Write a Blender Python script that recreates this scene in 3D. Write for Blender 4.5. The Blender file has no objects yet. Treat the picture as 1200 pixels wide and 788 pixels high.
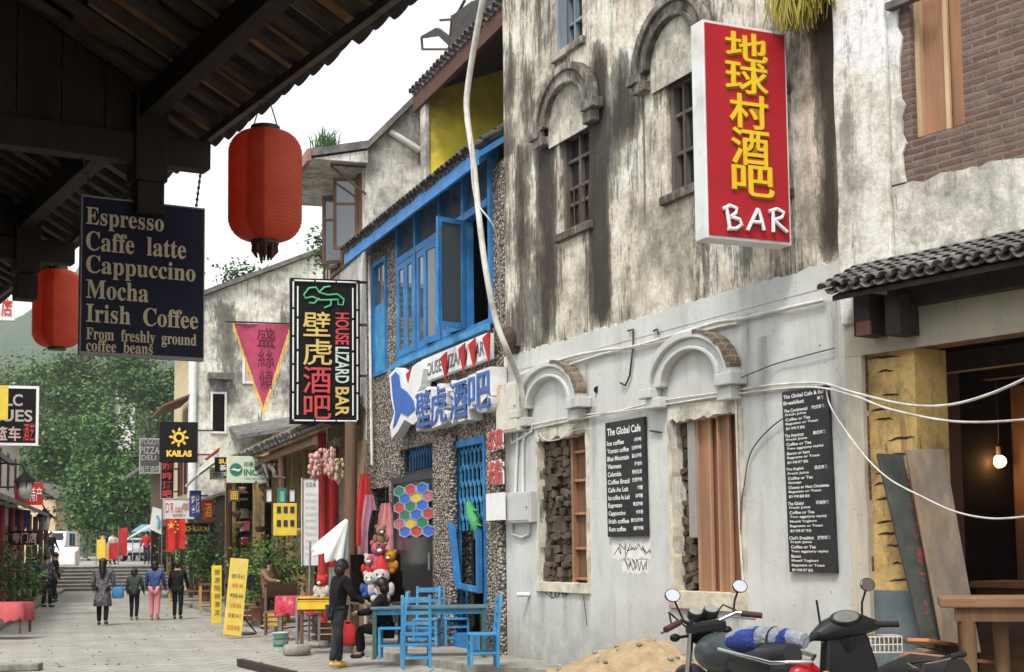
import bpy, bmesh, math, random
from mathutils import Vector, Matrix, noise
rnd = random.Random(7)
S = bpy.context.scene
COL = S.collection
# ------------------------------------------------------------------ camera, sky, sun, exposure
FPX, HOR, PITCH, ROLL, CAMZ = 1700.0, 640.0, math.radians(5.0), -0.011, 1.75
SHIFT = (HOR - 394 - FPX * math.tan(PITCH)) / 1200.0
cam = bpy.data.objects.new('camera', bpy.data.cameras.new('camera'))
COL.objects.link(cam)
CM = Matrix.Rotation(math.pi / 2 + PITCH, 4, 'X') @ Matrix.Rotation(ROLL, 4, 'Z')
CM.translation = (0, 0, CAMZ)
cam.matrix_world = CM
cam.data.sensor_width = 36
cam.data.lens = FPX / 1200 * 36
cam.data.shift_y = SHIFT
cam.data.clip_start = 0.05
cam.data.clip_end = 3000
USE_HAZE = True
S.camera = cam

SUN_EL, SUN_AZ = 58, 200          # degrees: height, compass direction the light comes from
W = bpy.data.worlds.new('World')
S.world = W
W.use_nodes = True
wn = W.node_tree
bg = wn.nodes['Background']
sky = wn.nodes.new('ShaderNodeTexSky')
sky.sky_type = 'NISHITA'
sky.sun_disc = False
sky.sun_elevation = math.radians(SUN_EL)
sky.sun_rotation = math.radians(SUN_AZ)
sky.air_density = 1.2
sky.dust_density = 2.0
sky.ozone_density = 0.6
hs = wn.nodes.new('ShaderNodeHueSaturation')
hs.inputs['Saturation'].default_value = 0.12      # an overcast, near white sky
wn.links.new(sky.outputs[0], hs.inputs['Color'])
wn.links.new(hs.outputs[0], bg.inputs['Color'])
bg.inputs['Strength'].default_value = 0.15
sl = bpy.data.lights.new('sun', 'SUN')
sl.energy = 1.5
sl.angle = math.radians(11)
sl.color = (1, .96, .9)
sun = bpy.data.objects.new('sun', sl)
COL.objects.link(sun)
az, el = math.radians(SUN_AZ), math.radians(SUN_EL)
sdir = Vector((math.sin(az) * math.cos(el), math.cos(az) * math.cos(el), math.sin(el)))
sun.rotation_euler = (-sdir).to_track_quat('-Z', 'Y').to_euler()
S.view_settings.view_transform = 'Standard'
S.view_settings.look = 'None'
S.view_settings.gamma = 1
S.view_settings.exposure = 1.0

# ------------------------------------------------------------------ picture to place
def ray(px, py):
    v = Vector(((px - 600) / FPX, (394 - py + SHIFT * 1200) / FPX, -1))
    return CM.to_3x3() @ v
def G(px, py, z=0.0):
    "point where the sight line meets level z"
    d = ray(px, py)
    return Vector((0, 0, CAMZ)) + d * ((z - CAMZ) / d.z)
def D(px, py, y):
    "point on the sight line at distance y in front of the camera"
    d = ray(px, py)
    return Vector((0, 0, CAMZ)) + d * (y / d.y)
class Plane:
    "an upright wall plane: X along it to the right, Y into it, Z up"
    def __init__(s, o, ang):
        s.o = Vector((o[0], o[1], 0))
        s.u = Vector((math.cos(ang), math.sin(ang), 0))
        s.n = Vector((s.u.y, -s.u.x, 0))
        s.M = Matrix(((s.u.x, -s.n.x, 0, s.o.x), (s.u.y, -s.n.y, 0, s.o.y), (0, 0, 1, 0), (0, 0, 0, 1)))
    def P(s, px, py, off=0):
        d = ray(px, py)
        c = Vector((0, 0, CAMZ))
        t = ((s.o + s.n * off) - c).dot(s.n) / d.dot(s.n)
        p = c + d * t
        return (p - s.o).dot(s.u), p.z
    def W(s, a, z, off=0):
        p = s.o + s.u * a + s.n * off
        return Vector((p.x, p.y, z))
def vp_ang(px):
    "angle of a horizontal line that runs away towards picture column px (X points back to us)"
    d = Vector(((px - 600) / FPX, 1))
    return math.atan2(-d.y, -d.x)

# ------------------------------------------------------------------ meshes
class MB:
    def __init__(s):
        s.v, s.f, s.sm, s.mi = [], [], [], []
        s.m = 0
    def add(s, vs, fs, smooth=False):
        b = len(s.v)
        s.v += [tuple(v) for v in vs]
        for f in fs:
            s.f.append([b + i for i in f]); s.sm.append(smooth); s.mi.append(s.m)
        return s
    def box(s, x0, x1, y0, y1, z0, z1, M=None):
        vs = [Vector((x, y, z)) for z in (z0, z1) for y in (y0, y1) for x in (x0, x1)]
        if M is not None: vs = [M @ v for v in vs]
        return s.add(vs, [(0, 2, 3, 1), (4, 5, 7, 6), (0, 1, 5, 4), (2, 6, 7, 3), (0, 4, 6, 2), (1, 3, 7, 5)])
    def bar(s, p, q, w, h=None, up=(0, 0, 1)):
        p, q = Vector(p), Vector(q); h = w if h is None else h
        d = q - p; L = d.length; d.normalize()
        a = d.cross(Vector(up))
        if a.length < 1e-4: a = d.cross(Vector((0, 1, 0)))
        a.normalize(); b = a.cross(d)
        vs = [p + d * t + a * (i * w / 2) + b * (j * h / 2) for t in (0, L) for j in (-1, 1) for i in (-1, 1)]
        return s.add(vs, [(0, 2, 3, 1), (4, 5, 7, 6), (0, 1, 5, 4), (2, 6, 7, 3), (0, 4, 6, 2), (1, 3, 7, 5)])
    def tube(s, pts, r, n=8, cap=True):
        pts = [Vector(p) for p in pts]
        rs = r if isinstance(r, (list, tuple)) else [r] * len(pts)
        b = len(s.v); vs = []; fs = []
        up = Vector((0, 0, 1))
        prev = None
        for i, p in enumerate(pts):
            d = (pts[min(i + 1, len(pts) - 1)] - pts[max(i - 1, 0)]).normalized()
            if prev is None:
                a = d.cross(up)
                if a.length < .05: a = d.cross(Vector((1, 0, 0)))
            else:
                a = prev - d * prev.dot(d)
            a.normalize(); prev = a; c = d.cross(a)
            for k in range(n):
                t = 2 * math.pi * k / n
                vs.append(p + (a * math.cos(t) + c * math.sin(t)) * rs[i])
        for i in range(len(pts) - 1):
            for k in range(n):
                fs.append((i * n + k, i * n + (k + 1) % n, (i + 1) * n + (k + 1) % n, (i + 1) * n + k))
        s.add(vs, fs, True)
        if cap:
            s.add(vs[:n], [tuple(range(n))]); s.add(vs[-n:], [tuple(reversed(range(n)))])
        return s
    def cyl(s, p, q, r, r2=None, n=12):
        return s.tube([p, q], [r, r if r2 is None else r2], n)
    def lathe(s, prof, n=20, M=None, cap=True):
        vs = []
        for r, z in prof:
            for k in range(n):
                t = 2 * math.pi * k / n
                v = Vector((r * math.cos(t), r * math.sin(t), z)); vs.append(M @ v if M is not None else v)
        fs = [(i * n + k, i * n + (k + 1) % n, (i + 1) * n + (k + 1) % n, (i + 1) * n + k) for i in range(len(prof) - 1) for k in range(n)]
        s.add(vs, fs, True)
        if cap: s.add(vs[:n], [tuple(reversed(range(n)))]); s.add(vs[-n:], [tuple(range(n))])
        return s
    def ball(s, c, r, n=10, M=None):
        c = Vector(c); rr = r if isinstance(r, (tuple, list)) else (r, r, r)
        prof = [(max(1e-4, math.sin(math.pi * i / n)), -math.cos(math.pi * i / n)) for i in range(n + 1)]
        T = Matrix.Translation(c) @ (M if M is not None else Matrix()) @ Matrix.Diagonal((*rr, 1))
        return s.lathe(prof, n + 4, T, False)
    def prism(s, poly, y0, y1, M=None):
        "outline in X-Z, given thickness along Y"
        n = len(poly)
        vs = [Vector((x, y0, z)) for x, z in poly] + [Vector((x, y1, z)) for x, z in poly]
        if M is not None: vs = [M @ v for v in vs]
        fs = [tuple(range(n)), tuple(reversed(range(n, 2 * n)))]
        fs += [(i, i + n, (i + 1) % n + n, (i + 1) % n) for i in range(n)]
        return s.add(vs, fs)
    def ring(s, a, b, y0, y1):
        "strip between two open X-Z polylines of equal length, thickness along Y"
        n = len(a)
        vs = [Vector((x, y, z)) for y in (y0, y1) for pl in (a, b) for x, z in pl]
        fs = []
        for i in range(n - 1):
            fs += [(i, i + 1, n + i + 1, n + i), (2 * n + i, 3 * n + i, 3 * n + i + 1, 2 * n + i + 1),
                   (i, 2 * n + i, 2 * n + i + 1, i + 1), (n + i, n + i + 1, 3 * n + i + 1, 3 * n + i)]
        fs += [(0, n, 3 * n, 2 * n), (n - 1, 3 * n - 1, 4 * n - 1, 2 * n - 1)]
        return s.add(vs, fs)
    def build(s, name, mats, parent=None, M=None, bevel=0):
        me = bpy.data.meshes.new(name)
        me.from_pydata(s.v, [], s.f)
        me.polygons.foreach_set('use_smooth', s.sm)
        mats = mats if isinstance(mats, (list, tuple)) else [mats]
        for m in mats: me.materials.append(m)
        if len(mats) > 1: me.polygons.foreach_set('material_index', s.mi)
        bm = bmesh.new(); bm.from_mesh(me)
        bmesh.ops.recalc_face_normals(bm, faces=bm.faces)
        bm.to_mesh(me); bm.free()
        me.update()
        o = bpy.data.objects.new(name, me); COL.objects.link(o)
        if parent is not None: o.parent = parent
        if M is not None: o.matrix_local = M
        if bevel:
            b = o.modifiers.new('bevel', 'BEVEL'); b.width = bevel; b.segments = 2; b.limit_method = 'ANGLE'
        return o
def tag(o, label, cat, group=None, kind=None):
    if label: o['label'] = label
    if cat: o['category'] = cat
    if group: o['group'] = group
    if kind: o['kind'] = kind
    return o
def thing(name, label, cat, M=None, group=None):
    o = bpy.data.objects.new(name, None); COL.objects.link(o)
    o.empty_display_size = .1
    if M is not None: o.matrix_world = M
    return tag(o, label, cat, group)
def T(p, rz=0, sc=1):
    return Matrix.Translation(Vector(p)) @ Matrix.Rotation(rz, 4, 'Z') @ Matrix.Scale(sc, 4)
def kids(o): return [c for c in bpy.data.objects if c.parent == o]
def copy_tree(o, M=None, label=None, parent=None):
    c = o.copy(); COL.objects.link(c)
    if parent is not None: c.parent = parent
    if M is not None: c.matrix_world = M
    if label: c['label'] = label
    for k in kids(o): copy_tree(k, parent=c)
    return c

# ------------------------------------------------------------------ writing
FONT_CACHE = {}
def text_data(body, bold=0.0, spacing=1.0, line=1.0, align='LEFT', extrude=0.0):
    key = (body, bold, spacing, line, align, extrude)
    if key in FONT_CACHE: return FONT_CACHE[key]
    c = bpy.data.curves.new('lettering', 'FONT')
    c.body = body; c.size = 1; c.offset = bold; c.space_character = spacing; c.space_line = line
    c.align_x = align; c.resolution_u = 4; c.extrude = extrude; c.fill_mode = 'BOTH' if extrude else 'FRONT'
    o = bpy.data.objects.new('lettering', c); COL.objects.link(o)
    me = bpy.data.meshes.new_from_object(o.evaluated_get(bpy.context.evaluated_depsgraph_get()))
    vs = [tuple(v.co) for v in me.vertices]; fs = [tuple(p.vertices) for p in me.polygons]
    bpy.data.objects.remove(o); bpy.data.curves.remove(c); bpy.data.meshes.remove(me)
    FONT_CACHE[key] = (vs, fs)
    return vs, fs
def put_text(mb, body, x0, x1, z0, z1, y=-.004, bold=0.0, depth=0.0, keep=False, spacing=1.0, line=1.0, align='LEFT'):
    "fit the words into a box on the X-Z plane of a wall (facing -Y)"
    vs, fs = text_data(body, bold, spacing, line, align, 1.0 if depth else 0.0)
    if not vs: return mb
    ax, bx = min(v[0] for v in vs), max(v[0] for v in vs)
    ay, by = min(v[1] for v in vs), max(v[1] for v in vs)
    sx = (x1 - x0) / max(bx - ax, 1e-6) if x1 is not None else None
    sz = (z1 - z0) / max(by - ay, 1e-6)
    if sx is None: sx = sz
    if keep:
        sc = min(sx, sz); cx, cz = (x0 + x1) / 2, (z0 + z1) / 2
        return mb.add([(cx + (v[0] - (ax + bx) / 2) * sc, y - v[2] * depth, cz + (v[1] - (ay + by) / 2) * sc) for v in vs], fs)
    return mb.add([(x0 + (v[0] - ax) * sx, y - v[2] * depth, z0 + (v[1] - ay) * sz) for v in vs], fs)

# ------------------------------------------------------------------ materials
MATS = {}
def nodes(name):
    m = bpy.data.materials.new(name); m.use_nodes = True
    nt = m.node_tree; b = nt.nodes['Principled BSDF']
    MATS[name] = m
    return m, nt, b
def nn(nt, typ, **kw):
    n = nt.nodes.new('ShaderNode' + typ)
    for k, v in kw.items():
        if k.startswith('i_'):
            key = k[2:].replace('_', ' ')
            n.inputs[int(key) if key.isdigit() else key].default_value = v
        else: setattr(n, k, v)
    return n
def L(nt, a, b): nt.links.new(a, b)
def coords(nt, scale=(1, 1, 1)):
    tc = nn(nt, 'TexCoord'); mp = nn(nt, 'Mapping'); mp.inputs['Scale'].default_value = scale
    L(nt, tc.outputs['Object'], mp.inputs['Vector'])
    return mp.outputs[0]
def noi(nt, vec, scale, detail=4, rough=.6):
    n = nn(nt, 'TexNoise', i_Scale=scale, i_Detail=detail, i_Roughness=rough)
    L(nt, vec, n.inputs['Vector']); return n.outputs['Fac']
def ramp(nt, fac, stops):
    r = nn(nt, 'ValToRGB'); e = r.color_ramp.elements
    while len(e) < len(stops): e.new(.5)
    for i, (p, c) in enumerate(stops):
        e[i].position = p; e[i].color = (*c, 1) if not isinstance(c, (int, float)) else (c, c, c, 1)
    L(nt, fac, r.inputs[0]); return r.outputs[0]
def mixc(nt, fac, a, b, mode='MIX'):
    m = nn(nt, 'Mix', data_type='RGBA', blend_type=mode)
    for v, i in ((fac, 0), (a, 6), (b, 7)):
        if hasattr(v, 'is_linked'): L(nt, v, m.inputs[i])
        elif i == 0: m.inputs[i].default_value = v
        else: m.inputs[i].default_value = (*v, 1)
    return m.outputs[2]
def mth(nt, op, a, b=None, c=None, clamp=False):
    m = nn(nt, 'Math', operation=op, use_clamp=clamp)
    for i, v in enumerate((a, b, c)):
        if v is None: continue
        if hasattr(v, 'is_linked'): L(nt, v, m.inputs[i])
        else: m.inputs[i].default_value = v
    return m.outputs[0]
def bump(nt, b, h, strength=.4, dist=.02):
    n = nn(nt, 'Bump', i_Strength=strength, i_Distance=dist)
    L(nt, h, n.inputs['Height']); L(nt, n.outputs[0], b.inputs['Normal'])
def plain(name, col, rough=.7, var=.2, scale=6, bmp=.15, metal=0, dirt=None, spec=.35, stretch=(1, 1, 1), bdist=.01):
    "one colour with uneven tone, grime and a slightly rough surface"
    if name in MATS: return MATS[name]
    m, nt, b = nodes(name)
    v = coords(nt, stretch)
    a = noi(nt, v, scale, 6)
    lo = tuple(c * (1 - var) for c in col); hi = tuple(min(1, c * (1 + var)) for c in col)
    c = ramp(nt, a, [(.3, lo), (.7, hi)])
    if dirt:
        d = noi(nt, v, scale * .35, 8, .7)
        c = mixc(nt, ramp(nt, d, [(.5, 0.0), (.68, 1.0)]), c, dirt)
    L(nt, c, b.inputs['Base Color'])
    b.inputs['Roughness'].default_value = rough
    b.inputs['Metallic'].default_value = metal
    b.inputs['Specular IOR Level'].default_value = spec
    if bmp: bump(nt, b, noi(nt, v, scale * 5, 5), bmp, bdist)
    return m
def wood(name, col, rough=.75, axis='Z', var=.35, scale=8, worn=None):
    st = {'X': (.12, 1, 1), 'Y': (1, .12, 1), 'Z': (1, 1, .12)}[axis]
    return plain(name, col, rough, var, scale, .3, dirt=worn, stretch=st)

def painted(name, col, fade, under=(.16, .13, .1), scale=5):
    "old gloss paint on wood: faded in patches, chipped to grey wood, grimy in the grain"
    if name in MATS: return MATS[name]
    m, nt, b = nodes(name); v = coords(nt)
    c = ramp(nt, noi(nt, v, scale * .5, 7, .7), [(.36, tuple(x * .75 for x in col)), (.52, col), (.68, fade)])
    c = mixc(nt, ramp(nt, noi(nt, v, scale * 5, 6, .75), [(.5, 0.0), (.72, .45)]), c, tuple(x * .45 for x in col))
    ch = ramp(nt, mth(nt, 'ADD', mth(nt, 'MULTIPLY', noi(nt, v, scale * 4, 8, .8), .6), mth(nt, 'MULTIPLY', noi(nt, v, scale * .8, 4), .5)), [(.62, 0.0), (.645, 1.0)])
    c = mixc(nt, ch, c, under)
    L(nt, c, b.inputs['Base Color']); b.inputs['Roughness'].default_value = .6; b.inputs['Specular IOR Level'].default_value = .3
    bump(nt, b, mth(nt, 'SUBTRACT', noi(nt, v, scale * 6, 6), mth(nt, 'MULTIPLY', ch, .4)), .35, .008)
    return m
# ------------------------------------------------------------------ planes of the street
pg = Plane(G(597, 778), vp_ang(-190))                 # the weathered grey house
SG = pg.P(1000, 560)[0]                               # its right end
pr = Plane(pg.W(SG, 0), vp_ang(-600))                 # the shop house on the right
pb = Plane(pg.W(0, 0), vp_ang(-40))                   # the blue bar (runs to negative X)
SB = pb.P(430, 560)[0]
pf = Plane(pb.W(SB, 0), vp_ang(24))                   # the shops beyond
def rect(pl, x0, y0, x1, y1, off=0):
    mx, my = (x0 + x1) / 2, (y0 + y1) / 2
    return pl.P(x0, my, off)[0], pl.P(x1, my, off)[0], pl.P(mx, y1, off)[1], pl.P(mx, y0, off)[1]
def wall_cells(mb, s0, s1, z0, z1, holes, y0, y1):
    "a wall slab with rectangular openings through it"
    xs = sorted({s0, s1, *[h[0] for h in holes], *[h[1] for h in holes]})
    zs = sorted({z0, z1, *[h[2] for h in holes], *[h[3] for h in holes]})
    xs = [x for x in xs if s0 <= x <= s1]; zs = [z for z in zs if z0 <= z <= z1]
    def solid(i, j):
        if not (0 <= i < len(xs) - 1 and 0 <= j < len(zs) - 1): return False
        cx, cz = (xs[i] + xs[i + 1]) / 2, (zs[j] + zs[j + 1]) / 2
        return not any(h[0] < cx < h[1] and h[2] < cz < h[3] for h in holes)
    for i in range(len(xs) - 1):
        for j in range(len(zs) - 1):
            if not solid(i, j): continue
            a, b, c, d = xs[i], xs[i + 1], zs[j], zs[j + 1]
            mb.add([(a, y0, c), (b, y0, c), (b, y0, d), (a, y0, d)], [(0, 1, 2, 3)])
            mb.add([(a, y1, c), (b, y1, c), (b, y1, d), (a, y1, d)], [(3, 2, 1, 0)])
            if not solid(i - 1, j): mb.add([(a, y0, c), (a, y0, d), (a, y1, d), (a, y1, c)], [(0, 1, 2, 3)])
            if not solid(i + 1, j): mb.add([(b, y0, c), (b, y1, c), (b, y1, d), (b, y0, d)], [(0, 1, 2, 3)])
            if not solid(i, j - 1): mb.add([(a, y0, c), (a, y1, c), (b, y1, c), (b, y0, c)], [(0, 1, 2, 3)])
            if not solid(i, j + 1): mb.add([(a, y0, d), (b, y0, d), (b, y1, d), (a, y1, d)], [(0, 1, 2, 3)])
    return mb
def rag(pts, step=.12, amp=.04, seed=1, closed=False):
    "a broken-plaster line through the points"
    r = random.Random(seed); out = []
    for (a, b), (c, d) in zip(pts, pts[1:]):
        k = max(1, int(math.hypot(c - a, d - b) / step))
        for i in range(k):
            t = i / k
            out.append((a + (c - a) * t + (r.uniform(-amp, amp) if i else 0), b + (d - b) * t + (r.uniform(-amp, amp) if i else 0)))
    return out + [pts[-1]]

# ------------------------------------------------------------------ wall materials
def m_weathered(name, bands, base=(.57, .515, .42), dark=(.04, .034, .027), seed=0.0, zmax=8.2, amt=.5):
    if name in MATS: return MATS[name]
    m, nt, b = nodes(name)
    tc = nn(nt, 'TexCoord'); sp = nn(nt, 'SeparateXYZ'); L(nt, tc.outputs['Object'], sp.inputs[0])
    mp = nn(nt, 'Mapping'); mp.inputs['Location'].default_value = (seed, seed, seed); L(nt, tc.outputs['Object'], mp.inputs['Vector'])
    st = nn(nt, 'Mapping'); st.inputs['Scale'].default_value = (1, 1, .22); L(nt, mp.outputs[0], st.inputs['Vector'])
    v, vs = mp.outputs[0], st.outputs[0]
    dr = nn(nt, 'Mapping'); dr.inputs['Scale'].default_value = (3, 3, .1); L(nt, mp.outputs[0], dr.inputs['Vector'])
    wa_ = nn(nt, 'TexNoise', i_Scale=2.5, i_Detail=6.0); L(nt, v, wa_.inputs['Vector']); wv_ = nn(nt, 'VectorMath', operation='ADD'); L(nt, v, wv_.inputs[0]); L(nt, wa_.outputs['Color'], wv_.inputs[1]); wv = wv_.outputs[0]
    patch = noi(nt, v, 1.1, 9, .66)
    big = mth(nt, 'ADD', mth(nt, 'MULTIPLY', noi(nt, v, .7, 3), .55), mth(nt, 'MULTIPLY', noi(nt, v, 3.1, 12, .78), .5))
    c = ramp(nt, big, [(.42, tuple(x * .4 for x in base)), (.5, tuple(x * .85 for x in base)), (.54, tuple(x * 1.15 for x in base)), (.62, tuple(min(.76, x * 1.6) for x in base))])
    streak = noi(nt, st.outputs[0], 5, 8, .7)
    c = mixc(nt, ramp(nt, streak, [(.52, 0.0), (.64, .6)]), c, tuple(x * .36 for x in base))
    c = mixc(nt, ramp(nt, noi(nt, v, 14, 6, .75), [(.46, 0.0), (.75, .55)]), c, (.28, .25, .2))
    stain = mth(nt, 'MULTIPLY', noi(nt, vs, 2.2, 9, .68), .75)
    stain = mth(nt, 'ADD', stain, mth(nt, 'MULTIPLY', patch, .42))
    zz = sp.outputs['Z']
    for (cx, w, z0, z1, k) in bands:
        wob = mth(nt, 'MULTIPLY_ADD', noi(nt, vs, 1.6, 4), .5, -.25)
        dx = mth(nt, 'ABSOLUTE', mth(nt, 'SUBTRACT', mth(nt, 'ADD', sp.outputs['X'], wob), cx))
        f = mth(nt, 'SUBTRACT', 1.0, mth(nt, 'DIVIDE', dx, w), clamp=True)
        top = mth(nt, 'SUBTRACT', 1.0, mth(nt, 'DIVIDE', mth(nt, 'SUBTRACT', zz, z1), .6), clamp=True)
        bot = mth(nt, 'DIVIDE', mth(nt, 'SUBTRACT', zz, z0), .3, clamp=True)
        f = mth(nt, 'MULTIPLY', mth(nt, 'MULTIPLY', f, top), mth(nt, 'MULTIPLY', bot, k))
        stain = mth(nt, 'ADD', stain, f)
    rough_ = mth(nt, 'MULTIPLY_ADD', noi(nt, st.outputs[0], 13, 10, .8), .5, -.25)
    stain = mth(nt, 'ADD', stain, rough_)
    c = mixc(nt, ramp(nt, stain, [(amt + .12, 0.0), (amt + .19, .7), (amt + .36, .97)]), c, dark)
    drip = noi(nt, dr.outputs[0], 3.4, 5, .6)
    c = mixc(nt, mth(nt, 'MULTIPLY', ramp(nt, drip, [(.6, 0.0), (.66, .75)]), ramp(nt, patch, [(.45, 0.0), (.55, 1.0)])), c, dark)
    cr = nn(nt, 'TexVoronoi', feature='DISTANCE_TO_EDGE', i_Scale=.45); L(nt, wv, cr.inputs['Vector'])
    c = mixc(nt, ramp(nt, cr.outputs['Distance'], [(.0, .5), (.004, 0.0)]), c, dark)
    pit = ramp(nt, noi(nt, vs, 9, 8, .75), [(.6, 0.0), (.68, 1.0)])
    c = mixc(nt, pit, c, (.12, .1, .08))
    L(nt, c, b.inputs['Base Color']); b.inputs['Roughness'].default_value = .93
    b.inputs['Specular IOR Level'].default_value = .2
    bump(nt, b, mth(nt, 'ADD', noi(nt, v, 7, 10, .72), mth(nt, 'MULTIPLY', patch, 1.5)), .55, .03)
    return m
def m_render(name, base=(.56, .57, .545), low=1.1, amt=.0, drips=()):
    "grey painted render, dirty towards the pavement and streaked"
    if name in MATS: return MATS[name]
    m, nt, b = nodes(name)
    tc = nn(nt, 'TexCoord'); sp = nn(nt, 'SeparateXYZ'); L(nt, tc.outputs['Object'], sp.inputs[0])
    v = tc.outputs['Object']
    st = nn(nt, 'Mapping'); st.inputs['Scale'].default_value = (1, 1, .15); L(nt, v, st.inputs['Vector'])
    c = ramp(nt, noi(nt, v, 1.3, 7, .65), [(.3, tuple(x * .84 for x in base)), (.65, tuple(x * 1.08 for x in base))])
    c = mixc(nt, ramp(nt, noi(nt, st.outputs[0], 4, 8, .7), [(.52 - amt, 0.0), (.75 - amt, .5)]), c, (.27, .26, .23))
    sp_ = ramp(nt, noi(nt, v, 24, 3, .6), [(.67, 0.0), (.72, .8)])
    c = mixc(nt, sp_, c, (.16, .14, .12))
    g = mth(nt, 'SUBTRACT', 1.0, mth(nt, 'DIVIDE', sp.outputs['Z'], low), clamp=True)
    g = mth(nt, 'MULTIPLY', g, mth(nt, 'MULTIPLY_ADD', noi(nt, v, 3, 8, .7), 1.7, -.25), clamp=True)
    c = mixc(nt, g, c, (.2, .19, .165))
    for (cx, w, z0, z1) in drips:                      # rain streaks below the sills and pipes
        wob = mth(nt, 'MULTIPLY_ADD', noi(nt, st.outputs[0], 3, 4), .16, -.08)
        f = mth(nt, 'SUBTRACT', 1.0, mth(nt, 'DIVIDE', mth(nt, 'ABSOLUTE', mth(nt, 'SUBTRACT', mth(nt, 'ADD', sp.outputs['X'], wob), cx)), w), clamp=True)
        f = mth(nt, 'MULTIPLY', f, mth(nt, 'MULTIPLY', mth(nt, 'LESS_THAN', sp.outputs['Z'], z1), mth(nt, 'DIVIDE', mth(nt, 'SUBTRACT', sp.outputs['Z'], z0), z1 - z0, clamp=True)))
        f = mth(nt, 'MULTIPLY', f, mth(nt, 'MULTIPLY_ADD', noi(nt, st.outputs[0], 16, 6, .7), 1.6, -.3, clamp=True))
        c = mixc(nt, f, c, (.14, .125, .1))
    L(nt, c, b.inputs['Base Color']); b.inputs['Roughness'].default_value = .9
    b.inputs['Specular IOR Level'].default_value = .25
    bump(nt, b, noi(nt, v, 9, 10, .7), .3, .02)
    return m
def m_brick(name, c1, c2, mortar, size=(.25, .075), joint=.012, rough=.92):
    if name in MATS: return MATS[name]
    m, nt, b = nodes(name)
    tc = nn(nt, 'TexCoord'); sp = nn(nt, 'SeparateXYZ'); L(nt, tc.outputs['Object'], sp.inputs[0])
    cb = nn(nt, 'CombineXYZ'); wob = mth(nt, 'MULTIPLY_ADD', noi(nt, tc.outputs['Object'], 4, 3), .03, -.015)
    L(nt, mth(nt, 'ADD', mth(nt, 'ADD', sp.outputs['X'], sp.outputs['Y']), wob), cb.inputs[0]); L(nt, mth(nt, 'ADD', sp.outputs['Z'], wob), cb.inputs[1])
    br = nn(nt, 'TexBrick', i_Scale=1.0); L(nt, cb.outputs[0], br.inputs['Vector'])
    br.inputs['Brick Width'].default_value = size[0]; br.inputs['Row Height'].default_value = size[1]
    br.inputs['Mortar Size'].default_value = joint; br.inputs['Mortar Smooth'].default_value = .3
    br.inputs['Color1'].default_value = (*c1, 1); br.inputs['Color2'].default_value = (*c2, 1); br.inputs['Mortar'].default_value = (*mortar, 1)
    c = mixc(nt, ramp(nt, noi(nt, tc.outputs['Object'], 5, 9, .75), [(.4, 0.0), (.72, .7)]), br.outputs[0], tuple(x * .45 for x in c1))
    c = mixc(nt, ramp(nt, noi(nt, tc.outputs['Object'], 11, 6, .7), [(.58, 0.0), (.75, .6)]), c, mortar)
    L(nt, c, b.inputs['Base Color']); b.inputs['Roughness'].default_value = rough; b.inputs['Specular IOR Level'].default_value = .2
    h = mth(nt, 'SUBTRACT', mth(nt, 'MULTIPLY', noi(nt, tc.outputs['Object'], 20, 6), .6), br.outputs['Fac'])
    bump(nt, b, h, .8, .02)
    return m
def m_pebble(name, c1=(.5, .44, .36), c2=(.2, .175, .15), gap=(.05, .045, .04), scale=9, flat=.9):
    if name in MATS: return MATS[name]
    m, nt, b = nodes(name)
    v = coords(nt, (1, 1, 1.35))
    vo = nn(nt, 'TexVoronoi', i_Scale=scale, i_Randomness=.85); L(nt, v, vo.inputs['Vector'])
    rv = nn(nt, 'SeparateColor'); L(nt, vo.outputs['Color'], rv.inputs[0])
    c = ramp(nt, rv.outputs[0], [(.15, c2), (.5, tuple((x + y) / 2 for x, y in zip(c1, c2))), (.9, c1)])
    c = mixc(nt, ramp(nt, vo.outputs['Distance'], [(.42, 0.0), (.62, 1.0)]), c, gap)
    c = mixc(nt, ramp(nt, noi(nt, v, 3, 6), [(.45, 0.0), (.8, .5)]), c, (.12, .1, .09))
    L(nt, c, b.inputs['Base Color']); b.inputs['Roughness'].default_value = .8
    bump(nt, b, mth(nt, 'SUBTRACT', 1.0, vo.outputs['Distance']), flat, .05)
    return m
def m_paving(name):
    m, nt, b = nodes(name)
    tc = nn(nt, 'TexCoord'); mp = nn(nt, 'Mapping'); mp.inputs['Rotation'].default_value = (0, 0, math.radians(19))
    L(nt, tc.outputs['Object'], mp.inputs['Vector'])
    br = nn(nt, 'TexBrick', i_Scale=1.0); L(nt, mp.outputs[0], br.inputs['Vector'])
    br.inputs['Brick Width'].default_value = .62; br.inputs['Row Height'].default_value = .42
    br.inputs['Mortar Size'].default_value = .022
    for k, c in (('Color1', (.36, .345, .3)), ('Color2', (.3, .285, .247)), ('Mortar', (.15, .14, .12))): br.inputs[k].default_value = (*c, 1)
    v = tc.outputs['Object']
    c = mixc(nt, ramp(nt, noi(nt, v, .55, 9, .72), [(.4, 0.0), (.66, .75)]), br.outputs[0], (.19, .18, .155))
    c = mixc(nt, ramp(nt, noi(nt, v, 7, 8, .75), [(.5, 0.0), (.8, .6)]), c, (.42, .4, .35))
    c = mixc(nt, ramp(nt, noi(nt, v, 2.4, 4, .6), [(.66, 0.0), (.7, .6)]), c, (.13, .12, .1))
    L(nt, c, b.inputs['Base Color']); b.inputs['Roughness'].default_value = .82
    bump(nt, b, mth(nt, 'SUBTRACT', noi(nt, v, 16, 6), br.outputs['Fac']), .35, .02)
    return m

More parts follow.
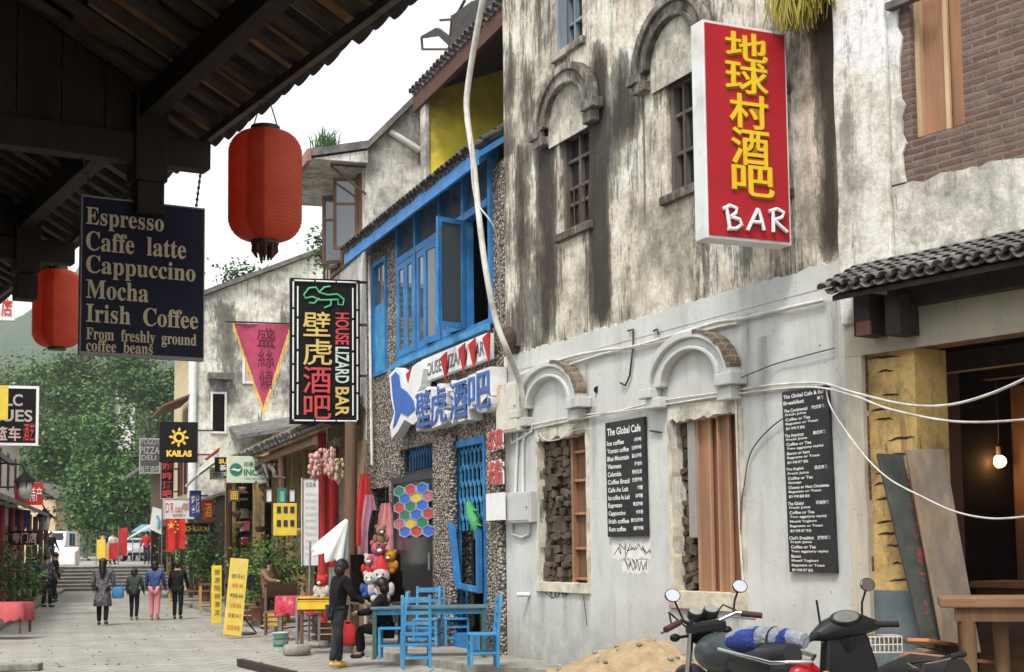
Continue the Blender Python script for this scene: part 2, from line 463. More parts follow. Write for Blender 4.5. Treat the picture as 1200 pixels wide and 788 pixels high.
WOODD = wood('dark_wood', (.035, .024, .018))
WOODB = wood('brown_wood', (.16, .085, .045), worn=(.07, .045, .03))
WOODX = wood('brown_wood_long', (.16, .085, .045), axis='X', worn=(.07, .045, .03))
PLY = wood('new_board', (.33, .17, .09), var=.35, scale=5, worn=(.24, .14, .09))
CREAM = plain('cream_paint', (.6, .55, .43), .8, .15, 5, .25, dirt=(.3, .25, .18))
STEEL = plain('dull_steel', (.3, .3, .3), .45, .2, 8, .1, .7)
RUST = plain('rusty_iron', (.08, .05, .037), .85, .4, 9, .3)
BLACKM = plain('black_board', (.017, .017, .018), .6, .25, 6, .08, dirt=(.035, .033, .03))
WHITEP = plain('white_letters', (.75, .75, .73), .6, .06, 9, 0)
WPLAST = plain('white_plastic', (.68, .68, .66), .45, .1, 4, .05, dirt=(.5, .47, .4))
TILEM = plain('grey_roof_tile', (.115, .108, .1), .85, .45, 7, .4, dirt=(.25, .235, .21))
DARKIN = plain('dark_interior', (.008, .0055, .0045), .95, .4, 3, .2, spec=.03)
RUBBLE = plain('rubble_stone', (.105, .08, .056), .95, .7, 3.5, .7, dirt=(.045, .035, .027), bdist=.03)

# ------------------------------------------------------------------ ground
def sheet(name, pts, m, z=0):
    mb = MB(); mb.add([(p[0], p[1], z) for p in pts], [tuple(range(len(pts)))])
    return tag(mb.build(name, m), None, None, kind='structure')
EARTH = plain('packed_earth', (.22, .2, .16), .95, .3, 1.2, .4)
PAVE = m_paving('street_slabs')
sheet('ground', [(-1500, -60), (1500, -60), (1500, 2500), (-1500, 2500)], EARTH, -.02)
YST = 63.0
sheet('street', [(-34, -4), (14, -4), (14, 20), (2, 30), (-8, YST + .3), (-40, YST + .3), (-34, 30)], PAVE, -.004)
KERB = plain('kerb_stone', (.27, .255, .22), .88, .25, 5, .35, dirt=(.14, .13, .11))
def slab(name, pts, m, z0, z1):
    n = len(pts); mb = MB()
    mb.add([(p[0], p[1], z0) for p in pts] + [(p[0], p[1], z1) for p in pts],
           [tuple(range(n, 2 * n))] + [(i, (i + 1) % n, (i + 1) % n + n, i + n) for i in range(n)])
    return tag(mb.build(name, m, bevel=.012), None, None, kind='structure')
k0, k1, k2 = G(215, 710), G(430, 770), G(560, 790)
PVZ = .12
slab('pavement', [k2 + Vector((3.2, -2.6, 0)), k2, k1, k0, G(196, 698), pf.W(-36, 0, -.4), pf.W(0, 0, -.4), pb.W(-.2, 0, -.4), pg.W(SG, 0, -.4), pg.W(SG + 1, 0, 1.6)], KERB, -.05, PVZ)
l0, l1 = G(4, 737), G(75, 694)
slab('pavement', [l0 + (l0 - l1) * .8, l1, l1 + (l1 - l0) * .6 , l1 + (l1 - l0) * .6 + Vector((-9, 0, 0)), l0 + Vector((-9, 0, 0))], KERB, -.05, PVZ)

# ------------------------------------------------------------------ the grey house
zl = (pg.P(604, 413)[1] + pg.P(982, 310)[1]) / 2
GT = 12.6
gh = thing('grey_house', 'weathered grey plaster house with arched window heads and a painted lower wall', 'building', pg.M)
wa = rect(pg, 656, 150, 691, 268)
wb_ = rect(pg, 781, 82, 836, 219)
wc = rect(pg, 652, -60, 682, 55)
wl = rect(pg, 633, 508, 691, 683)
wr = rect(pg, 791, 483, 871, 694)
s930 = pg.P(965, 200)[0]
GLASSD = plain('dark_window_glass', (.02, .022, .024), .15, .3, 3, 0, spec=.6)
OLDWOOD = wood('old_grey_wood', (.12, .1, .085), worn=(.05, .04, .035))
BWOOD = wood('faded_blue_wood', (.22, .27, .3))
bands = [(pg.P(612, 300)[0], .5, zl, 7.2, .14), (pg.P(641, 290)[0], .36, zl, 7.8, .36), (pg.P(704, 300)[0], .34, zl, 8.0, .55), (pg.P(672, 320)[0], .4, zl, 6.9, -.6), (pg.P(880, 250)[0], 1.3, zl, 8.8, .03),
         (pg.P(770, 290)[0], .5, zl, 7.0, -.1), (pg.P(740, 90)[0], .9, 7.5, 10, -.16), (pg.P(600, 100)[0], .8, zl, 13, .02), (s930 + .1, .3, zl, 14, .34), (pg.P(732, 165)[0], .5, 6.9, 7.9, .3), (pg.P(620, 120)[0], .35, 7.2, 8.6, .2)]
WEATH = m_weathered('weathered_plaster', bands, seed=3.3, amt=.46)
REND = m_render('grey_painted_render', drips=[(wl[0] + .1, .14, .2, wl[2] - .1), (wl[1] - .15, .2, .1, wl[2] - .1), (wl[0] + .8, .1, .4, wl[2] - .1), (wr[0] + .2, .2, .1, wr[2] - .15), (wr[1] - .1, .16, .2, wr[2] - .15), (wr[0] + .9, .12, .3, wr[2] - .15), (pg.P(700, 560)[0], .1, 1.4, 3.6), (pg.P(900, 500)[0], .16, 1.8, 4.0), (pg.P(985, 480)[0], .14, 1.0, 4.2), (pg.P(690, 440)[0], .12, 2.6, 4.2), (pg.P(880, 420)[0], .14, 3.0, 4.3)])
mb = MB()
wall_cells(mb, 0, SG - .003, -.3, GT, [wa, wb_, wc, wl, wr], 0, .4)
wq = pr.W(-.01, 0, -7.2) - pg.o; XR = wq.dot(pg.u)            # the party wall follows the shop house
mb.box(0, .3, .4, 7, -.3, GT); mb.box(0, XR, 7, 7.2, -.3, GT)
q0 = pr.W(-.01, 0, -.42) - pg.o; xa_ = q0.dot(pg.u)
mb.add([(x, y, z) for z in (-.3, GT) for x, y in ((xa_ - .3, .41), (xa_ - .01, .41), (XR, 6.99), (XR - .3, 6.99))], [(0, 1, 2, 3), (7, 6, 5, 4), (0, 4, 5, 1), (1, 5, 6, 2), (2, 6, 7, 3), (3, 7, 4, 0)])
mb.build('wall', WEATH, gh)
mb = MB(); mb.box(-.4, SG + .1, -.7, 7.6, GT, GT + .15); mb.prism([(-.4, GT + .15), (SG + .1, GT + .15), (SG / 2, GT + 2.2)], -.7, 7.6)
mb.build('roof', TILEM, gh)
# the painted lower coat, broken along its top edge, standing 25 mm proud
mb = MB()
xs = sorted({0, SG - .003, wl[0], wl[1], wr[0], wr[1]})
zs = [-.3, min(wl[2], wr[2]), max(wl[2], wr[2]), min(wl[3], wr[3]), max(wl[3], wr[3]), zl - .25]
wall_cells(mb, -.01, SG - .003, -.3, zl - .25, [wl, wr], -.028, -.002)
edge = rag([(-.01, zl), (SG - .003, zl)], .07, .022, 5)
mb.ring(edge, [(x, zl - .25) for x, z in edge], -.034, -.002)
mb.build('painted_coat', REND, gh)
# moulding strip below the break
mb = MB()
for (a, b, r) in ((604, 700, .03), ):
    pass
def arch(cx, aw, zs0, zap, material, deep=1.0, brick=None, tymp=None):
    n = 26
    def ell(k): return [(cx - aw * k * math.cos(math.pi * i / n), zs0 + (zap - zs0) * k * math.sin(math.pi * i / n)) for i in range(n + 1)]
    mb = MB()
    mb.ring(ell(1.0), ell(.86), -.17 * deep, -.03)
    mb.ring(ell(.86), ell(.70), -.12 * deep, -.03)
    mb.ring(ell(.70), ell(.63), -.15 * deep, -.03)
    mb.box(cx - aw * 1.09, cx - aw * .80, -.2 * deep, -.03, zs0 - .12, zs0 - .002)
    mb.box(cx - aw * .98, cx - aw * .64, -.16 * deep, -.03, zs0 - .25, zs0 - .122)
    mb.box(cx + aw * .74, cx + aw * 1.12, -.22 * deep, -.03, zs0 - .14, zs0 - .002)
    mb.box(cx + aw * .70, cx + aw * 1.0, -.17 * deep, -.03, zs0 - .3, zs0 - .142)
    o = mb.build('arch_moulding', material, gh, bevel=.012)
    inner = [(cx - aw * .64 * math.cos(math.pi * i / n), zs0 + (zap - zs0) * .64 * math.sin(math.pi * i / n)) for i in range(n + 1)]
    mb = MB(); mb.prism([(cx - aw * .64, zs0 - .3), *inner, (cx + aw * .64, zs0 - .3)], -.045, -.03)
    mb.build('tympanum', tymp or material, gh)
    if brick:
        r = random.Random(3)
        a = [(cx + aw * (1.02 + r.uniform(-.03, .03)) * math.sin(t), zs0 + (zap - zs0) * (1.015 + r.uniform(-.02, .02)) * math.cos(t)) for t in [math.radians(12 + 6 * i) for i in range(13)]]
        b_ = [(cx + aw * (.93 + r.uniform(-.035, .035)) * math.sin(t), zs0 + (zap - zs0) * (.93 + r.uniform(-.03, .03)) * math.cos(t)) for t in [math.radians(12 + 6 * i) for i in range(13)]]
        mb = MB(); mb.ring(a, b_, -.178 * deep, -.05); mb.build('exposed_brick', brick, gh)
BRK = m_brick('broken_brick', (.15, .095, .06), (.24, .19, .14), (.26, .235, .2), (.16, .08))
def span(x0, x1, y, yap, xap):
    a, b = pg.P(x0, y)[0], pg.P(x1, y)[0]
    return (a + b) / 2, (b - a) / 2, pg.P((x0 + x1) / 2, y)[1], pg.P(xap, yap)[1]
STAINED = m_weathered('stained_moulding', [], (.27, .25, .215), seed=8, amt=.42)
PALEPL = m_weathered('pale_plaster', [], (.5, .47, .4), seed=5.1, amt=.8)
arch(*span(615, 691, 474, 424, 652), REND, 1.1, BRK)
arch(*span(769, 872, 447, 389, 818), REND, 1.1, BRK)
arch(*span(634, 705, 137, 77, 668), STAINED, .9, tymp=PALEPL)
arch(*span(750, 842, 66, -6, 796), STAINED, .9, tymp=PALEPL)
# openings
def old_window(r, cols, rows, frame_m, dep=.14, name='window'):
    a, b, c, d = r; w = .07
    mb = MB()
    mb.box(a, a + w, dep - .08, dep + .04, c, d); mb.box(b - w, b, dep - .08, dep + .04, c, d)
    mb.box(a + w, b - w, dep - .08, dep + .04, c, c + w); mb.box(a + w, b - w, dep - .08, dep + .04, d - w, d)
    f = mb.build(name, frame_m, gh, bevel=.006)
    mb = MB()
    for i in range(1, cols): x = a + (b - a) * i / cols; mb.box(x - .022, x + .022, dep - .05, dep + .02, c + w, d - w)
    for i, z in enumerate(rows): zz = c + (d - c) * z; mb.box(a + w, b - w, dep - .045, dep + .015, zz - .02, zz + .02)
    mb.build('glazing_bar', frame_m, f)
    mb = MB(); mb.box(a + w, b - w, dep + .022, dep + .032, c + w, d - w); mb.build('pane', GLASSD, f)
    return f
f = old_window(wa, 2, (.28, .44, .72), OLDWOOD)
mb = MB()
for i in range(1, 6): x = wa[0] + (wa[1] - wa[0]) * i / 6; mb.cyl((x, .07, wa[2] + .07), (x, .07, wa[2] + (wa[3] - wa[2]) * .44), .012, n=6)
mb.build('window_bars', RUST, f)
f = old_window(wb_, 4, (.36, .7), OLDWOOD)
f = old_window(wc, 3, (.3, .6), BWOOD, .2)
mb = MB(); mb.box(wc[0] + .02, wc[0] + .12, -.02, .1, wc[2], wc[3]); mb.build('shutter', BWOOD, f)
for r_ in (wa, wb_, wc):
    mb = MB(); mb.box(r_[0] - .1, r_[1] + .1, -.07, -.003, r_[2] - .11, r_[2] - .002); mb.build('sill', STAINED, gh, bevel=.01)
# left lower opening: rubble infill and a wooden rack
mid = wl[0] + (wl[1] - wl[0]) * .56
def rubble_fill(a, b, c, d, y, seed, parent):
    r = random.Random(seed); mb = MB(); mb.box(a, b, y + .1, y + .3, c, d)
    z = c
    while z < d - .03:
        h = r.uniform(.05, .15); x = a - r.uniform(0, .1)
        while x < b - .04:
            w = min(r.uniform(.07, .24), b - x); dd = r.uniform(0, .12); h2 = h * r.uniform(.75, 1.25)
            M = Matrix.Translation((x + w / 2, y + .07 + dd, min(z + h / 2, d - .04))) @ Matrix.Rotation(r.uniform(-.35, .35), 4, 'Y')
            q = [(-.5, -.4), (-.42, -.5), (.38, -.5), (.5, -.35), (.5, .38), (.36, .5), (-.4, .5), (-.5, .36)]
            mb.prism([(p[0] * w * .94, p[1] * h2 * r.uniform(.85, 1.05)) for p in q], -.1, .06, M); x += w
        z += h
    return mb.build('rubble_infill', RUBBLE, parent, bevel=.012)
rubble_fill(wl[0], mid, wl[2], wl[3], .06, 3, gh)
mb = MB(); mb.box(mid, wl[1], .14, .18, wl[2], wl[3])
mb.build('board_infill', WOODB, gh)
mb = MB()
for x in (mid + .02, wl[1] - .05): mb.box(x, x + .045, .06, .138, wl[2], wl[3])
for k in (.02, .22, .45, .67, .86): z = wl[2] + (wl[3] - wl[2]) * k; mb.box(mid + .07, wl[1] - .06, .08, .136, z, z + .035)
mb.build('wooden_lattice', PLY, gh)
# right lower opening
m1 = wr[0] + (wr[1] - wr[0]) * .2
m2 = wr[0] + (wr[1] - wr[0]) * .3
rubble_fill(wr[0], m1 + .12, wr[2], wr[3], .1, 9, gh)
mb = MB(); mb.box(m1 - .02, m2, .02, .099, wr[2] + (wr[3] - wr[2]) * .3, wr[3]); mb.build('concrete_post', m_render('raw_concrete', (.3, .29, .27)), gh, bevel=.01)
nb = 4; x = m2 + .005
for i, w in enumerate((.27, .17, .22, .2, .12)):
    ww = w * (wr[1] - m2); mb = MB()
    mb.box(x, x + ww - .008, .08 + .025 * (i % 2), .16, wr[2], wr[3])
    mb.build('timber_board', PLY if i % 2 == 0 else wood('red_board', (.22, .095, .05), var=.35, scale=5), gh, bevel=.004)
    mb = MB(); mb.box(x - .015, x + .02, .045, .078, wr[2], wr[3]); mb.build('batten', wood('pink_batten', (.42, .24, .15), var=.2), gh)
    x += ww
# cream trims of broken tile round the openings
for r_, sd in ((wl, 1), (wr, 2)):
    a, b, c, d = r_; w = .055 if sd == 1 else .085
    mb = MB()
    mb.ring(rag([(b + w, c - w * 1.6), (b + w, d)], .15, .012, sd), rag([(b, c - w * 1.6), (b, d)], .15, .012, sd + 5), -.055, .1)
    mb.ring(rag([(a - w, c), (b + w, c)], .15, .008, sd + 9), [(x_, c - w * 2.4) for x_, z_ in rag([(a - w, c), (b + w, c)], .15, .008, sd + 9)], -.07, .16)
    mb.ring(rag([(a, c), (a, d)], .13, .015, sd + 3), rag([(a - w * .8, c), (a - w * .8, d)], .13, .02, sd + 4), -.045, .08)
    mb.build('window_trim', CREAM, gh, bevel=.004)
    mb = MB()
    top = rag([(a - .05, d + .12), (b + .03, d + .12)], .09, .025, sd + 20); bot = rag([(a - .05, d - .05), (b + .03, d - .05)], .09, .03, sd + 21)
    mb.ring(top, bot, -.05, .12); mb.build('broken_lintel', PALEPL, gh)
# little iron hooks and pins
mb = MB()
def on(px, py, off=0, pl=pg): s_, z_ = pl.P(px, py, off); return (s_, -off, z_)
for pts in ([(736, 388), (742, 386), (742, 405), (738, 440), (733, 452), (727, 449)], [(766, 388), (770, 386), (772, 392)], [(775, 507), (762, 505)]):
    mb = MB(); mb.tube([on(x_, y_, .06) for x_, y_ in pts], .014, 6); mb.build('iron_hook', RUST, gh)
mb = MB(); mb.cyl(on(700, 457, .035), on(700, 457, .02), .05, n=10); mb.build('drill_hole', plain('hole_black', (.01, .01, .01), .95), gh)  # plain black disc on the wall face stands for the hole
mb = MB(); mb.cyl(on(606, 697, .2), on(621, 697, .03), .035, n=8); mb.build('pipe_stub', WPLAST, gh)
# graffiti scribbles on cleaned patches
mb = MB()
for x0, x1, y0, y1, sd in ((722, 762, 637, 653, 1), (734, 758, 655, 669, 2), (640, 668, 691, 702, 4), (684, 688, 700, 734, 6)):
    r = random.Random(sd); pts = []
    n = 26
    for i in range(n):
        t = i / (n - 1)
        px = x0 + (x1 - x0) * t + r.uniform(-3, 3) * (x1 - x0 > 9); py = (y0 + y1) / 2 + r.uniform(-.5, .5) * (y1 - y0) if x1 - x0 > 9 else y0 + (y1 - y0) * t
        pts.append(on(px, py, .031))
    mb = MB(); mb.tube(pts, .006, 4); mb.build('graffiti', plain('black_marker', (.03, .03, .03), .8), gh)
mb = MB()
for x0, x1, y0, y1, sd in ((720, 765, 634, 656, 1), (732, 762, 654, 672, 2)):
    a, b, c, d = rect(pg, x0, y0, x1, y1)
    pol = rag([(a, c), (b, c), (b, d), (a, d), (a, c)], .06, .025, sd)[:-1]
    mb.prism(pol, -.0305, -.027)
mb.build('whitewash_patch', plain('whitewash', (.7, .69, .66), .9, .1), gh)

# ------------------------------------------------------------------ menu boards on the grey wall
def menu(px0, py0, px1, py1, label, rows, slant=0):
    a, b, c, d = rect(pg, px0, py0, px1, py1, .05)
    t = thing('menu_board', label, 'menu board', pg.M)
    mb = MB(); mb.prism([(a + slant, c), (b + slant, c), (b, d), (a, d)], -.075, -.035); mb.build('board', BLACKM, t, bevel=.006)
    mb = MB(); H = d - c; Wd = b - a
    for z, h, x, w, txt in rows:
        z1 = d - z * H; z0 = z1 - h * H; sl = slant * z
        put_text(mb, txt, a + x * Wd + sl, a + (x + w) * Wd + sl, z0, z1, -.079, .022)
    mb.build('lettering', WHITEP, t)
    return t
items = [('Ice coffee', '冰咖啡'), ('Yunnan coffee', '云南咖啡'), ('Blue Mountain', '蓝山咖啡'), ('Viennese', '维也纳'), ('Columbia', '哥伦比亚'), ('Coffee Brazil', '巴西咖啡'), ('Cafe Au Lait', '欧蕾'), ('Ice coffee Au Lait', '冰欧蕾'), ('Espresso', '意式咖啡'), ('Cappuccino', '卡布奇'), ('Irish coffee', '爱尔兰咖啡'), ('Rum coffee', '朗姆咖啡')]
rows = [(.055, .065, .06, .86, 'The Global Cafe')]
for i, (e, c) in enumerate(items):
    z = .165 + i * .068; w = min(.56, .042 * len(e) + .02)
    rows.append((z, .042 if 'y' not in e[1:] and 'p' not in e else .05, .05, w, e)); rows.append((z, .036, .94 - .064 * len(c), .06 * len(c), c))
menu(712, 492, 758, 629, 'small black drinks board with white writing between the two lower windows of the grey wall', rows, .02)
rows = [(.02, .022, .04, .9, 'The Global Cafe & Bar'), (.055, .022, .04, .46, 'Breakfast'), (.055, .02, .78, .15, '早餐')]
sec = [('The Continental', '欧式早餐', ['Fresh Juice', 'Coffee or Tea', 'Baguette or Toast', '果汁 咖啡 茶 面包']),
       ('The American', '美式早餐', ['Fresh Juice', 'Coffee or Tea', 'Two eggs(any style)', 'Bacon or ham', 'Baguette or Toast', '果汁 咖啡 鸡蛋 面包']),
       ('The English', '英式早餐', ['Fresh Juice', 'Coffee or Tea', 'Sausage', 'Cheese or Ham Omelette', 'Baguette or Toast', '果汁 咖啡 香肠 面包']),
       ('The Global', '环球早餐', ['Fresh Juice', 'Coffee or Tea', 'Two eggs(any style)', 'Muesli Yoghurt', 'Baguette or Toast', '果汁 咖啡 鸡蛋 酸奶']),
       ("Chef's Breakfast", '厨师早餐', ['Fresh Juice', 'Coffee or Tea', 'Two eggs(any style)', 'Bacon', 'Muesli Yoghurt', 'Baguette or Toast', '果汁 咖啡 鸡蛋 面包'])]
z = .1
for hd, ch, ls in sec:
    rows.append((z, .019, .04, min(.54, .035 * len(hd)), hd)); rows.append((z, .021, .66, .28, ch)); z += .0252
    for l in ls: rows.append((z, .017, .07, min(.88, .042 * len(l)), l)); z += .0252
    z += .012
menu(921, 455, 975, 671, 'tall narrow black breakfast board with white writing at the right end of the grey wall', rows, .05)

# ------------------------------------------------------------------ red bar sign
sh, _ = pg.P(938, 220)
ps = Plane(pg.W(sh, 0), math.atan2(-pg.n.y, -pg.n.x))
a, b, c, d = rect(ps, 826, 26, 924, 284)
c = (ps.P(838, 280)[1] + ps.P(927, 288)[1]) / 2; d = (ps.P(826, 22)[1] + ps.P(911, 38)[1]) / 2
t = thing('bar_sign', 'tall red lightbox sign with yellow characters and white BAR on the grey house', 'shop sign', ps.M)
RED = plain('sign_red', (.38, .012, .02), .5, .1, 3, .05)
WMET = plain('white_metal', (.68, .69, .68), .5, .08, 3, .05, dirt=(.45, .44, .4))
mb = MB(); mb.box(a, b, 0, .23, c, d); mb.build('casing', WMET, t, bevel=.01)
mb = MB(); mb.box(a + .02, b - .03, -.012, -.002, c + .035, d - .035); mb.build('face', RED, t)
YEL = plain('sign_yellow', (.78, .5, .02), .5, .08, 4, 0)
DYEL = plain('sign_yellow_edge', (.3, .17, .01), .6)
def sy(y, x=875): return ps.P(x, y)[1]
def sx(x, y=150): return ps.P(x, y)[0]
mb = MB(); mb2 = MB()
for ch, x0, y0, x1, y1 in (('地', 848, 40, 897, 73), ('球', 848, 73, 898, 111), ('村', 853, 112, 898, 152), ('酒', 855, 152, 899, 195), ('吧', 856, 195, 905, 231)):
    q = rect(ps, x0, y0, x1, y1)
    put_text(mb, ch, q[0], q[1], q[2], q[3], -.03, .012, .008)
    put_text(mb2, ch, q[0] + .012, q[1] + .02, q[2] - .018, q[3] - .012, -.018, .018, .006)
mb.build('lettering', YEL, t); mb2.build('lettering_edge', DYEL, t)
mb = MB()
def strokes(mb, pl, ss, r, off, n=7):
    for s_ in ss: mb.tube([(pl.P(x, y)[0], -off, pl.P(x, y)[1]) for x, y in s_], r, n)
strokes(mb, ps, [[(849, 245), (851, 256), (853, 268)], [(845, 246), (853, 242), (861, 245), (860, 251), (854, 255)], [(854, 255), (864, 258), (867, 264), (861, 269), (851, 269)],
                 [(886, 246), (880, 258), (874, 271)], [(886, 246), (890, 258), (893, 271)], [(879, 261), (891, 262)],
                 [(903, 247), (904, 260), (904, 273)], [(899, 249), (908, 246), (916, 250), (914, 256), (905, 259)], [(906, 260), (912, 266), (920, 273)]], .021, .035)
mb.build('brush_lettering', plain('sign_white', (.8, .8, .8), .5, .05), t)
mb = MB()
for y in (100, 222):
    z = ps.P(930, y)[1]; mb = MB(); mb.bar((b, .15, z), (.02, .15, z), .08, .08); mb.build('bracket', RUST, t)

# ------------------------------------------------------------------ shop house on the right
rh = thing('brick_shop_house', 'shop house with bare red brick upper wall and a dark open front', 'building', pr.M)
PLAST = m_weathered('white_plaster', [(.1, .3, 4, 12, .25)], (.62, .6, .53), (.2, .19, .16), seed=11, amt=.66)
BRICK = m_brick('old_red_brick', (.15, .08, .06), (.21, .135, .105), (.2, .175, .155), (.29, .07), .016)
RW = 9.0
op = rect(pr, 1003, 400, 1200, 900)                      # shop opening
ztop = pr.P(1100, 402)[1]
win = rect(pr, 1067, -60, 1127, 155)
mb = MB(); wall_cells(mb, 0, RW, -.3, 11, [(.2, RW - .6, -.4, ztop), win], .0, .35); mb.build('brick_wall', BRICK, rh)
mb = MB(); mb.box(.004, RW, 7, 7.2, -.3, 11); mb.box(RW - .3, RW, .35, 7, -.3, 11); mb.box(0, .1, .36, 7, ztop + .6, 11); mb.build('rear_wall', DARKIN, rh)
mb = MB(); mb.box(-.2, RW + .3, -.6, 7.4, 11, 11.2); mb.prism([(-.2, 11.2), (RW + .3, 11.2), (RW / 2, 13)], -.6, 7.4); mb.build('roof', TILEM, rh)
# plaster coat with a ragged edge round the bare brick
sL = pr.P(1058, 120)[0]; zB1 = pr.P(1062, 220)[1]; zB2 = pr.P(1200, 186)[1]
mb = MB()
e = rag([(sL, 10.9), (sL + .02, zB1 + .05)], .12, .035, 11)
mb.ring([(-.02, z) for x, z in e], e, -.03, -.002)
e2 = rag([(sL, zB1 + .03), (pr.P(1130, 200)[0], zB1 + .02), (pr.P(1200, 186)[0], zB2), (RW, zB2 + .1)], .1, .04, 12)
mb.ring(e2, [(x, ztop + .002) for x, z in e2], -.03, -.002)
mb.box(-.02, sL - .001, -.0295, -.002, ztop + .002, zB1 + .03)
mb.build('plaster_coat', PLAST, rh)
mb = MB(); w1 = pr.P(1003, 250)[0]; mb.ring([(x_, z_) for x_, z_ in rag([(pr.P(1046, 120)[0], ztop + .3), (pr.P(1046, 120)[0], 10.8)], .3, .01, 3)], [(x_, z_) for x_, z_ in rag([(pr.P(985, 120)[0], ztop + .3), (pr.P(985, 120)[0], 10.8)], .3, .015, 4)], -.1, -.031)
mb.build('pilaster', PLAST, rh, bevel=.02)
# boarded window
a, b, c, d = win
mb = MB(); k = a + (b - a) * .58
mb.box(a + .06, k - .004, .12, .15, c, d); mb.build('board', PLY, rh)
mb = MB(); mb.box(k, b, .15, .18, c, d); mb.build('board', PLY, rh)
mb = MB(); mb.box(a, a + .055, .06, .2, c, d); mb.box(k - .03, k + .02, .09, .118, c, d); mb.build('window_post', wood('pale_post', (.48, .33, .2)), rh)
mb = MB(); z = pr.P(1080, 2)[1]; mb.box(a - .2, a + .35, -.12, -.031, z, z + .07); mb.build('window_ledge', OLDWOOD, rh)
# lintel beam, wooden brackets, dark beam
zc = pr.P(1100, 340)[1]
mb = MB(); mb.box(0, RW - .6, -.06, -.032, ztop - .02, zc + .2); mb.build('lintel', m_render('cream_concrete', (.44, .41, .32)), rh)
mb = MB(); z0 = pr.P(1130, 352)[1]; z1 = pr.P(1130, 328)[1]; mb.box(pr.P(1056, 350)[0], RW - 1, -.2, -.064, z0, z1); mb.build('wall_plate', WOODD, rh)
for x0, x1, y0, y1 in ((1003, 1022, 345, 394), (1040, 1058, 345, 393)):
    q = rect(pr, x0, y0, x1, y1, .3); mb = MB(); mb.box(q[0], q[1], -.34, -.065, q[2], q[3]); mb.build('roof_bracket', WOODD, rh, bevel=.01)
mb = MB(); q = rect(pr, 1004, 377, 1022, 393, .35); mb.box(q[0] + .01, q[1] - .01, -.37, -.345, q[2], q[3]); mb.build('bracket_end', plain('red_wood', (.16, .06, .05)), rh)
# pent roof: deck plus rows of curved tiles
PO = .62
ze = pr.P(1080, 319, PO)[1]; zw = ze + .27
sa, sb = pr.P(968, 335, PO)[0], RW
mb = MB(); mb.add([(sa + .03, -PO + .05, ze - .05), (sb, -PO + .05, ze - .05), (sb, -.033, zw - .06), (sa + .03, -.033, zw - .06), (sa + .03, -PO + .05, ze - .1), (sb, -PO + .05, ze - .1), (sb, -.033, zw - .11), (sa + .03, -.033, zw - .11)],
                  [(0, 1, 2, 3), (7, 6, 5, 4), (0, 4, 5, 1), (0, 3, 7, 4), (1, 5, 6, 2)])
canopy = mb.build('canopy_roof', WOODD, rh)
def tile_rows(sa, sb, y0, z0, y1, z1, step, rows, rad, name, material, parent, seed=1, lift=.03, jit=.012):
    "overlapping half-round tiles laid up the slope, each course a bit out of line"
    r = random.Random(seed); mb = MB(); n = int((sb - sa) / step)
    d = Vector((0, y1 - y0, z1 - z0)); Lh = d.length / rows; d.normalize(); nrm = Vector((0, -d.z, d.y))
    if nrm.z < 0: nrm = -nrm
    for i in range(n + 1):
        x = sa + i * step
        for trough in (0, 1):
            for j in range(rows):
                base = Vector((x + (step / 2 if trough else 0) + r.uniform(-jit, jit), y0, z0)) + d * (j * Lh - .02 + r.uniform(-jit, jit) * 1.5) + nrm * (lift * (.3 if trough else 1))
                tip = base + d * (Lh * 1.22) - nrm * .012
                base = base + nrm * .014
                vs = []; m = 6
                for p in (base, tip):
                    rr = rad * (1.0 if p is base else .88)
                    for k in range(m + 1):
                        t = math.pi * k / m
                        up = math.sin(t) * rr * .75 * (-1 if trough else 1)
                        vs.append(p + Vector((math.cos(t) * rr, 0, 0)) + nrm * up)
                vs += [v - nrm * .014 for v in vs]
                q = m + 1; fs = []
                for k in range(m):
                    fs += [(k, k + 1, q + k + 1, q + k), (2 * q + k, 3 * q + k, 3 * q + k + 1, 2 * q + k + 1), (k, 2 * q + k, 2 * q + k + 1, k + 1)]
                mb.add(vs, fs, True)
    return mb.build(name, material, parent)
tile_rows(sa, sb - .1, -PO, ze, -.05, zw, .15, 5, .064, 'roof_tiles', TILEM, canopy, 4, .035)
mb = MB(); r = random.Random(2)
for k_ in range(int((sb - sa) / .15)):
    x = sa + k_ * .15
    if r.random() < .8: mb.ball((x, -PO + .02, ze + .045), (.04, .035, .028), 6)
tag(mb.build('mortar_ends', plain('white_mortar', (.55, .53, .48), .95), canopy), None, None, kind='stuff')
# yellow clay pier, white corner edge, interior of the shop
YCLAY = m_weathered('yellow_clay', [], (.5, .33, .12), (.22, .13, .05), seed=21, amt=.75)
pz = pr.P(1035, 692)[1]
pa, pb_ = pr.P(1004, 560)[0] , pr.P(1074, 560)[0]
mb = MB(); mb.box(.202, pb_, .03, .5, pz, ztop - .003); mb.build('clay_pier', YCLAY, rh)
mb = MB(); mb.box(.202, pb_ + .02, .01, .52, -.3, pz); mb.build('pier_base', plain('blue_grey_render', (.12, .15, .16), .9, .3, 4, .4, dirt=(.2, .2, .19)), rh)
r = random.Random(5); mb = MB()
for i in range(15):
    z = pz + (ztop - pz) * (i + .5 + r.uniform(-.3, .3)) / 15; x0 = r.uniform(.21, .45); w = r.uniform(.12, .4)
    x1 = min(pb_ - .02, x0 + w); p = rag([(x0, z), (x1, z + r.uniform(-.02, .02))], .05, .008, i)
    mb.ring([(x_, z_ + .02 * math.sin(math.pi * k / (len(p) - 1)) + .002) for k, (x_, z_) in enumerate(p)], p, .024, .04)
    mb.build('clay_crack', plain('crack_black', (.03, .02, .012), .95), rh); mb = MB()
mb = MB(); mb.ring(rag([(-.02, .1), (-.02, ztop + .25)], .2, .015, 1), rag([(.2, .1), (.2, ztop + .25)], .2, .015, 2), -.055, .3); mb.build('corner_edge', m_render('pale_corner', (.55, .5, .4), amt=.1), rh, bevel=.01)
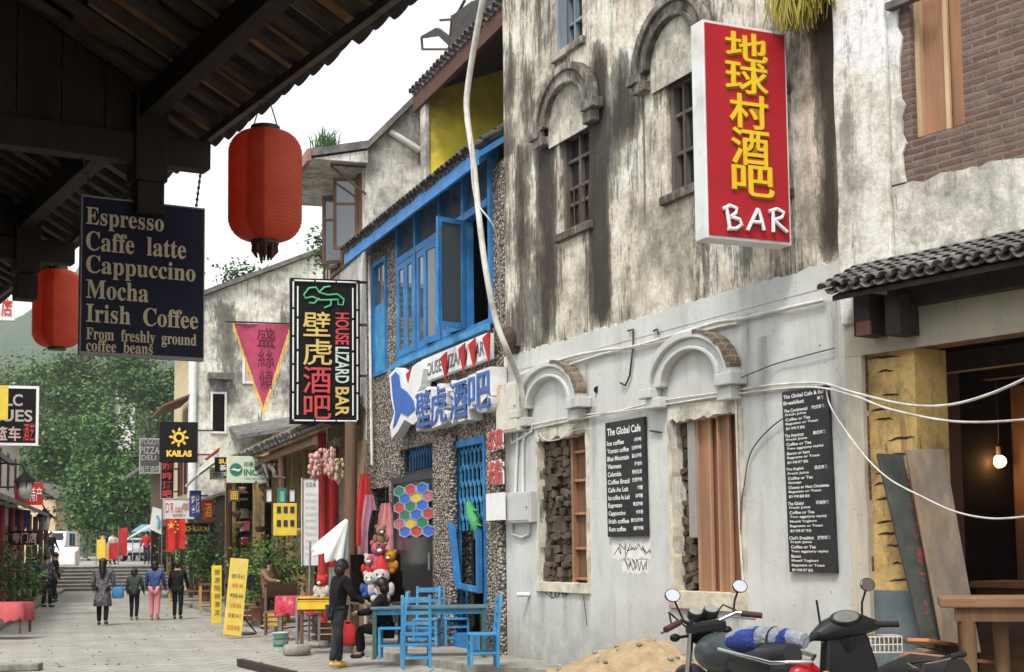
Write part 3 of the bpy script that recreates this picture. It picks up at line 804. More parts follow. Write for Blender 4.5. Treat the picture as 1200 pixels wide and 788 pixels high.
mb = MB(); mb.box(.2, RW - .4, .36, 7, -.1, .25); mb.build('shop_floor', plain('dark_concrete', (.12, .11, .1), .9), rh)
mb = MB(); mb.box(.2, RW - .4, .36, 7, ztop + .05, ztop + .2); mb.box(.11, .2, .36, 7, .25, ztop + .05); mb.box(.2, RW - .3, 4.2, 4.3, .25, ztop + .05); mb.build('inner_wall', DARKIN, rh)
for i in range(4):
    mb = MB(); y = .9 + i * .9; mb.box(.2, RW - .3, y, y + .14, ztop - .16, ztop + .04); mb.build('ceiling_beam', WOODD, rh)
mb = MB(); q = rect(pr, 1078, 480, 1108, 750, -1.0); mb.box(q[0], q[1], 1.0, 1.3, .25, ztop); mb.build('inner_post', wood('reddish_post', (.1, .045, .03)), rh)
mb = MB(); z = pr.P(1180, 680, -2.0)[1]; mb.box(pr.P(1140, 680, -2)[0], RW - 1, 1.5, 2.1, z - .07, z); mb.box(pr.P(1140, 680, -2)[0] + .1, RW - 1, 1.6, 2.0, .25, z - .07); mb.build('counter', WOODX, rh, bevel=.01)
mb = MB(); q0 = pr.P(1120, 541, -2.3)[0]; mb.box(q0, RW - .5, 2.3, 2.36, .26, ztop - .2); mb.build('added_glow_panel', wood('dark_red_boards', (.075, .036, .02)), rh)  # board panel added behind the lamp to catch its glow
# the glowing lamp inside
lp = pr.P(1170, 541, -2.05)
lm = thing('wall_lamp', 'glowing orange lamp inside the dark shop on the right', 'lamp', pr.M @ Matrix.Translation((lp[0], 2.05, lp[1])))
EM, nt, b_ = nodes('lamp_glow'); b_.inputs['Emission Color'].default_value = (1, .55, .16, 1); b_.inputs['Emission Strength'].default_value = 5; b_.inputs['Base Color'].default_value = (.8, .6, .3, 1)
mb = MB(); mb.ball((0, 0, 0), (.085, .085, .07), 12); mb.build('bulb', EM, lm)
mb = MB(); mb.cyl((0, 0, .06), (0, 0, .16), .035); mb.tube([(0, 0, .16), (0, .02, .3), (0, 0, ztop - lp[1] + .05)], .008, 5); mb.build('lamp_holder', WOODD, lm)
pl_ = bpy.data.lights.new('lamp_light', 'POINT'); pl_.energy = 26; pl_.color = (1, .55, .2); pl_.shadow_soft_size = .12
po = bpy.data.objects.new('lamp_light', pl_); COL.objects.link(po); po.parent = lm; po.location = (0, -.16, -.02)
# ------------------------------------------------------------------ timber house on the near left, eaves over the camera
e0 = D(311, 101, 8.1)
eu = Vector((.508, -.862)).normalized()
pe = Plane((e0.x, e0.y), math.atan2(eu.y, eu.x))       # X back towards the camera, Y towards the street, eave line at Y = 0
ZE = e0.z
SLP = .52
th = thing('timber_house', '', 'building', pe.M)
th['label'] = 'dark timber house on the near left with deep tiled eaves over the street'
X0, X1 = -9.0, 10.5
CLAY = plain('clay_tile_underside', (.62, .35, .16), .9, .3, 7, .3, dirt=(.3, .19, .1))
RAFT = wood('grey_rafter', (.15, .115, .09), axis='Y', worn=(.06, .045, .035))
mb = MB()
def zr(y): return ZE - SLP * y
yi = -4.6
# the roof skin as tiles seen from below: an undulating sheet
cols = int((X1 - X0) / .045); nr = 3
vs = []; ys = [.06, -.3, -.9]
for i in range(cols + 1):
    x = X0 + (X1 - X0) * i / cols
    w = .026 * math.sin(x * 2 * math.pi / .2)
    for y in ys: vs.append((x, y, zr(y) + w + .02))
fs = [(i * 3 + k, i * 3 + k + 1, i * 3 + 4 + k, i * 3 + 3 + k) for i in range(cols) for k in range(2)]
vs2 = [(a, b, c + .05) for a, b, c in vs]; n = len(vs)
mb.add(vs, fs, True); mb.add(vs2, fs, True)
mb.add(vs + vs2, [(i * 3, i * 3 + 3, n + i * 3 + 3, n + i * 3) for i in range(cols)])
roof = mb.build('roof_tiles', CLAY, th)
mb = MB(); mb.add([(X0, -.9, zr(-.9) + .03), (X1, -.9, zr(-.9) + .03), (X1, yi, zr(yi)), (X0, yi, zr(yi)), (X0, -.9, zr(-.9) + .1), (X1, -.9, zr(-.9) + .1), (X1, yi, zr(yi) + .1), (X0, yi, zr(yi) + .1)],
                  [(0, 1, 2, 3), (7, 6, 5, 4), (0, 4, 5, 1), (2, 6, 7, 3), (0, 3, 7, 4), (1, 5, 6, 2)])
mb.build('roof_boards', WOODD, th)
tile_rows(X0, X1, .1, zr(.1) + .045, -1.2, zr(-1.2) + .1, .2, 4, .085, 'top_tiles', plain('dark_eave_tile', (.05, .043, .04), .9, .4, 7, .4), roof, 8, .03)
x = X0 + .1
while x < X1:
    mb = MB(); mb.bar((x, .02, zr(.02) - .03), (x, yi, zr(yi) - .03), .085, .05); mb.build('rafter', RAFT, th); x += .27
mb = MB(); mb.box(X0, X1, -.05, -.01, ZE - .1, ZE - .05); mb.build('eave_batten', RAFT, th)
BEX = -.95
for y, s_ in ((-.42, .16), (-1.55, .17), (-2.7, .18)):
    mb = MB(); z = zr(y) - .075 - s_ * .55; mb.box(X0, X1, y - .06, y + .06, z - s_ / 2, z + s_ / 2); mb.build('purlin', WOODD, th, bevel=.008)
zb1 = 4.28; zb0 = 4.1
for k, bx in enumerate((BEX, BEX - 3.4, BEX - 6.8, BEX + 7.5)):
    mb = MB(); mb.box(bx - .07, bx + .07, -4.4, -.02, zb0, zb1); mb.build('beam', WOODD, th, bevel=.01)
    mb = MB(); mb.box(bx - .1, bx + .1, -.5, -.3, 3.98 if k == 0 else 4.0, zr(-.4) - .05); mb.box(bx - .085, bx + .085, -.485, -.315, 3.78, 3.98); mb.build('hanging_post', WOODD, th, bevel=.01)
for bx in (BEX, BEX - 3.4, BEX - 6.8):
    y = -4.3
    while y < -.52:
        mb = MB(); y2 = min(y + .26, -.5); mb.add([(bx + .02, y, zb1), (bx + .02, y2 - .012, zb1), (bx + .02, y2 - .012, zr(y2) - .02), (bx + .02, y, zr(y) - .02), (bx - .02, y, zb1), (bx - .02, y2 - .012, zb1), (bx - .02, y2 - .012, zr(y2) - .02), (bx - .02, y, zr(y) - .02)],
                          [(0, 1, 2, 3), (7, 6, 5, 4), (0, 4, 5, 1), (1, 5, 6, 2), (2, 6, 7, 3), (3, 7, 4, 0)]); mb.build('wall_plank', WOODD, th); y += .26
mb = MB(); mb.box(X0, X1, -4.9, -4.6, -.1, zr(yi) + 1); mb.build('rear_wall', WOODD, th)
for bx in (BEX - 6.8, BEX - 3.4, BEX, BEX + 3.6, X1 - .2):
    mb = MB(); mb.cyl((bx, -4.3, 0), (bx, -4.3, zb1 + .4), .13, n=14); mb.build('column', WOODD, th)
mb = MB()
a = (BEX - .9, -1.4, 4.12); b = (BEX - 2.2, -1.4, 4.12)
mb.tube([a, b], .016, 8); mb.build('tube_lamp', WPLAST, th)

# hanging coffee sign under the beam
psg = Plane(pe.W(BEX, 0), math.atan2(-pe.n.y, -pe.n.x))
t = thing('coffee_sign', 'dark blue hanging board with cream serif list from Espresso to Irish Coffee', 'sign', psg.M)
a, b, _, _ = rect(psg, 95, 240, 237, 416)
c = psg.P(166, 416)[1]; d = psg.P(166, 239)[1]
NAVY = plain('navy_board', (.008, .009, .03), .5, .25, 4, .05, spec=.2)
mb = MB(); mb.box(a, b, -.015, .02, c, d); mb.build('board', NAVY, t)
mb = MB(); EDGE = plain('pale_edge', (.28, .27, .27), .6)
mb.box(a - .008, b + .008, -.02, .025, c - .02, c - .001); mb.box(a - .008, b + .008, -.02, .025, d + .001, d + .01); mb.box(b + .001, b + .008, -.02, .025, c, d); mb.box(a - .008, a - .001, -.02, .025, c, d)
mb.build('board_edge', EDGE, t)
def serif(sx_): return ''.join(chr(0x1D400 + ord(ch) - 65) if 'A' <= ch <= 'Z' else chr(0x1D41A + ord(ch) - 97) if 'a' <= ch <= 'z' else ch for ch in sx_)
mb = MB()
for txt, x1, y0, y1 in (('Espresso', 191, 243, 269), ('Caffe  latte', 217, 271, 294), ('Cappuccino', 228, 299, 326), ('Mocha', 173, 328, 350), ('Irish  Coffee', 231, 356, 378), ('From  freshly  ground', 229, 384, 402), ('coffee  beans', 178, 398, 412)):
    q = rect(psg, 100, y0, x1, y1)
    q0 = psg.P(100, y1)[1]; q1 = psg.P(100, y0)[1]
    put_text(mb, serif(txt), q[0], q[1], q0, q1, -.019, .006)
mb.build('lettering', plain('cream_letters', (.66, .57, .37), .6, .05), t)
for (x0, y0), (x1, y1) in (((237, 188), (230, 243)), ((93, 172), (112, 241))):
    p = psg.P(x0, y0); q = psg.P(x1, y1); n = 16; mb = MB()
    for i in range(n):
        u0, u1 = i / n, (i + .8) / n
        f = lambda u: (p[0] + (q[0] - p[0]) * u, 0.0, p[1] + (q[1] - p[1]) * u)
        mb.tube([f(u0), f(u1)], .006 + .004 * (i % 2), 5)
    mb.build('chain', RUST, t)

# red lanterns under the eave
m, nt, b_ = nodes('red_lantern_paper')
v = coords(nt)
cc = ramp(nt, noi(nt, v, 5, 5), [(.35, (.88, .17, .09)), (.65, (.97, .26, .15))])
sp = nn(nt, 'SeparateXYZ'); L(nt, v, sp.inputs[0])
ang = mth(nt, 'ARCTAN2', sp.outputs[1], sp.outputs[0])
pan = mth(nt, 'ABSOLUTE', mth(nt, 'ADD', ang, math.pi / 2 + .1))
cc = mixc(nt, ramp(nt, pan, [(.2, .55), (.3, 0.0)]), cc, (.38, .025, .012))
L(nt, cc, b_.inputs['Base Color']); b_.inputs['Roughness'].default_value = .55

tr_ = nn(nt, 'BsdfTranslucent'); L(nt, cc, tr_.inputs[0]); mx_ = nn(nt, 'MixShader'); mx_.inputs[0].default_value = .58
L(nt, b_.outputs[0], mx_.inputs[1]); L(nt, tr_.outputs[0], mx_.inputs[2]); L(nt, mx_.outputs[0], nt.nodes['Material Output'].inputs['Surface'])
LANT = m
OLIVE = plain('brass_cap', (.1, .085, .04), .5, .3, 8, .1, .4)
def lantern(M, R, H, top, label, tassel=True):
    t = thing('red_lantern', label, 'lantern', M, 'red paper lanterns under the eaves')
    prof = []; n = 96
    for i in range(n + 1):
        z = -H / 2 + H * i / n
        k = abs(z) / (H / 2); rc = R * .62
        zz = max(0, abs(z) - (H / 2 - rc))
        r = R - rc + math.sqrt(max(0, rc * rc - zz * zz)) if zz > 0 else R
        r = max(r, R * .34)
        prof.append((r * (1 + .012 * math.cos(i / n * 2 * math.pi * 30)), z))
    mb = MB(); mb.lathe(prof, 40); mb.build('paper_body', LANT, t)
    mb = MB(); mb.lathe([(R * .36, H / 2 - .02), (R * .4, H / 2), (R * .4, H / 2 + R * .14), (R * .33, H / 2 + R * .14), (R * .33, H / 2)], 24); mb.build('top_cap', OLIVE, t)
    mb = MB(); mb.lathe([(R * .36, -H / 2 - R * .12), (R * .38, -H / 2 - R * .1), (R * .38, -H / 2 + .02), (R * .3, -H / 2 + .02)], 24); mb.build('bottom_cap', OLIVE, t)
    mb = MB()
    for s_ in (-1, 1): mb.tube([(s_ * R * .34, 0, H / 2 + R * .12), (s_ * R * .06, 0, top)], .004, 5)
    mb.build('hanging_cord', RUST, t)
    if tassel:
        r = random.Random(4); mb = MB()
        for k in range(9):
            an = k / 9 * 6.28; x, y = math.cos(an) * R * .3, math.sin(an) * R * .3
            mb.tube([(x, y, -H / 2 - R * .1), (x * 1.05, y, -H / 2 - R * .3), (x * r.uniform(.6, .9), y, -H / 2 - R * r.uniform(.4, .62))], [.012, .014, .006], 6)
        mb.build('tassel', plain('tassel_brown', (.12, .05, .035), .9), t)
    return t
p1_, p2_ = D(311, 147, 8.1), D(311, 290, 8.1); R1 = 43 / 1700 * 8.1 * 1.01
H1 = p1_.z - p2_.z - .075
lantern(T((p1_.x, p1_.y, (p1_.z + p2_.z) / 2)), R1, H1, ZE - (p1_.z + p2_.z) / 2 - .05, 'large red paper lantern hanging from the eave in the open, right of the coffee sign')
yl = 12.9; q1, q2 = D(68, 312, yl), D(68, 412, yl)
lantern(T((q1.x, q1.y, (q1.z + q2.z) / 2)), 28.5 / 1700 * yl, q1.z - q2.z - .075, ZE - (q1.z + q2.z) / 2 - .05, 'smaller looking red paper lantern farther off, half behind the coffee sign', False)
# ------------------------------------------------------------------ the blue bar
BLUE = painted('blue_paint', (.028, .18, .44), (.07, .27, .52))
BLUEL = painted('pale_blue_paint', (.045, .26, .5), (.12, .36, .56), (.2, .17, .13), 7)
PEB = m_pebble('pebble_wall', (.5, .42, .33), (.17, .15, .125), (.05, .042, .036), 17)
bh = thing('blue_bar', 'pebble faced two storey bar with bright blue windows, blue eaves and a blue door', 'building', pb.M)
ZEV = pb.P(578, 195)[1]
def zat(pl, x, y, off=0): return pl.P(x, y, off)[1]
zs1 = (zat(pb, 468, 427) + zat(pb, 577, 381)) / 2        # sill of the long window
zt1 = (zat(pb, 468, 262) + zat(pb, 577, 168)) / 2
W1 = (pb.P(467, 345)[0], pb.P(578, 300)[0], zs1, zt1)
W0 = (pb.P(438, 380)[0], pb.P(454, 380)[0], zat(pb, 446, 440), zat(pb, 446, 305))
dh = zat(pb, 485, 524)
D0 = (pb.P(468, 620)[0], pb.P(508, 620)[0], PVZ, dh)
dz = zat(pb, 550, 514)
D1 = (pb.P(529, 620)[0], pb.P(570, 620)[0], PVZ, dz)
D2 = (SB + .25, pb.P(456, 620)[0], PVZ, zat(pb, 445, 572))
mb = MB(); wall_cells(mb, SB, -.003, -.3, ZEV, [W1, W0, D0, D1, D2], 0, .35); mb.build('wall', PEB, bh)
mb = MB(); mb.box(SB, SB + .25, .35, 5, -.3, ZEV); mb.box(-.25, -.003, .35, 5, -.3, ZEV); mb.box(SB, -.003, 5, 5.2, -.3, ZEV); mb.build('rear_wall', PALEPL, bh)
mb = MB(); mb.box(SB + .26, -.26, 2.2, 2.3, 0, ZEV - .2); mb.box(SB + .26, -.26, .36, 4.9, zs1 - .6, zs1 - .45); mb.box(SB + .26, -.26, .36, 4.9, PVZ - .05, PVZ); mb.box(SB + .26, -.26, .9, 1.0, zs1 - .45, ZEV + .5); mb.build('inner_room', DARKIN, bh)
# eave
PB = .42
f0, f1 = pb.P(405, 296, PB), pb.P(575, 168, PB)
zf = (f0[1] + f1[1]) / 2 + .0
xl, xr = f0[0], -.02
mb = MB(); mb.box(xl, xr, -PB - .03, -PB + .02, zf - .22, zf + .02); mb.build('fascia', plain('worn_blue_fascia', (.04, .2, .5), .6, .3, 4, .15, dirt=(.08, .22, .42)), bh)
zw_ = zf + 1.0
mb = MB(); mb.add([(xl, -PB + .021, zf - .1), (xr, -PB + .021, zf - .1), (xr, 1.6, zw_ + .25), (xl, 1.6, zw_ + .25), (xl, -PB + .021, zf), (xr, -PB + .021, zf), (xr, 1.6, zw_ + .35), (xl, 1.6, zw_ + .35)],
                  [(0, 1, 2, 3), (7, 6, 5, 4), (0, 4, 5, 1), (2, 6, 7, 3), (0, 3, 7, 4), (1, 5, 6, 2)])
roof = mb.build('roof', BLUE, bh)
tile_rows(xl + .05, xr - .12, -PB - .05, zf + .03, 1.5, zw_ + .38, .2, 8, .085, 'roof_tiles', plain('dark_roof_tile', (.055, .05, .047), .85, .4, 7, .4, dirt=(.12, .11, .1)), roof, 6, .05)
for i in range(9):
    x = xl + .3 + (xr - xl - .5) * i / 8; mb = MB(); mb.bar((x, -PB + .03, zf - .15), (x, -.01, zf + .28), .08, .1); mb.build('rafter', BLUE, bh)
# left eave end shows a pale board
# windows
def frame(mb, a, b, c, d, w, y0, y1):
    mb.box(a, a + w, y0, y1, c, d); mb.box(b - w, b, y0, y1, c, d); mb.box(a + w, b - w, y0, y1, c, c + w); mb.box(a + w, b - w, y0, y1, d - w, d)
GLS, nt, b_ = nodes('window_glass'); b_.inputs['Base Color'].default_value = (.07, .085, .09, 1); b_.inputs['Roughness'].default_value = .08; b_.inputs['Specular IOR Level'].default_value = .9
a, b, c, d = W1
mb = MB(); frame(mb, a, b, c, d, .1, -.06, .12); win = mb.build('long_window', BLUE, bh, bevel=.008)
zt = c + (d - c) * .70
mb = MB(); mb.box(a + .1, b - .1, -.07, .1, zt - .06, zt + .06); mb.build('transom_bar', BLUE, win)
cuts = [pb.P(x, 330)[0] for x in (467, 490, 519, 547, 578)]
for x in cuts[1:-1]:
    mb = MB(); mb.box(x - .06, x + .06, -.075, .1, c + .1, d - .1); mb.build('mullion', BLUE, win)
for i in range(4):
    x0, x1 = cuts[i] + .1, cuts[i + 1] - .1
    mb = MB(); mb.box(x0, x1, .02, .03, zt + .06, d - .1); mb.build('top_pane', GLS, win)
    if i == 3: continue
    xm = (x0 + x1) / 2
    for (p, q, swing) in ((x0, xm - .01, 0), (xm + .01, x1, (0.0, .12, .2, 0)[i])):
        mb = MB(); w = q - p
        fr = .12
        M_ = T((q, -.03, 0), 0) @ Matrix.Rotation(swing, 4, 'Z')
        def bb(x_0, x_1, y_0, y_1, z_0, z_1): mb.box(x_0 - q, x_1 - q, y_0, y_1, z_0, z_1, M_)
        zc0, zc1 = c + .11, zt - .07
        bb(p, p + fr, -.03, .02, zc0, zc1); bb(q - fr, q, -.03, .02, zc0, zc1); bb(p + fr, q - fr, -.03, .02, zc0, zc0 + fr); bb(p + fr, q - fr, -.03, .02, zc1 - fr, zc1)
        ca = mb.build('casement', BLUE, win)
        mb = MB(); bb(p + fr, q - fr, -.012, -.004, zc0 + fr, zc1 - fr); mb.build('pane', GLS, ca)
# the open bay at the right
x0, x1 = cuts[3] + .06, cuts[4] - .1
mb = MB(); M_ = T((x0, -.05, 0)) @ Matrix.Rotation(-1.25, 4, 'Z'); fr = .08; w = (x1 - x0) * .5
for q in ((0, fr, c + .1, zt - .06), (w - fr, w, c + .1, zt - .06), (fr, w - fr, c + .1, c + .1 + fr), (fr, w - fr, zt - .06 - fr, zt - .06)): mb.box(q[0], q[1], -.03, .02, q[2], q[3], M_)
ca = mb.build('casement', BLUE, win)
mb = MB(); mb.box(fr, w - fr, -.01, 0, c + .18, zt - .14, M_); mb.build('pane', GLS, ca)
mb = MB(); mb.box(a - .12, b, -.16, -.061, c - .1, c - .002); mb.build('window_sill', BLUEL, win)
a, b, c, d = W0
mb = MB(); frame(mb, a, b, c, d, .08, -.05, .1); win0 = mb.build('narrow_window', BLUE, bh, bevel=.006)
mb = MB(); mb.box(a + .08, b - .08, .0, .05, c + .08, c + (d - c) * .62); mb.build('shutter', BLUEL, win0)
mb = MB(); mb.box(a + .08, b - .08, .02, .03, c + (d - c) * .62, d - .08); mb.build('pane', GLS, win0)
# honeycomb door, standing open a little
DKF = plain('dark_green_frame', (.035, .045, .042), .6, .3, 6, .1)
ha, hb, hc, hd = pb.P(460, 620, .1)[0], pb.P(510, 620, .1)[0], PVZ + .03, zat(pb, 485, 556, .1)
dr = thing('x', None, None); bpy.data.objects.remove(dr)
mb = MB(); frame(mb, ha, hb, hc, hd, .13, -.12, -.05); door = mb.build('honeycomb_door', DKF, bh, bevel=.008)
mb = MB(); mb.box(ha + .13, hb - .13, -.09, -.08, hc + .13, hd - .13); mb.build('pane', GLASSD, door)
hexc = [plain('hex_' + n_, c_, .45, .1, 4, 0) for n_, c_ in (('blue', (.03, .14, .55)), ('green', (.02, .2, .1)), ('red', (.5, .06, .05)), ('yellow', (.65, .45, .06)), ('rose', (.42, .14, .14)))]
pat = [[1, 2, 0], [0, 3, 4, 0], [2, 1, 0], [1, 0, 2, 1], [4, 3, 1], [0, 2, 0, 0]]
hw = (hb - ha - .2) / 3.4; zt_ = hd - .2; hh = hw * .5
zr0 = zat(pb, 490, 630, .1); rowh = (zt_ - zr0) / 6.2
k = 0
for rI, row in enumerate(pat):
    for cI, ci in enumerate(row[:3]):
        cx = ha + .16 + hw * (.55 + cI) + (hw / 2 if rI % 2 else 0); cz = zt_ - rowh * (rI + .5)
        mb = MB(); mb.prism([(cx + hw * .52 * math.cos(math.radians(60 * i + 30)), cz + rowh * .66 * math.sin(math.radians(60 * i + 30))) for i in range(6)], -.125, -.09); mb.build('hexagon_pane', hexc[ci], door)
        mb = MB()
        o_ = [(cx + hw * .57 * math.cos(math.radians(60 * i + 30)), cz + rowh * .72 * math.sin(math.radians(60 * i + 30))) for i in range(7)]
        i_ = [(cx + hw * .49 * math.cos(math.radians(60 * i + 30)), cz + rowh * .61 * math.sin(math.radians(60 * i + 30))) for i in range(7)]
        mb.ring(o_, i_, -.135, -.126); mb.build('hexagon_rim', plain('hex_rim', (.3, .33, .4), .5), door)
mb = MB(); mb.cyl((hb - .2, -.15, hc + 1.2), (hb - .2, -.15, hc + 1.5), .02); mb.build('handle', STEEL, door)
mb = MB(); 
a, b = D0[0], D0[1]; mb.box(a, b, .1, .16, hd + .02, hd + .1); mb.box(a, a + .07, .1, .16, hd + .1, dh); mb.box(b - .07, b, .1, .16, hd + .1, dh)
mb.build('fanlight_frame', DKF, bh)
def lattice(mb, a, b, c, d, y, step, w=.022, t_=.02):
    "honeycomb lattice of slim bars"
    n = max(2, int((b - a) / step)); st = (b - a) / n; rh_ = st * 1.15
    m_ = max(1, int((d - c) / rh_)); rh_ = (d - c) / m_
    for j in range(m_):
        for i in range(n + 1):
            x = a + st * (i + (.5 if j % 2 else 0)); z = c + rh_ * j
            if x > b + .001: continue
            mb.bar((x, y, z), (x, y, z + rh_ * .55), w, t_)
            for s_ in (-1, 1):
                xx = x + s_ * st / 2
                if a - .001 <= xx <= b + .001: mb.bar((x, y, z + rh_ * .55), (xx, y, z + rh_), w, t_)
    return mb
mb = MB(); lattice(mb, D0[0] + .3, D0[1] - .08, hd + .12, dh, .13, .17); mb.build('fanlight_lattice', BLUE, bh)
# blue lattice door
a, b, c, d = D1
mb = MB(); mb.box(a, a + .26, -.08, .1, PVZ, d); mb.box(b - .08, b, -.03, .1, PVZ, d); mb.box(a + .26, b - .08, -.03, .1, d - .12, d); dfr = mb.build('door_frame', BLUE, bh, bevel=.008)
zl0 = zat(pb, 555, 622)
mb = MB(); lattice(mb, a + .26, b - .08, zl0, d - .12, .06, .2, .03, .03); mb.build('door_lattice', BLUEL, dfr)
mb = MB(); mb.bar((a + .3, -.1, zat(pb, 546, 610)), (a + .62, -.1, PVZ + 1.0), .1, .08); mb.bar((a + .62, -.1, PVZ + 1.0), (b - .05, -.1, PVZ + .95), .1, .08); mb.bar((b - .08, -.1, PVZ + .9), (b - .08, -.1, PVZ + 1.9), .09, .08)
mb.build('half_gate', BLUE, dfr)
mb = MB(); mb.box(D0[0] - .1, D1[1] + .1, -.1, .3, PVZ + .003, PVZ + .22); mb.build('door_step', BLUE, bh)
t = thing('lizard_figure', 'green lizard figure climbing the blue lattice door', 'figure', pb.M)
pts = [(556, 590), (559, 600), (563, 610), (566, 622), (563, 632)]
mb = MB(); mb.tube([(pb.P(x, y)[0], -.1, pb.P(x, y)[1]) for x, y in pts], [.05, .09, .1, .06, .015], 8)
for x0, y0, x1, y1 in ((558, 598, 552, 603), (560, 600, 567, 598), (564, 615, 559, 620), (565, 615, 571, 616)):
    mb.tube([(pb.P(x0, y0)[0], -.1, pb.P(x0, y0)[1]), (pb.P(x1, y1)[0], -.1, pb.P(x1, y1)[1])], [.03, .015], 6)
mb.build('body', plain('lizard_green', (.05, .28, .09), .6), t)
# pillars of pebbles in front of the wall
for x0, x1 in ((508, 529), (571, 596)):
    mb = MB(); p_, q_ = pb.P(x0, 640, .12)[0], min(pb.P(x1, 640, .12)[0], -.02)
    n_ = 10; mb.box(p_, q_, -.14, -.003, PVZ - .1, dh + .05); mb.build('pebble_pillar', PEB, bh, bevel=.04)
# sign letters over the doors: white bodies with blue faces
WS = plain('sign_white_side', (.7, .71, .7), .5, .08, 3, .05, dirt=(.5, .5, .47))
SBL = plain('sign_blue_face', (.03, .12, .42), .45, .15, 3, 0)
OFF = .3
for ch, x0, y0, x1, y1 in (('壁', 487, 452, 506, 506), ('虎', 504, 447, 525, 503), ('酒', 526, 440, 549, 498), ('吧', 548, 431, 577, 487)):
    t = thing('sign_letter', 'blue faced white sign character, %s over the bar door' % {'壁': 'beside the lizard emblem', '虎': 'second from the left', '酒': 'third from the left', '吧': 'last at the right'}[ch], 'sign letter', pb.M, 'raised sign characters over the blue bar')
    q = rect(pb, x0, y0, x1, y1, OFF)
    zz0 = pb.P((x0 + x1) / 2, y1, OFF)[1]; zz1 = pb.P((x0 + x1) / 2, y0, OFF)[1]
    mb = MB(); put_text(mb, ch, q[0] + .02, q[1] - .02, zz0 + .04, zz1 - .04, -.17, .05, .13); mb.build('body', WS, t)
    mb = MB(); put_text(mb, ch, q[0] + .06, q[1] - .06, zz0 + .09, zz1 - .09, -.315, .0, .006); mb.build('face', SBL, t)
t = thing('lizard_emblem', 'white and blue lizard shaped emblem left of the sign characters', 'emblem', pb.M, 'raised sign characters over the blue bar')
def poly(pl, pts, off): return [pl.P(x, y, off) for x, y in pts]
outl = poly(pb, [(456, 440), (464, 431), (471, 436), (473, 448), (478, 452), (483, 430), (491, 424), (496, 432), (493, 452), (486, 466), (489, 478), (494, 488), (484, 498), (474, 492), (466, 506), (459, 514), (457, 500), (462, 484), (458, 466)], OFF)
mb = MB(); mb.prism(outl, -.3, -.12); mb.build('body', WS, t)
inn = poly(pb, [(459, 442), (464, 436), (468, 440), (470, 454), (478, 460), (485, 470), (487, 480), (478, 488), (470, 484), (464, 498), (461, 502), (464, 484), (461, 466)], OFF)
mb = MB(); mb.prism(inn, -.315, -.301); mb.build('face', SBL, t)
t = thing('name_board', 'narrow white board with small grey capitals under the long blue window', 'sign', pb.M)
q0, q1 = pb.P(497, 437, .15), pb.P(574, 404, .15)
zc_ = (q0[1] + q1[1]) / 2
mb = MB(); mb.box(q0[0], q1[0], -.2, -.08, zc_ - .2, zc_ + .2); mb.build('board', WS, t)
mb = MB(); put_text(mb, 'HOUSE  LIZARD  BAR', q0[0] + .1, q1[0] - .1, zc_ - .13, zc_ + .1, -.205, .02); mb.build('lettering', plain('grey_letters', (.12, .12, .13)), t)
r = random.Random(2); REDC = plain('red_cloth', (.42, .02, .02), .8, .25, 5, .2)
for i, x in enumerate((479, 520, 541, 553, 570)):
    q = pb.P(x, 440 - (x - 497) * .45, .25); mb = MB(); mb.add([(q[0] - .16, -.24, q[1] + .16), (q[0] + .2, -.25, q[1] + .22), (q[0] + .05, -.22, q[1] - .26), (q[0] - .16, -.26, q[1] + .163), (q[0] + .2, -.27, q[1] + .223), (q[0] + .05, -.24, q[1] - .257)], [(0, 1, 2), (5, 4, 3), (0, 3, 4, 1), (1, 4, 5, 2), (2, 5, 3, 0)]); mb.build('red_pennant', REDC, t)
# small red and white characters down the corner pillar
t = thing('pillar_sign', 'red and white painted characters on the pebble pillar beside the meter boxes', 'sign', pb.M)
mb = MB(); q = rect(pb, 571, 503, 588, 528, .2); put_text(mb, '欢迎', q[0], q[1], q[2], q[3], -.2, .0, .01); q = rect(pb, 571, 540, 588, 568, .2); put_text(mb, '光临', q[0], q[1], q[2], q[3], -.2, .0, .01)
mb.build('lettering', plain('pinkish_red', (.5, .1, .09), .6), t); mb = MB(); q = rect(pb, 570, 502, 589, 529, .19); put_text(mb, '欢迎', q[0], q[1], q[2], q[3], -.17, .05, .01); q = rect(pb, 570, 539, 589, 569, .19); put_text(mb, '光临', q[0], q[1], q[2], q[3], -.17, .05, .01); mb.build('lettering_edge', WHITEP, t)
mb = MB(); q = rect(pb, 571, 578, 591, 610, .2); put_text(mb, 'III', q[0], q[1], q[2], q[3], -.2, .07, .02); mb.build('white_strokes', WHITEP, t)

# ------------------------------------------------------------------ neon sign of the bar, square to the street
xn = pb.P(431, 400)[0]
pn = Plane(pb.W(xn, 0), math.atan2(-pb.n.y, -pb.n.x) - math.radians(6))
t = thing('neon_bar_sign', 'tall black neon sign with a green lizard outline, gold and red characters and rotated words', 'shop sign', pn.M)
t['label'] = 'tall black neon sign with green lizard outline and gold and red characters'
a, b, _, _ = rect(pn, 340, 326, 422, 498)
c = pn.P(381, 497)[1]; d = pn.P(381, 327)[1]
mb = MB(); mb.box(a, b, 0, .16, c, d); mb.build('panel', plain('matt_black', (.006, .006, .006), .7, .2, spec=.15), t, bevel=.01)
TW = plain('neon_tube_white', (.75, .74, .72), .3, .05)
TR = plain('neon_tube_red', (.55, .06, .06), .4, .1); TG = plain('neon_tube_green', (.1, .42, .2), .4, .1); GOLD = plain('neon_gold', (.62, .45, .13), .45, .15)
mb = MB()
def dash(p, q, n):
    p, q = Vector(p), Vector(q)
    for i in range(n): mb.tube([p.lerp(q, (i + .04) / n), p.lerp(q, (i + .96) / n)], .018, 6)
for k in (.06, .15):
    for x in (a + k, b - k): dash((x, -.03, c + k), (x, -.03, d - k), 5 if k < .1 else 4)
    if k < .1:
        for z in (c + k, d - k): dash((a + k, -.03, z), (b - k, -.03, z), 3)
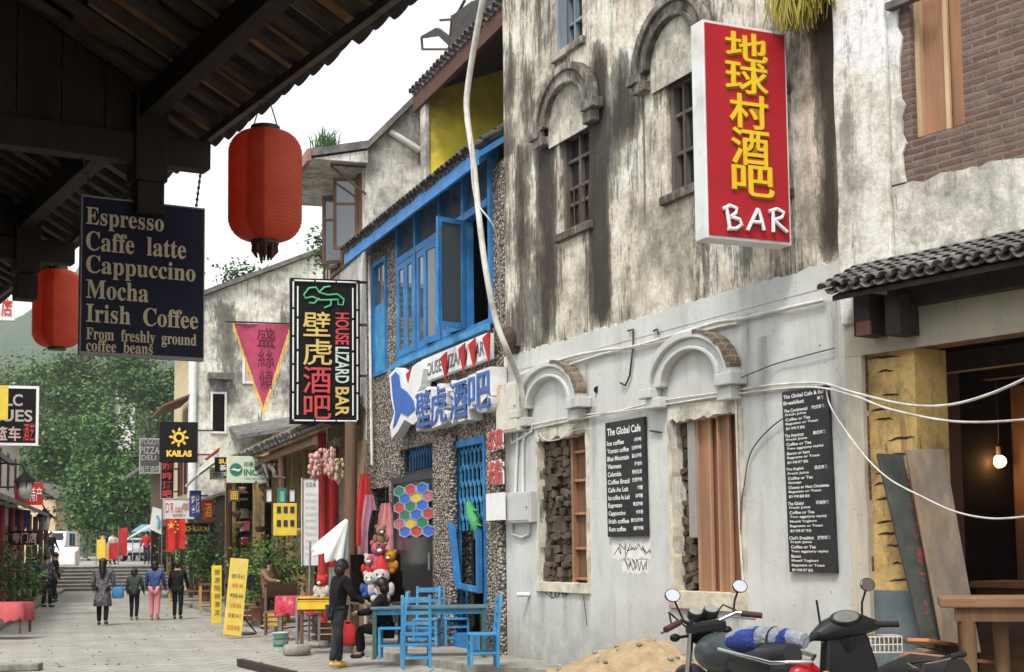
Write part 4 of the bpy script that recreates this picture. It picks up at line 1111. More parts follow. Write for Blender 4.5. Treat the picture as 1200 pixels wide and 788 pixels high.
mb.build('neon_border', TW, t)
def nx(x, y): p = pn.P(x, y, .02); return p
for name, mt, chs in (('gold_lettering', GOLD, (('壁', 355, 366, 387, 394), ('虎', 355, 398, 389, 428))), ('red_lettering', TR, (('酒', 355, 430, 388, 461), ('吧', 356, 464, 388, 491)))):
    mb = MB()
    for ch, x0, y0, x1, y1 in chs:
        p, q = nx(x0, y1), nx(x1, y0); put_text(mb, ch, p[0], q[0], p[1], q[1], -.02, .005, .02)
    mb.build(name, mt, t)
for name, mt, word, y0, y1 in (('red_word', TR, 'HOUSE', 367, 404), ('white_word', plain('neon_pale_green', (.5, .6, .52), .4), 'LIZARD', 407, 449), ('gold_word', GOLD, 'BAR', 454, 488)):
    vs, fs = text_data(word, .02, 1, 1, 'LEFT', 0.0); ax, bx = min(v[0] for v in vs), max(v[0] for v in vs); ay, by = min(v[1] for v in vs), max(v[1] for v in vs)
    p, q = nx(393, y1), nx(409, y0)
    mb = MB(); mb.add([(p[0] + (v[1] - ay) / (by - ay) * (q[0] - p[0]), -.03, q[1] - (v[0] - ax) / (bx - ax) * (q[1] - p[1])) for v in vs], fs); mb.build(name, mt, t)
mb = MB()
for pts in ([(356, 346), (362, 338), (370, 337), (374, 343), (384, 346), (395, 345), (403, 351), (402, 358), (396, 357), (396, 351), (386, 352), (374, 352), (366, 348), (358, 350), (356, 346)], [(374, 350), (368, 356), (362, 355)], [(388, 352), (388, 358), (380, 361)], [(374, 343), (380, 337), (387, 336)]):
    mb.tube([(nx(x, y)[0], -.03, nx(x, y)[1]) for x, y in pts], .02, 6)
mb.build('lizard_outline', TG, t)
mb = MB()
for y in (330, 380, 440): z = nx(420, y)[1]; mb = MB(); mb.bar((b - .05, .08, z), (.35, .08, z), .05, .05); mb.build('bracket', RUST, t)
# ------------------------------------------------------------------ houses behind the blue bar
APF = math.atan2(-pf.n.y, -pf.n.x)                      # wall square to the street, facing us
psd = Plane(pf.W(-.06, 0), APF)
wh = thing('white_gable_house', 'stained white gable house with open casement windows and a wide eave above the shop roofs', 'building', psd.M)
GW = m_weathered('stained_white_wall', [(1.2, .5, 7, 12, .3)], (.6, .58, .52), (.12, .11, .1), seed=31, amt=.6)
ze_ = psd.P(425, 178)[1]; zr_ = psd.P(490, 98)[1]; xr_ = psd.P(490, 98)[0]
LEN = abs(pf.P(386, 400)[0])
fw = (.35, LEN - .4, psd.P(425, 288)[1], ze_ - .45)
mb = MB(); mb.prism([(0, 0), (6, 0), (6, zr_ + .4), (xr_ + .6, zr_ + .25), (0, ze_)], 0, .3); mb.build('gable_wall', GW, wh)
mb = MB()
for a, b, c, d in ((.3, fw[0], 0, ze_), (fw[1], LEN, 0, ze_), (fw[0], fw[1], 0, fw[2]), (fw[0], fw[1], fw[3], ze_)): mb.box(0, .25, a, b, c, d)
mb.box(5.7, 6, .31, LEN, 0, zr_); mb.box(.25, 5.7, LEN - .2, LEN, 0, zr_ - .6); mb.build('front_wall', GW, wh)
mb = MB(); mb.box(.6, .65, fw[0] - .1, fw[1] + .1, fw[2] - .1, fw[3] + .1); mb.build('inner_room', DARKIN, wh)
OV = psd.P(359, 195)[0]
mb = MB(); zo = ze_ + OV * .12
for t_ in ((0.0, .1),):
    mb.add([(OV, -.25, zo - .1), (0, -.25, ze_ + .02), (xr_ + .6, -.25, zr_ + .3), (6.1, -.25, zr_ + .42), (6.1, LEN + .2, zr_ + .42), (xr_ + .6, LEN + .2, zr_ + .3), (0, LEN + .2, ze_ + .02), (OV, LEN + .2, zo - .1)],
           [(0, 1, 6, 7), (1, 2, 5, 6), (2, 3, 4, 5)])
    n0 = len(mb.v); mb.add([(x, y, z + .16) for x, y, z in mb.v[:8]], [(7, 6, 1, 0), (6, 5, 2, 1), (5, 4, 3, 2)])
    mb.add([mb.v[0], mb.v[7], mb.v[15], mb.v[8]], [(0, 1, 2, 3)])
    mb.add([*mb.v[0:4], *mb.v[8:12]], [(0, 1, 5, 4), (1, 2, 6, 5), (2, 3, 7, 6)])
rf = mb.build('roof', TILEM, wh)
mb = MB(); mb.box(OV - .03, OV + .05, -.28, LEN + .2, zo - .2, zo + .05); mb.build('eave_board', plain('pinkish_wood', (.3, .16, .12), .8, .3), rf)
mb = MB(); mb.prism([(OV + .06, zo - .13), (0, zo - .13), (0, ze_ - .02)], -.2, LEN + .1); mb.build('soffit', GW, wh)
mb = MB(); mb.bar((0, -.02, ze_ - .9), (OV * .6, -.02, ze_ - .35), .04, .04); mb.bar((0, -.02, ze_ - .33), (OV * .6, -.02, ze_ - .33), .04, .04); mb.build('eave_bracket', RUST, wh)
r = random.Random(9)
fr = MB(); fr.box(-.06, .02, fw[0], fw[0] + .09, fw[2], fw[3]); fr.box(-.06, .02, fw[1] - .09, fw[1], fw[2], fw[3]); fr.box(-.06, .02, fw[0], fw[1], fw[2] - .09, fw[2]); fr.box(-.06, .02, fw[0], fw[1], fw[3], fw[3] + .09)
w_ = fr.build('window', WOODB, wh)
for y, an in ((fw[0] + .1, 1.35), ((fw[0] + fw[1]) / 2, .9), ((fw[0] + fw[1]) / 2 + .5, .35)):
    M_ = Matrix.Translation((-.06, y, 0)) @ Matrix.Rotation(math.pi / 2 + an, 4, 'Z'); mb = MB(); ww = .52; f_ = .07
    for q in ((0, f_, fw[2], fw[3]), (ww - f_, ww, fw[2], fw[3]), (f_, ww - f_, fw[2], fw[2] + f_), (f_, ww - f_, fw[3] - f_, fw[3])): mb.box(q[0], q[1], -.025, .025, q[2], q[3], M_)
    mb.box(f_, ww - f_, -.02, .02, fw[2] + (fw[3] - fw[2]) * .62, fw[2] + (fw[3] - fw[2]) * .62 + .05, M_); c_ = mb.build('casement', WOODB, w_); mb = MB(); mb.box(f_, ww - f_, -.006, .006, fw[2] + f_, fw[3] - f_, M_); mb.build('pane', GLS, c_)
mb = MB(); mb.box(1.5, 2.6, -.5, -.002, psd.P(460, 232)[1], psd.P(460, 206)[1]); mb.build('wall_stub', GW, wh)
mb = MB(); mb.cyl((.5, -.1, ze_ + .45), (xr_ * 1.0, -.1, ze_ + .1), .07, n=8); mb.build('drain_pipe', WPLAST, wh)
# yellow house with terrace roof
KY = -.3
while True:                                            # set back until the wall's left edge stands where the photo has it
    q_ = pb.W(SB + .9, 0, KY); 
    if 600 + FPX * q_.x / q_.y > 493 or KY < -6: break
    KY -= .05
y0_, y1_ = (SB + .55, zat(pb, 495, 100, KY)), (0, zat(pb, 577, 36, KY))
yh = thing('yellow_house', 'mustard yellow upper house set back behind the blue bar under a brown tiled eave', 'building', pb.M)
zyw = (y0_[1] + y1_[1]) / 2
rs_ = 2.25 / (6.5 + KY); mb = MB(); mb.prism([(-KY + .1, ZEV + .35), (6.5, ZEV + .35), (6.5, zyw - .06 + rs_ * (6.5 + KY)), (-KY + .1, zyw - .06 + rs_ * .1)], -(y0_[0] + .6), -(y0_[0] + .35), Matrix.Rotation(math.pi / 2, 4, 'Z')); mb.build('wall', plain('mustard_wall', (.8, .65, .06), .85, .18, 2, .2, dirt=(.3, .24, .05)), yh)
mb = MB(); mb.box(y0_[0] + .3, y0_[0] + .65, -KY + .02, -KY + .098, ZEV - .5, zyw - .03); mb.build('corner_post', GW, yh)
BRF = plain('brown_fascia', (.1, .04, .03), .8, .3)
mb = MB(); mb.box(y0_[0], .3, -KY - .05, -KY + .03, zyw - .28, zyw + .06); mb.build('fascia', BRF, yh)
mb = MB(); mb.add([(y0_[0], -KY + .031, zyw - .05), (.3, -KY + .031, zyw - .05), (.3, 6.5, zyw + 2.2), (y0_[0], 6.5, zyw + 2.2), (y0_[0], -KY + .031, zyw + .05), (.3, -KY + .031, zyw + .05), (.3, 6.5, zyw + 2.3), (y0_[0], 6.5, zyw + 2.3)],
                  [(0, 1, 2, 3), (7, 6, 5, 4), (0, 4, 5, 1), (2, 6, 7, 3), (0, 3, 7, 4), (1, 5, 6, 2)]); rf = mb.build('roof', WOODD, yh)
tile_rows(y0_[0] + .05, .2, -KY - .08, zyw + .09, 5, zyw + 1.78, .24, 8, .1, 'roof_tiles', TILEM, rf, 12, .05)
mb = MB(); mb.box(y0_[0] + .6, -.1, 6.2, 6.4, ZEV, zyw + 1.9); mb.build('rear_wall', DARKIN, yh)
mb = MB(); q = pb.P(573, 190, KY); mb.box(q[0] - 1.2, 0, -KY - .3, -KY - .1, q[1] - .25, q[1] + .25); mb.build('ridge_board', plain('red_brown', (.17, .05, .04), .8), yh)
# junk frame on that roof
t = thing('roof_frame', 'rusty lean-to frame with dark sheeting standing on the tiled roof beside the grey house', 'frame', pb.M)
def yq(x, y, k=-2.6): p = pb.P(x, y, k); return (p[0], -k, p[1])
mb = MB()
for a_, b_ in (((495, 58), (494, 44)), ((494, 44), (512, 34)), ((512, 34), (530, 46)), ((495, 58), (526, 58)), ((516, 24), (545, 22)), ((545, 0), (532, 24)), ((526, 58), (530, 18)), ((530, 40), (552, 14))): mb.bar(yq(*a_), yq(*b_), .05, .05)
mb.build('poles', RUST, t)
mb = MB(); ps_ = [(494, 45), (513, 33), (530, 46), (531, 18), (553, 2), (584, -8), (584, 28), (560, 36), (531, 58), (514, 42)]
P0 = [yq(*p) for p in ps_]; mb.prism([(p[0], p[2]) for p in P0], P0[0][1] - .02, P0[0][1] + .06); mb.build('sheeting', plain('dark_sheet', (.05, .05, .048), .8, .4), t)

# ------------------------------------------------------------------ long low shop with the tiled awning
sA, sB_ = pf.P(264, 560)[0], -.3
ls = thing('low_shop', 'one storey shop with a sagging grey tiled awning, dark open front and hanging goods', 'building', pf.M)
za = zat(pf, 340, 515, 1.2); zaw = za + .5
ops = [(pf.P(x0, 600)[0], pf.P(x1, 600)[0], PVZ, za + .1) for x0, x1 in ((268, 296), (300, 318), (357, 372), (376, 420))]
mb = MB(); wall_cells(mb, sA, sB_, -.3, zaw + .3, ops, 0, .25); mb.build('wall', plain('ochre_wall', (.36, .26, .1), .9, .3, 2, .3, dirt=(.14, .1, .06)), ls)
mb = MB(); mb.box(sA + .1, sB_, 2.6, 2.7, 0, zaw); mb.box(sA, sA + .1, .26, 2.7, 0, zaw + .3); mb.box(sA, sB_, .26, 2.7, zaw + .1, zaw + .28); mb.build('inner_room', DARKIN, ls)
xa0, xa1 = pf.P(266, 532, 1.2)[0], -.05
mb = MB(); mb.add([(xa0, -1.2, za - .02), (xa1, -1.2, za - .02), (xa1, -.003, zaw - .02), (xa0, -.003, zaw - .02), (xa0, -1.2, za - .09), (xa1, -1.2, za - .09), (xa1, -.003, zaw - .09), (xa0, -.003, zaw - .09)],
                  [(0, 1, 2, 3), (7, 6, 5, 4), (0, 4, 5, 1), (2, 6, 7, 3), (0, 3, 7, 4), (1, 5, 6, 2)]); rf = mb.build('awning', WOODB, ls)
tile_rows(xa0 + .1, xa1 - .1, -1.25, za + .04, -.05, zaw + .02, .23, 6, .1, 'awning_tiles', TILEM, rf, 14, .05, .03)
mb = MB(); mb.box(xa0, xa1, -1.1, -1.0, za - .26, za - .1); mb.build('awning_beam', WOODX, ls)
for px, w, of in ((411, .14, .45), (378, .11, .5), (330, .1, 1.02), (268, .1, 1.02)):
    s_ = pf.P(px, 640, of)[0]; mb = MB(); mb.cyl((s_, -of, PVZ), (s_ + .02, -of, za - .1 + (1.2 - of) * .35), w, w * .85, 10); mb.build('post', wood('brown_post', (.13, .075, .045)) if px != 378 else wood('red_post', (.4, .025, .02)), ls)
for px in (384, 392):
    s_ = pf.P(px, 600, .1)[0]; mb = MB(); mb.cyl((s_, -.12, PVZ + 1.2), (s_, -.12, za - .1), .1, .1, 10); mb.build('red_column', plain('red_column', (.45, .02, .02), .7, .2), ls)
mb = MB(); q = rect(pf, 398, 520, 428, 640, .05); mb.box(q[0], q[1] - .1, -.06, -.004, PVZ + 1.5, q[3]); mb.build('brick_panel', m_brick('tan_brick', (.36, .24, .13), (.28, .18, .1), (.3, .26, .2)), ls)
# side walls and roofs of the second white house
sW2 = pf.P(240, 560)[0]
pw2 = Plane(pf.W(sW2, 0, .3), APF)
w2 = thing('cream_house', 'cream plastered house with stained gable wall and narrow shuttered front beyond the low shop', 'building', pw2.M)
CRW = m_weathered('cream_stained_wall', [(4, 2, 6, 12, .1), (1.0, .8, 7.2, 11, .25)], (.5, .475, .41), (.085, .08, .07), seed=41, amt=.55)
e_ = pw2.P(240, 350); g_ = pw2.P(402, 287)
LW = 9
mb = MB(); mb.prism([(0, 0), (9, 0), (9, g_[1] + .6), (g_[0], g_[1]), (0, e_[1])], 0, .3); mb.build('gable_wall', CRW, w2)
fx = [(1.0, 1.7, 4, 6.6), (3.0, 3.8, 4, 6.6), (5.4, 6.2, 4, 6.6), (.6, 3.4, .2, 2.8), (4.5, 8.2, .2, 2.8)]
M90 = Matrix.Rotation(math.pi / 2, 4, 'Z')
mb = MB(); wall_cells(mb, .3, LW, 0, e_[1], fx, 0, .25)
mb.v = [(v[1], v[0], v[2]) for v in mb.v]; mb.build('front_wall', plain('pale_yellow_wall', (.55, .46, .26), .9, .2, 2), w2)
mb = MB(); mb.box(.6, .7, .4, LW, 0, e_[1] - .3); mb.box(0.3, 9, LW, LW + .2, 0, e_[1]); mb.box(8.8, 9, .31, LW, 0, e_[1]); mb.build('inner_room', DARKIN, w2)
for q in fx[:3]:
    mb = MB(); mb.box(-.08, -.01, q[0] - .28, q[0], q[2], q[3]); mb.build('shutter', plain('maroon_shutter', (.13, .035, .035), .7), w2)
    mb = MB(); mb.box(-.08, -.01, q[1], q[1] + .28, q[2], q[3]); mb.build('shutter', MATS['maroon_shutter'], w2)
def slope_roof(pts, L0, L1, th_, parent, material, name='roof'):
    mb = MB(); n = len(pts)
    vs = [(x, y, z) for y in (L0, L1) for x, z in pts] + [(x, y, z + th_) for y in (L0, L1) for x, z in pts]
    fs = []
    for i in range(n - 1): fs += [(i, i + 1, n + i + 1, n + i), (2 * n + i, 3 * n + i, 3 * n + i + 1, 2 * n + i + 1), (i, 2 * n + i, 2 * n + i + 1, i + 1), (n + i, n + i + 1, 3 * n + i + 1, 3 * n + i)]
    fs += [(0, n, 3 * n, 2 * n), (n - 1, 3 * n - 1, 4 * n - 1, 2 * n - 1)]
    mb.add(vs, fs); return mb.build(name, material, parent)
slope_roof([(-.7, e_[1] - .25), (0, e_[1] + .02), (g_[0], g_[1] + .02), (9.1, g_[1] + .62)], -.3, LW + .3, .18, w2, TILEM)
mb = MB(); q = rect(pw2, 249, 462, 263, 506); mb.box(q[0], q[1], -.03, -.003, q[2], q[3]); mb.build('dark_opening', DARKIN, w2); mb = MB(); frame(mb, q[0] - .08, q[1] + .08, q[2] - .08, q[3] + .08, .08, -.07, -.003); mb.build('opening_frame', WPLAST, w2)
mb = MB(); q = rect(pw2, 243, 432, 270, 446); mb.box(q[0], q[1], -.5, -.003, q[2], q[2] + .25); mb.build('stone_ledge', TILEM, w2)
mb = MB(); q = rect(pw2, 284, 410, 301, 450); frame(mb, q[0], q[1], q[2], q[3], .09, -.06, -.003); f_ = mb.build('window', WPLAST, w2); mb = MB(); mb.box(q[0] + .09, q[1] - .09, -.03, -.004, q[2] + .09, q[3] - .09); mb.build('pane', plain('pink_curtain', (.5, .3, .3)), f_)
mb = MB(); z_ = pw2.P(250, 478)[1]; mb.add([(-.1, -.2, z_ + .5), (-.1, LW * .6, z_ + .5), (-1.3, LW * .6, z_), (-1.3, -.2, z_), (-.1, -.2, z_ + .58), (-.1, LW * .6, z_ + .58), (-1.3, LW * .6, z_ + .08), (-1.3, -.2, z_ + .08)], [(0, 1, 2, 3), (7, 6, 5, 4), (0, 4, 5, 1), (2, 6, 7, 3), (0, 3, 7, 4), (1, 5, 6, 2)]); mb.build('awning', WOODB, w2)
mb = MB(); q = pw2.P(300, 400)
mb.add([(1.2, -.02, pw2.P(268, 500)[1]), (6, -.02, pw2.P(330, 470)[1] - .2), (6, -2.2, pw2.P(330, 470)[1] - .7), (1.2, -2.2, pw2.P(268, 500)[1] - .5), (1.2, -.02, pw2.P(268, 500)[1] - .15), (6, -.02, pw2.P(330, 470)[1] - .35), (6, -2.2, pw2.P(330, 470)[1] - .85), (1.2, -2.2, pw2.P(268, 500)[1] - .65)],
       [(0, 1, 2, 3), (7, 6, 5, 4), (0, 4, 5, 1), (2, 6, 7, 3), (0, 3, 7, 4), (1, 5, 6, 2)]); mb.build('side_roof', TILEM, w2)
mb = MB(); mb.cyl((-.2, -.1, 0), (-.2, -.1, e_[1] - .2), .16, n=10); mb.build('corner_column', WPLAST, w2)
# far shops at the end of the right row
w3 = thing('far_wood_house', 'far brown timber shop house between the cream house and the steps', 'building', Plane(pf.W(sW2 - 9.3, 0, .5), APF).M)
mb = MB(); mb.box(0, 7, 0, 9, 0, 5.6); mb.build('wall', WOODB, w3)
slope_roof([(-1.2, 5.3), (3.5, 7.3), (8, 5.3)], -.5, 9.5, .18, w3, TILEM)
mb = MB(); mb.box(-.05, -.004, .6, 3.6, .2, 2.8); mb.box(-.05, -.004, 4.4, 8, .2, 2.8); mb.build('shop_opening', DARKIN, w3)
mb = MB(); mb.box(2, 3.4, -.04, -.003, 3.2, 4.6); mb.build('window', GLASSD, w3)

# ------------------------------------------------------------------ signs along the street
def board_sign(label, x0, y0, x1, y1, depth, m, texts, name='shop_sign', cat='sign', th_=.1, side=1, group=None, rim=None, arm=.5, tilt=0):
    o = D((x0 + x1) / 2, (y0 + y1) / 2, depth); p = Plane((o.x, o.y), APF + tilt)
    a, c = p.P(x0, y1); b, d = p.P(x1, y0)
    t = thing(name, label, cat, p.M, group)
    mb = MB(); mb.box(a, b, 0, th_, c, d); mb.build('panel', m, t, bevel=.008)
    for tx in texts:
        s_, u0, v0, u1, v1, tm = tx[:6]
        mb = MB(); H, Wd = d - c, b - a
        put_text(mb, s_, a + u0 * Wd, a + u1 * Wd, d - v1 * H, d - v0 * H, -.012, tx[6] if len(tx) > 6 else .02); mb.build('lettering', tm, t)
    if rim:
        mb = MB(); k = min(b - a, d - c) * .045
        for q in ((a, b, c, c + k), (a, b, d - k, d), (a, a + k, c + k, d - k), (b - k, b, c + k, d - k)): mb.box(q[0], q[1], -.02, -.002, q[2], q[3])
        mb.build('rim', rim, t)
    if arm:
        e = b if side > 0 else a
        for k in (.2, .8):
            z = c + (d - c) * k; mb = MB(); mb.bar((e, th_ / 2, z), (e + side * arm, th_ / 2, z), .05, .05); mb.build('arm', RUST, t)
    return t, p, (a, b, c, d)
MBLK = MATS['matt_black']
REDL = plain('letter_red', (.5, .05, .05), .6, .1); YELL = plain('letter_yellow', (.75, .5, .05), .6, .1); GRN = plain('letter_green', (.02, .2, .12), .6, .1); GREYL = plain('letter_grey', (.4, .38, .35), .6, .1); DKL = plain('letter_dark', (.04, .03, .05), .7, .1)
YBD = plain('yellow_board', (.7, .52, .05), .6, .12, 4, .05, dirt=(.6, .42, .06)); WBD = plain('white_board', (.7, .69, .66), .6, .1, 3, .05)
t, p, q = board_sign('black square hanging sign with a yellow sun and yellow capitals', 187, 495, 232, 542, 46, MBLK, [('KAILAS', .18, .7, .84, .86, YELL, .05)])
def sun_logo(t, cx, cz, R, y=-.015):
    mb = MB(); n = 8
    mb.ring([(cx + R * .62 * math.cos(2 * math.pi * i / 20), cz + R * .62 * math.sin(2 * math.pi * i / 20)) for i in range(21)], [(cx + R * .34 * math.cos(2 * math.pi * i / 20), cz + R * .34 * math.sin(2 * math.pi * i / 20)) for i in range(21)], y, -.002)
    for i in range(n):
        a_ = 2 * math.pi * i / n; u = Vector((math.cos(a_), math.sin(a_))); w = Vector((-u.y, u.x)); P_ = lambda k, j: (cx + (u.x * k + w.x * j) * R, cz + (u.y * k + w.y * j) * R)
        mb.prism([P_(.68, -.13), P_(.95, -.17), P_(1.12, -.02), P_(.95, .08), P_(.68, .13)], y, -.002)
    mb.build('sun_logo', YELL, t)
sun_logo(t, (q[0] + q[1]) / 2, q[3] - (q[3] - q[2]) * .38, (q[1] - q[0]) * .24)
t, p, q = board_sign('dark shop fascia with a small yellow sun and yellow capitals behind the red flag', 214, 613, 250, 627, 47.5, MBLK, [('KAILAS', .34, .3, .88, .7, YELL, .03)], arm=.2)
sun_logo(t, q[0] + (q[1] - q[0]) * .17, (q[2] + q[3]) / 2, (q[3] - q[2]) * .32)
board_sign('narrow black vertical sign with red characters under the sun sign', 188, 541, 204, 585, 46.4, MBLK, [('咖', .15, .03, .85, .26, REDL, .03), ('啡', .15, .29, .85, .5, REDL, .03), ('酒', .15, .53, .85, .74, REDL, .03), ('吧', .15, .77, .85, .97, REDL, .03)], rim=GREYL, side=1, arm=.2)
board_sign('white sign with thin red outlined lettering above the red flag', 191, 584, 228, 609, 45.5, WBD, [("D'R", .08, .2, .34, .68, REDL, 0), ('oad', .38, .3, .62, .68, REDL, 0), ('咖啡', .64, .2, .94, .62, REDL, 0), ('酒吧餐厅', .3, .74, .72, .88, DKL, 0)], rim=GREYL, arm=.2)
board_sign('open neon lettering sign about pizza left of the sun sign', 163, 514, 188, 555, 50, plain('dark_grid', (.06, .06, .06)), [('YOGOT', .04, .02, .96, .18, GREYL, 0), ('PIZZA', .04, .24, .96, .44, GREYL, 0), ('DELI', .1, .48, .8, .62, GREYL, 0), ('餐厅酒吧', .04, .78, .96, .97, GREYL, 0)], rim=GREYL, arm=.2, th_=.06)
board_sign('white and green sign with a round wave emblem under the low awning', 266, 535, 312, 566, 36, plain('pale_green_board', (.62, .66, .5), .6, .1), [('印象茶馆', .42, .2, .95, .4, GRN, .01), ('INCIG', .42, .48, .98, .72, GRN, .03), ('TEA HOUSE', .42, .8, .95, .88, GRN, 0)], arm=.3)
o = D(276, 551, 35.9); pi_ = Plane((o.x, o.y), APF); tt = bpy.data.objects[-1] if False else None
EMB = [x for x in bpy.data.objects if x.get('label', '').startswith('white and green sign')][0]
mb = MB(); q = rect(Plane((D(289, 550, 36).x, D(289, 550, 36).y), APF), 269, 541, 284, 560)
cx, cz, R = (q[0] + q[1]) / 2, (q[2] + q[3]) / 2, (q[1] - q[0]) / 2
mb.prism([(cx + R * math.cos(2 * math.pi * i / 24), cz + R * math.sin(2 * math.pi * i / 24)) for i in range(24)], -.012, -.002); mb.build('round_emblem', GRN, EMB)
mb = MB(); mb.prism([(cx - R * .9, cz - R * .1), (cx - R * .3, cz + R * .25), (cx + R * .2, cz), (cx + R * .9, cz + R * .2), (cx + R * .4, cz - R * .35), (cx - R * .3, cz - R * .1)], -.02, -.013); mb.build('wave', WHITEP, EMB)
board_sign('small dark sign with yellow letters at the end of the white awning', 252, 536, 267, 553, 37.5, MBLK, [('SU', .3, .12, .95, .45, YELL, .05), ('茶', .35, .52, .9, .92, WHITEP, .02)], arm=.2)
board_sign('yellow board with two rows of black characters hanging in the low shop', 321, 590, 348, 628, 29.6, YBD, [('■ ■ ■', .12, .1, .88, .3, DKL, 0), ('■ ■ ■', .12, .52, .88, .72, DKL, 0)], arm=0)
board_sign('yellow and black sign on the left edge of the street', -14, 452, 10, 492, 37, YBD, [], arm=0, side=-1)
t, p, q = board_sign('black neon sign with outlined English and Chinese letters on the left edge of the street', -30, 453, 46, 522, 38, MBLK, [('GLC', .3, .14, .74, .34, GREYL, .02), ('BLUES', .1, .4, .9, .6, GREYL, .02), ('篮车', .3, .68, .72, .92, plain('pale_pink', (.55, .4, .36)), .02), ('酒艺', .76, .62, .94, .92, REDL, .01)], rim=WHITEP, side=-1)
board_sign('white sign with a red character at the left edge under the eave', -16, 346, 18, 375, 30, WBD, [('酒店', .1, .15, .9, .85, REDL, .02)], side=-1)
board_sign('dark carved sign with pale red characters low on the left side', 11, 622, 46, 639, 41, MBLK, [('夸门店', .08, .12, .92, .88, plain('pale_pink2', (.5, .3, .28)), .02)], side=-1, arm=.6)
board_sign('red shop banner with white lettering above the left shops', 17, 566, 51, 592, 45, REDC, [('特产', .5, .2, .95, .85, WHITEP, 0)], side=-1, arm=.6)
board_sign('tall yellow notice board with black characters standing by the kerb', 248, 663, 260, 731, 29.8, YBD, [('旅', .25, .06, .8, .16, DKL, 0), ('游', .25, .2, .8, .3, DKL, 0), ('阳', .25, .34, .8, .44, DKL, 0), ('朔', .25, .48, .8, .58, DKL, 0), ('漂', .25, .62, .8, .72, DKL, 0), ('流', .25, .76, .8, .86, DKL, 0)], 'notice_board', 'notice board', arm=0, th_=.06)
t, p, q = board_sign('leaning yellow and white poster board with red text rows beside the tripod stand', 254, 653, 276, 744, 28.6, plain('poster_yellow', (.74, .55, .1), .55, .2, 2, .05, dirt=(.7, .66, .55)), [('咖啡 茶 ¥15', .15, .2, .85, .26, DKL, 0), ('米粉 ¥8', .2, .32, .8, .38, REDL, 0), ('啤酒鱼 ¥48', .15, .45, .85, .51, DKL, 0), ('火锅 ¥58', .2, .58, .8, .64, REDL, 0), ('早餐 ¥12', .15, .71, .85, .77, DKL, 0), ('欢迎光临', .15, .86, .85, .93, REDL, 0)], 'poster_board', 'notice board', arm=0, th_=.05)
t.matrix_world = t.matrix_world @ Matrix.Translation((q[0], 0, 0)) @ Matrix.Rotation(.09, 4, 'Y') @ Matrix.Translation((-q[0] + .12, 0, 0))
# wooden frames hung in the shop
for i, (x, c_) in enumerate(((315, 'dark framed picture left of the green one'), (330, 'green framed picture under the shop beam'), (342, 'dark framed picture right of the green one'))):
    o = D(x, 582, 31); p = Plane((o.x, o.y), APF); a, c = p.P(x - 5, 590); b, d = p.P(x + 5, 572); t = thing('framed_picture', c_, 'picture', p.M, 'framed pictures under the shop beam')
    mb = MB(); frame(mb, a, b, c, d, .035, -.02, .02); mb.build('frame', WOODD if i != 1 else GRN, t); mb = MB(); mb.box(a + .035, b - .035, 0, .01, c + .035, d - .035); mb.build('picture', WBD if i != 1 else plain('pale_teal', (.2, .45, .4)), t)
    mb = MB(); mb.tube([((a + b) / 2, 0, d), ((a + b) / 2, 0, d + .9)], .006, 4); mb.build('cord', RUST, t)
# menu panel in a dark frame
t, p, q = board_sign('white price panel in a dark frame between the ochre wall and red column', 354, 560, 374, 664, 29, WBD, [('价目表', .2, .05, .8, .11, DKL, 0)] + [('酒 茶 饭 面 汤', .18, .17 + k * .075, .84, .205 + k * .075, GREYL, 0) for k in range(10)], 'price_panel', 'price board', arm=0, rim=WOODD)
for x0, y0, x1, y1, dd, m_, tx, tm, lb in ((246, 548, 262, 562, 41, WBD, '茶', GRN, 'small white sign with a green character left of the tea sign'), (222, 575, 236, 606, 44, plain('deep_blue_board', (.03, .06, .2), .6), '客栈', WHITEP, 'small deep blue sign with white characters right of the outlined sign'), (238, 586, 250, 610, 42, REDC, '酒', YELL, 'small red sign with a yellow character above the pot plants'), (268, 574, 281, 588, 35, plain('brown_board', (.1, .05, .03), .7), '面', YELL, 'little brown sign with a yellow character under the tea sign')):
    board_sign(lb, x0, y0, x1, y1, dd, m_, [(tx, .15, .15, .85, .85, tm, .01)], arm=.2)
# triangular banner
bd = 33.0; o = D(306, 430, bd); p = Plane((o.x, o.y), APF); t = thing('triangular_banner', 'pink triangular cloth banner with yellow fringe and dark characters', 'banner', p.M)
A_, B_, C_ = p.P(274, 379), p.P(341, 381), p.P(309, 478)
mb = MB(); n = 12; vs = []; fs = []; idx = {}
def bw(u, v): return .05 * math.sin(u * 7 + v * 3)
for side in (0, .012):
    for i in range(n + 1):
        for j in range(n + 1 - i):
            u, v = i / n, j / n; x = A_[0] + (B_[0] - A_[0]) * u + (C_[0] - A_[0]) * v; z = A_[1] + (B_[1] - A_[1]) * u + (C_[1] - A_[1]) * v
            idx[(side, i, j)] = len(vs); vs.append((x, bw(u, v) + side, z))
    for i in range(n):
        for j in range(n - i):
            f = (idx[(side, i, j)], idx[(side, i + 1, j)], idx[(side, i, j + 1)]); fs.append(f)
            if j < n - i - 1: fs.append((idx[(side, i + 1, j)], idx[(side, i + 1, j + 1)], idx[(side, i, j + 1)]))
mb.add(vs, fs, True); mb.build('cloth', plain('pink_cloth', (.42, .06, .12), .85, .2, 4, .2), t)
r = random.Random(3); mb = MB()
for (p0, p1) in ((A_, C_), (B_, C_)):
    for k in range(34):
        u = k / 33; x = p0[0] + (p1[0] - p0[0]) * u; z = p0[1] + (p1[1] - p0[1]) * u; y = bw(1 - u if p0 is B_ else 0, u)
        mb.tube([(x, y, z), (x + r.uniform(-.03, .03), y - .02, z - r.uniform(.12, .28))], [.022, .008], 4)
mb.build('fringe', plain('fringe_yellow', (.7, .5, .12), .8, .2), t)
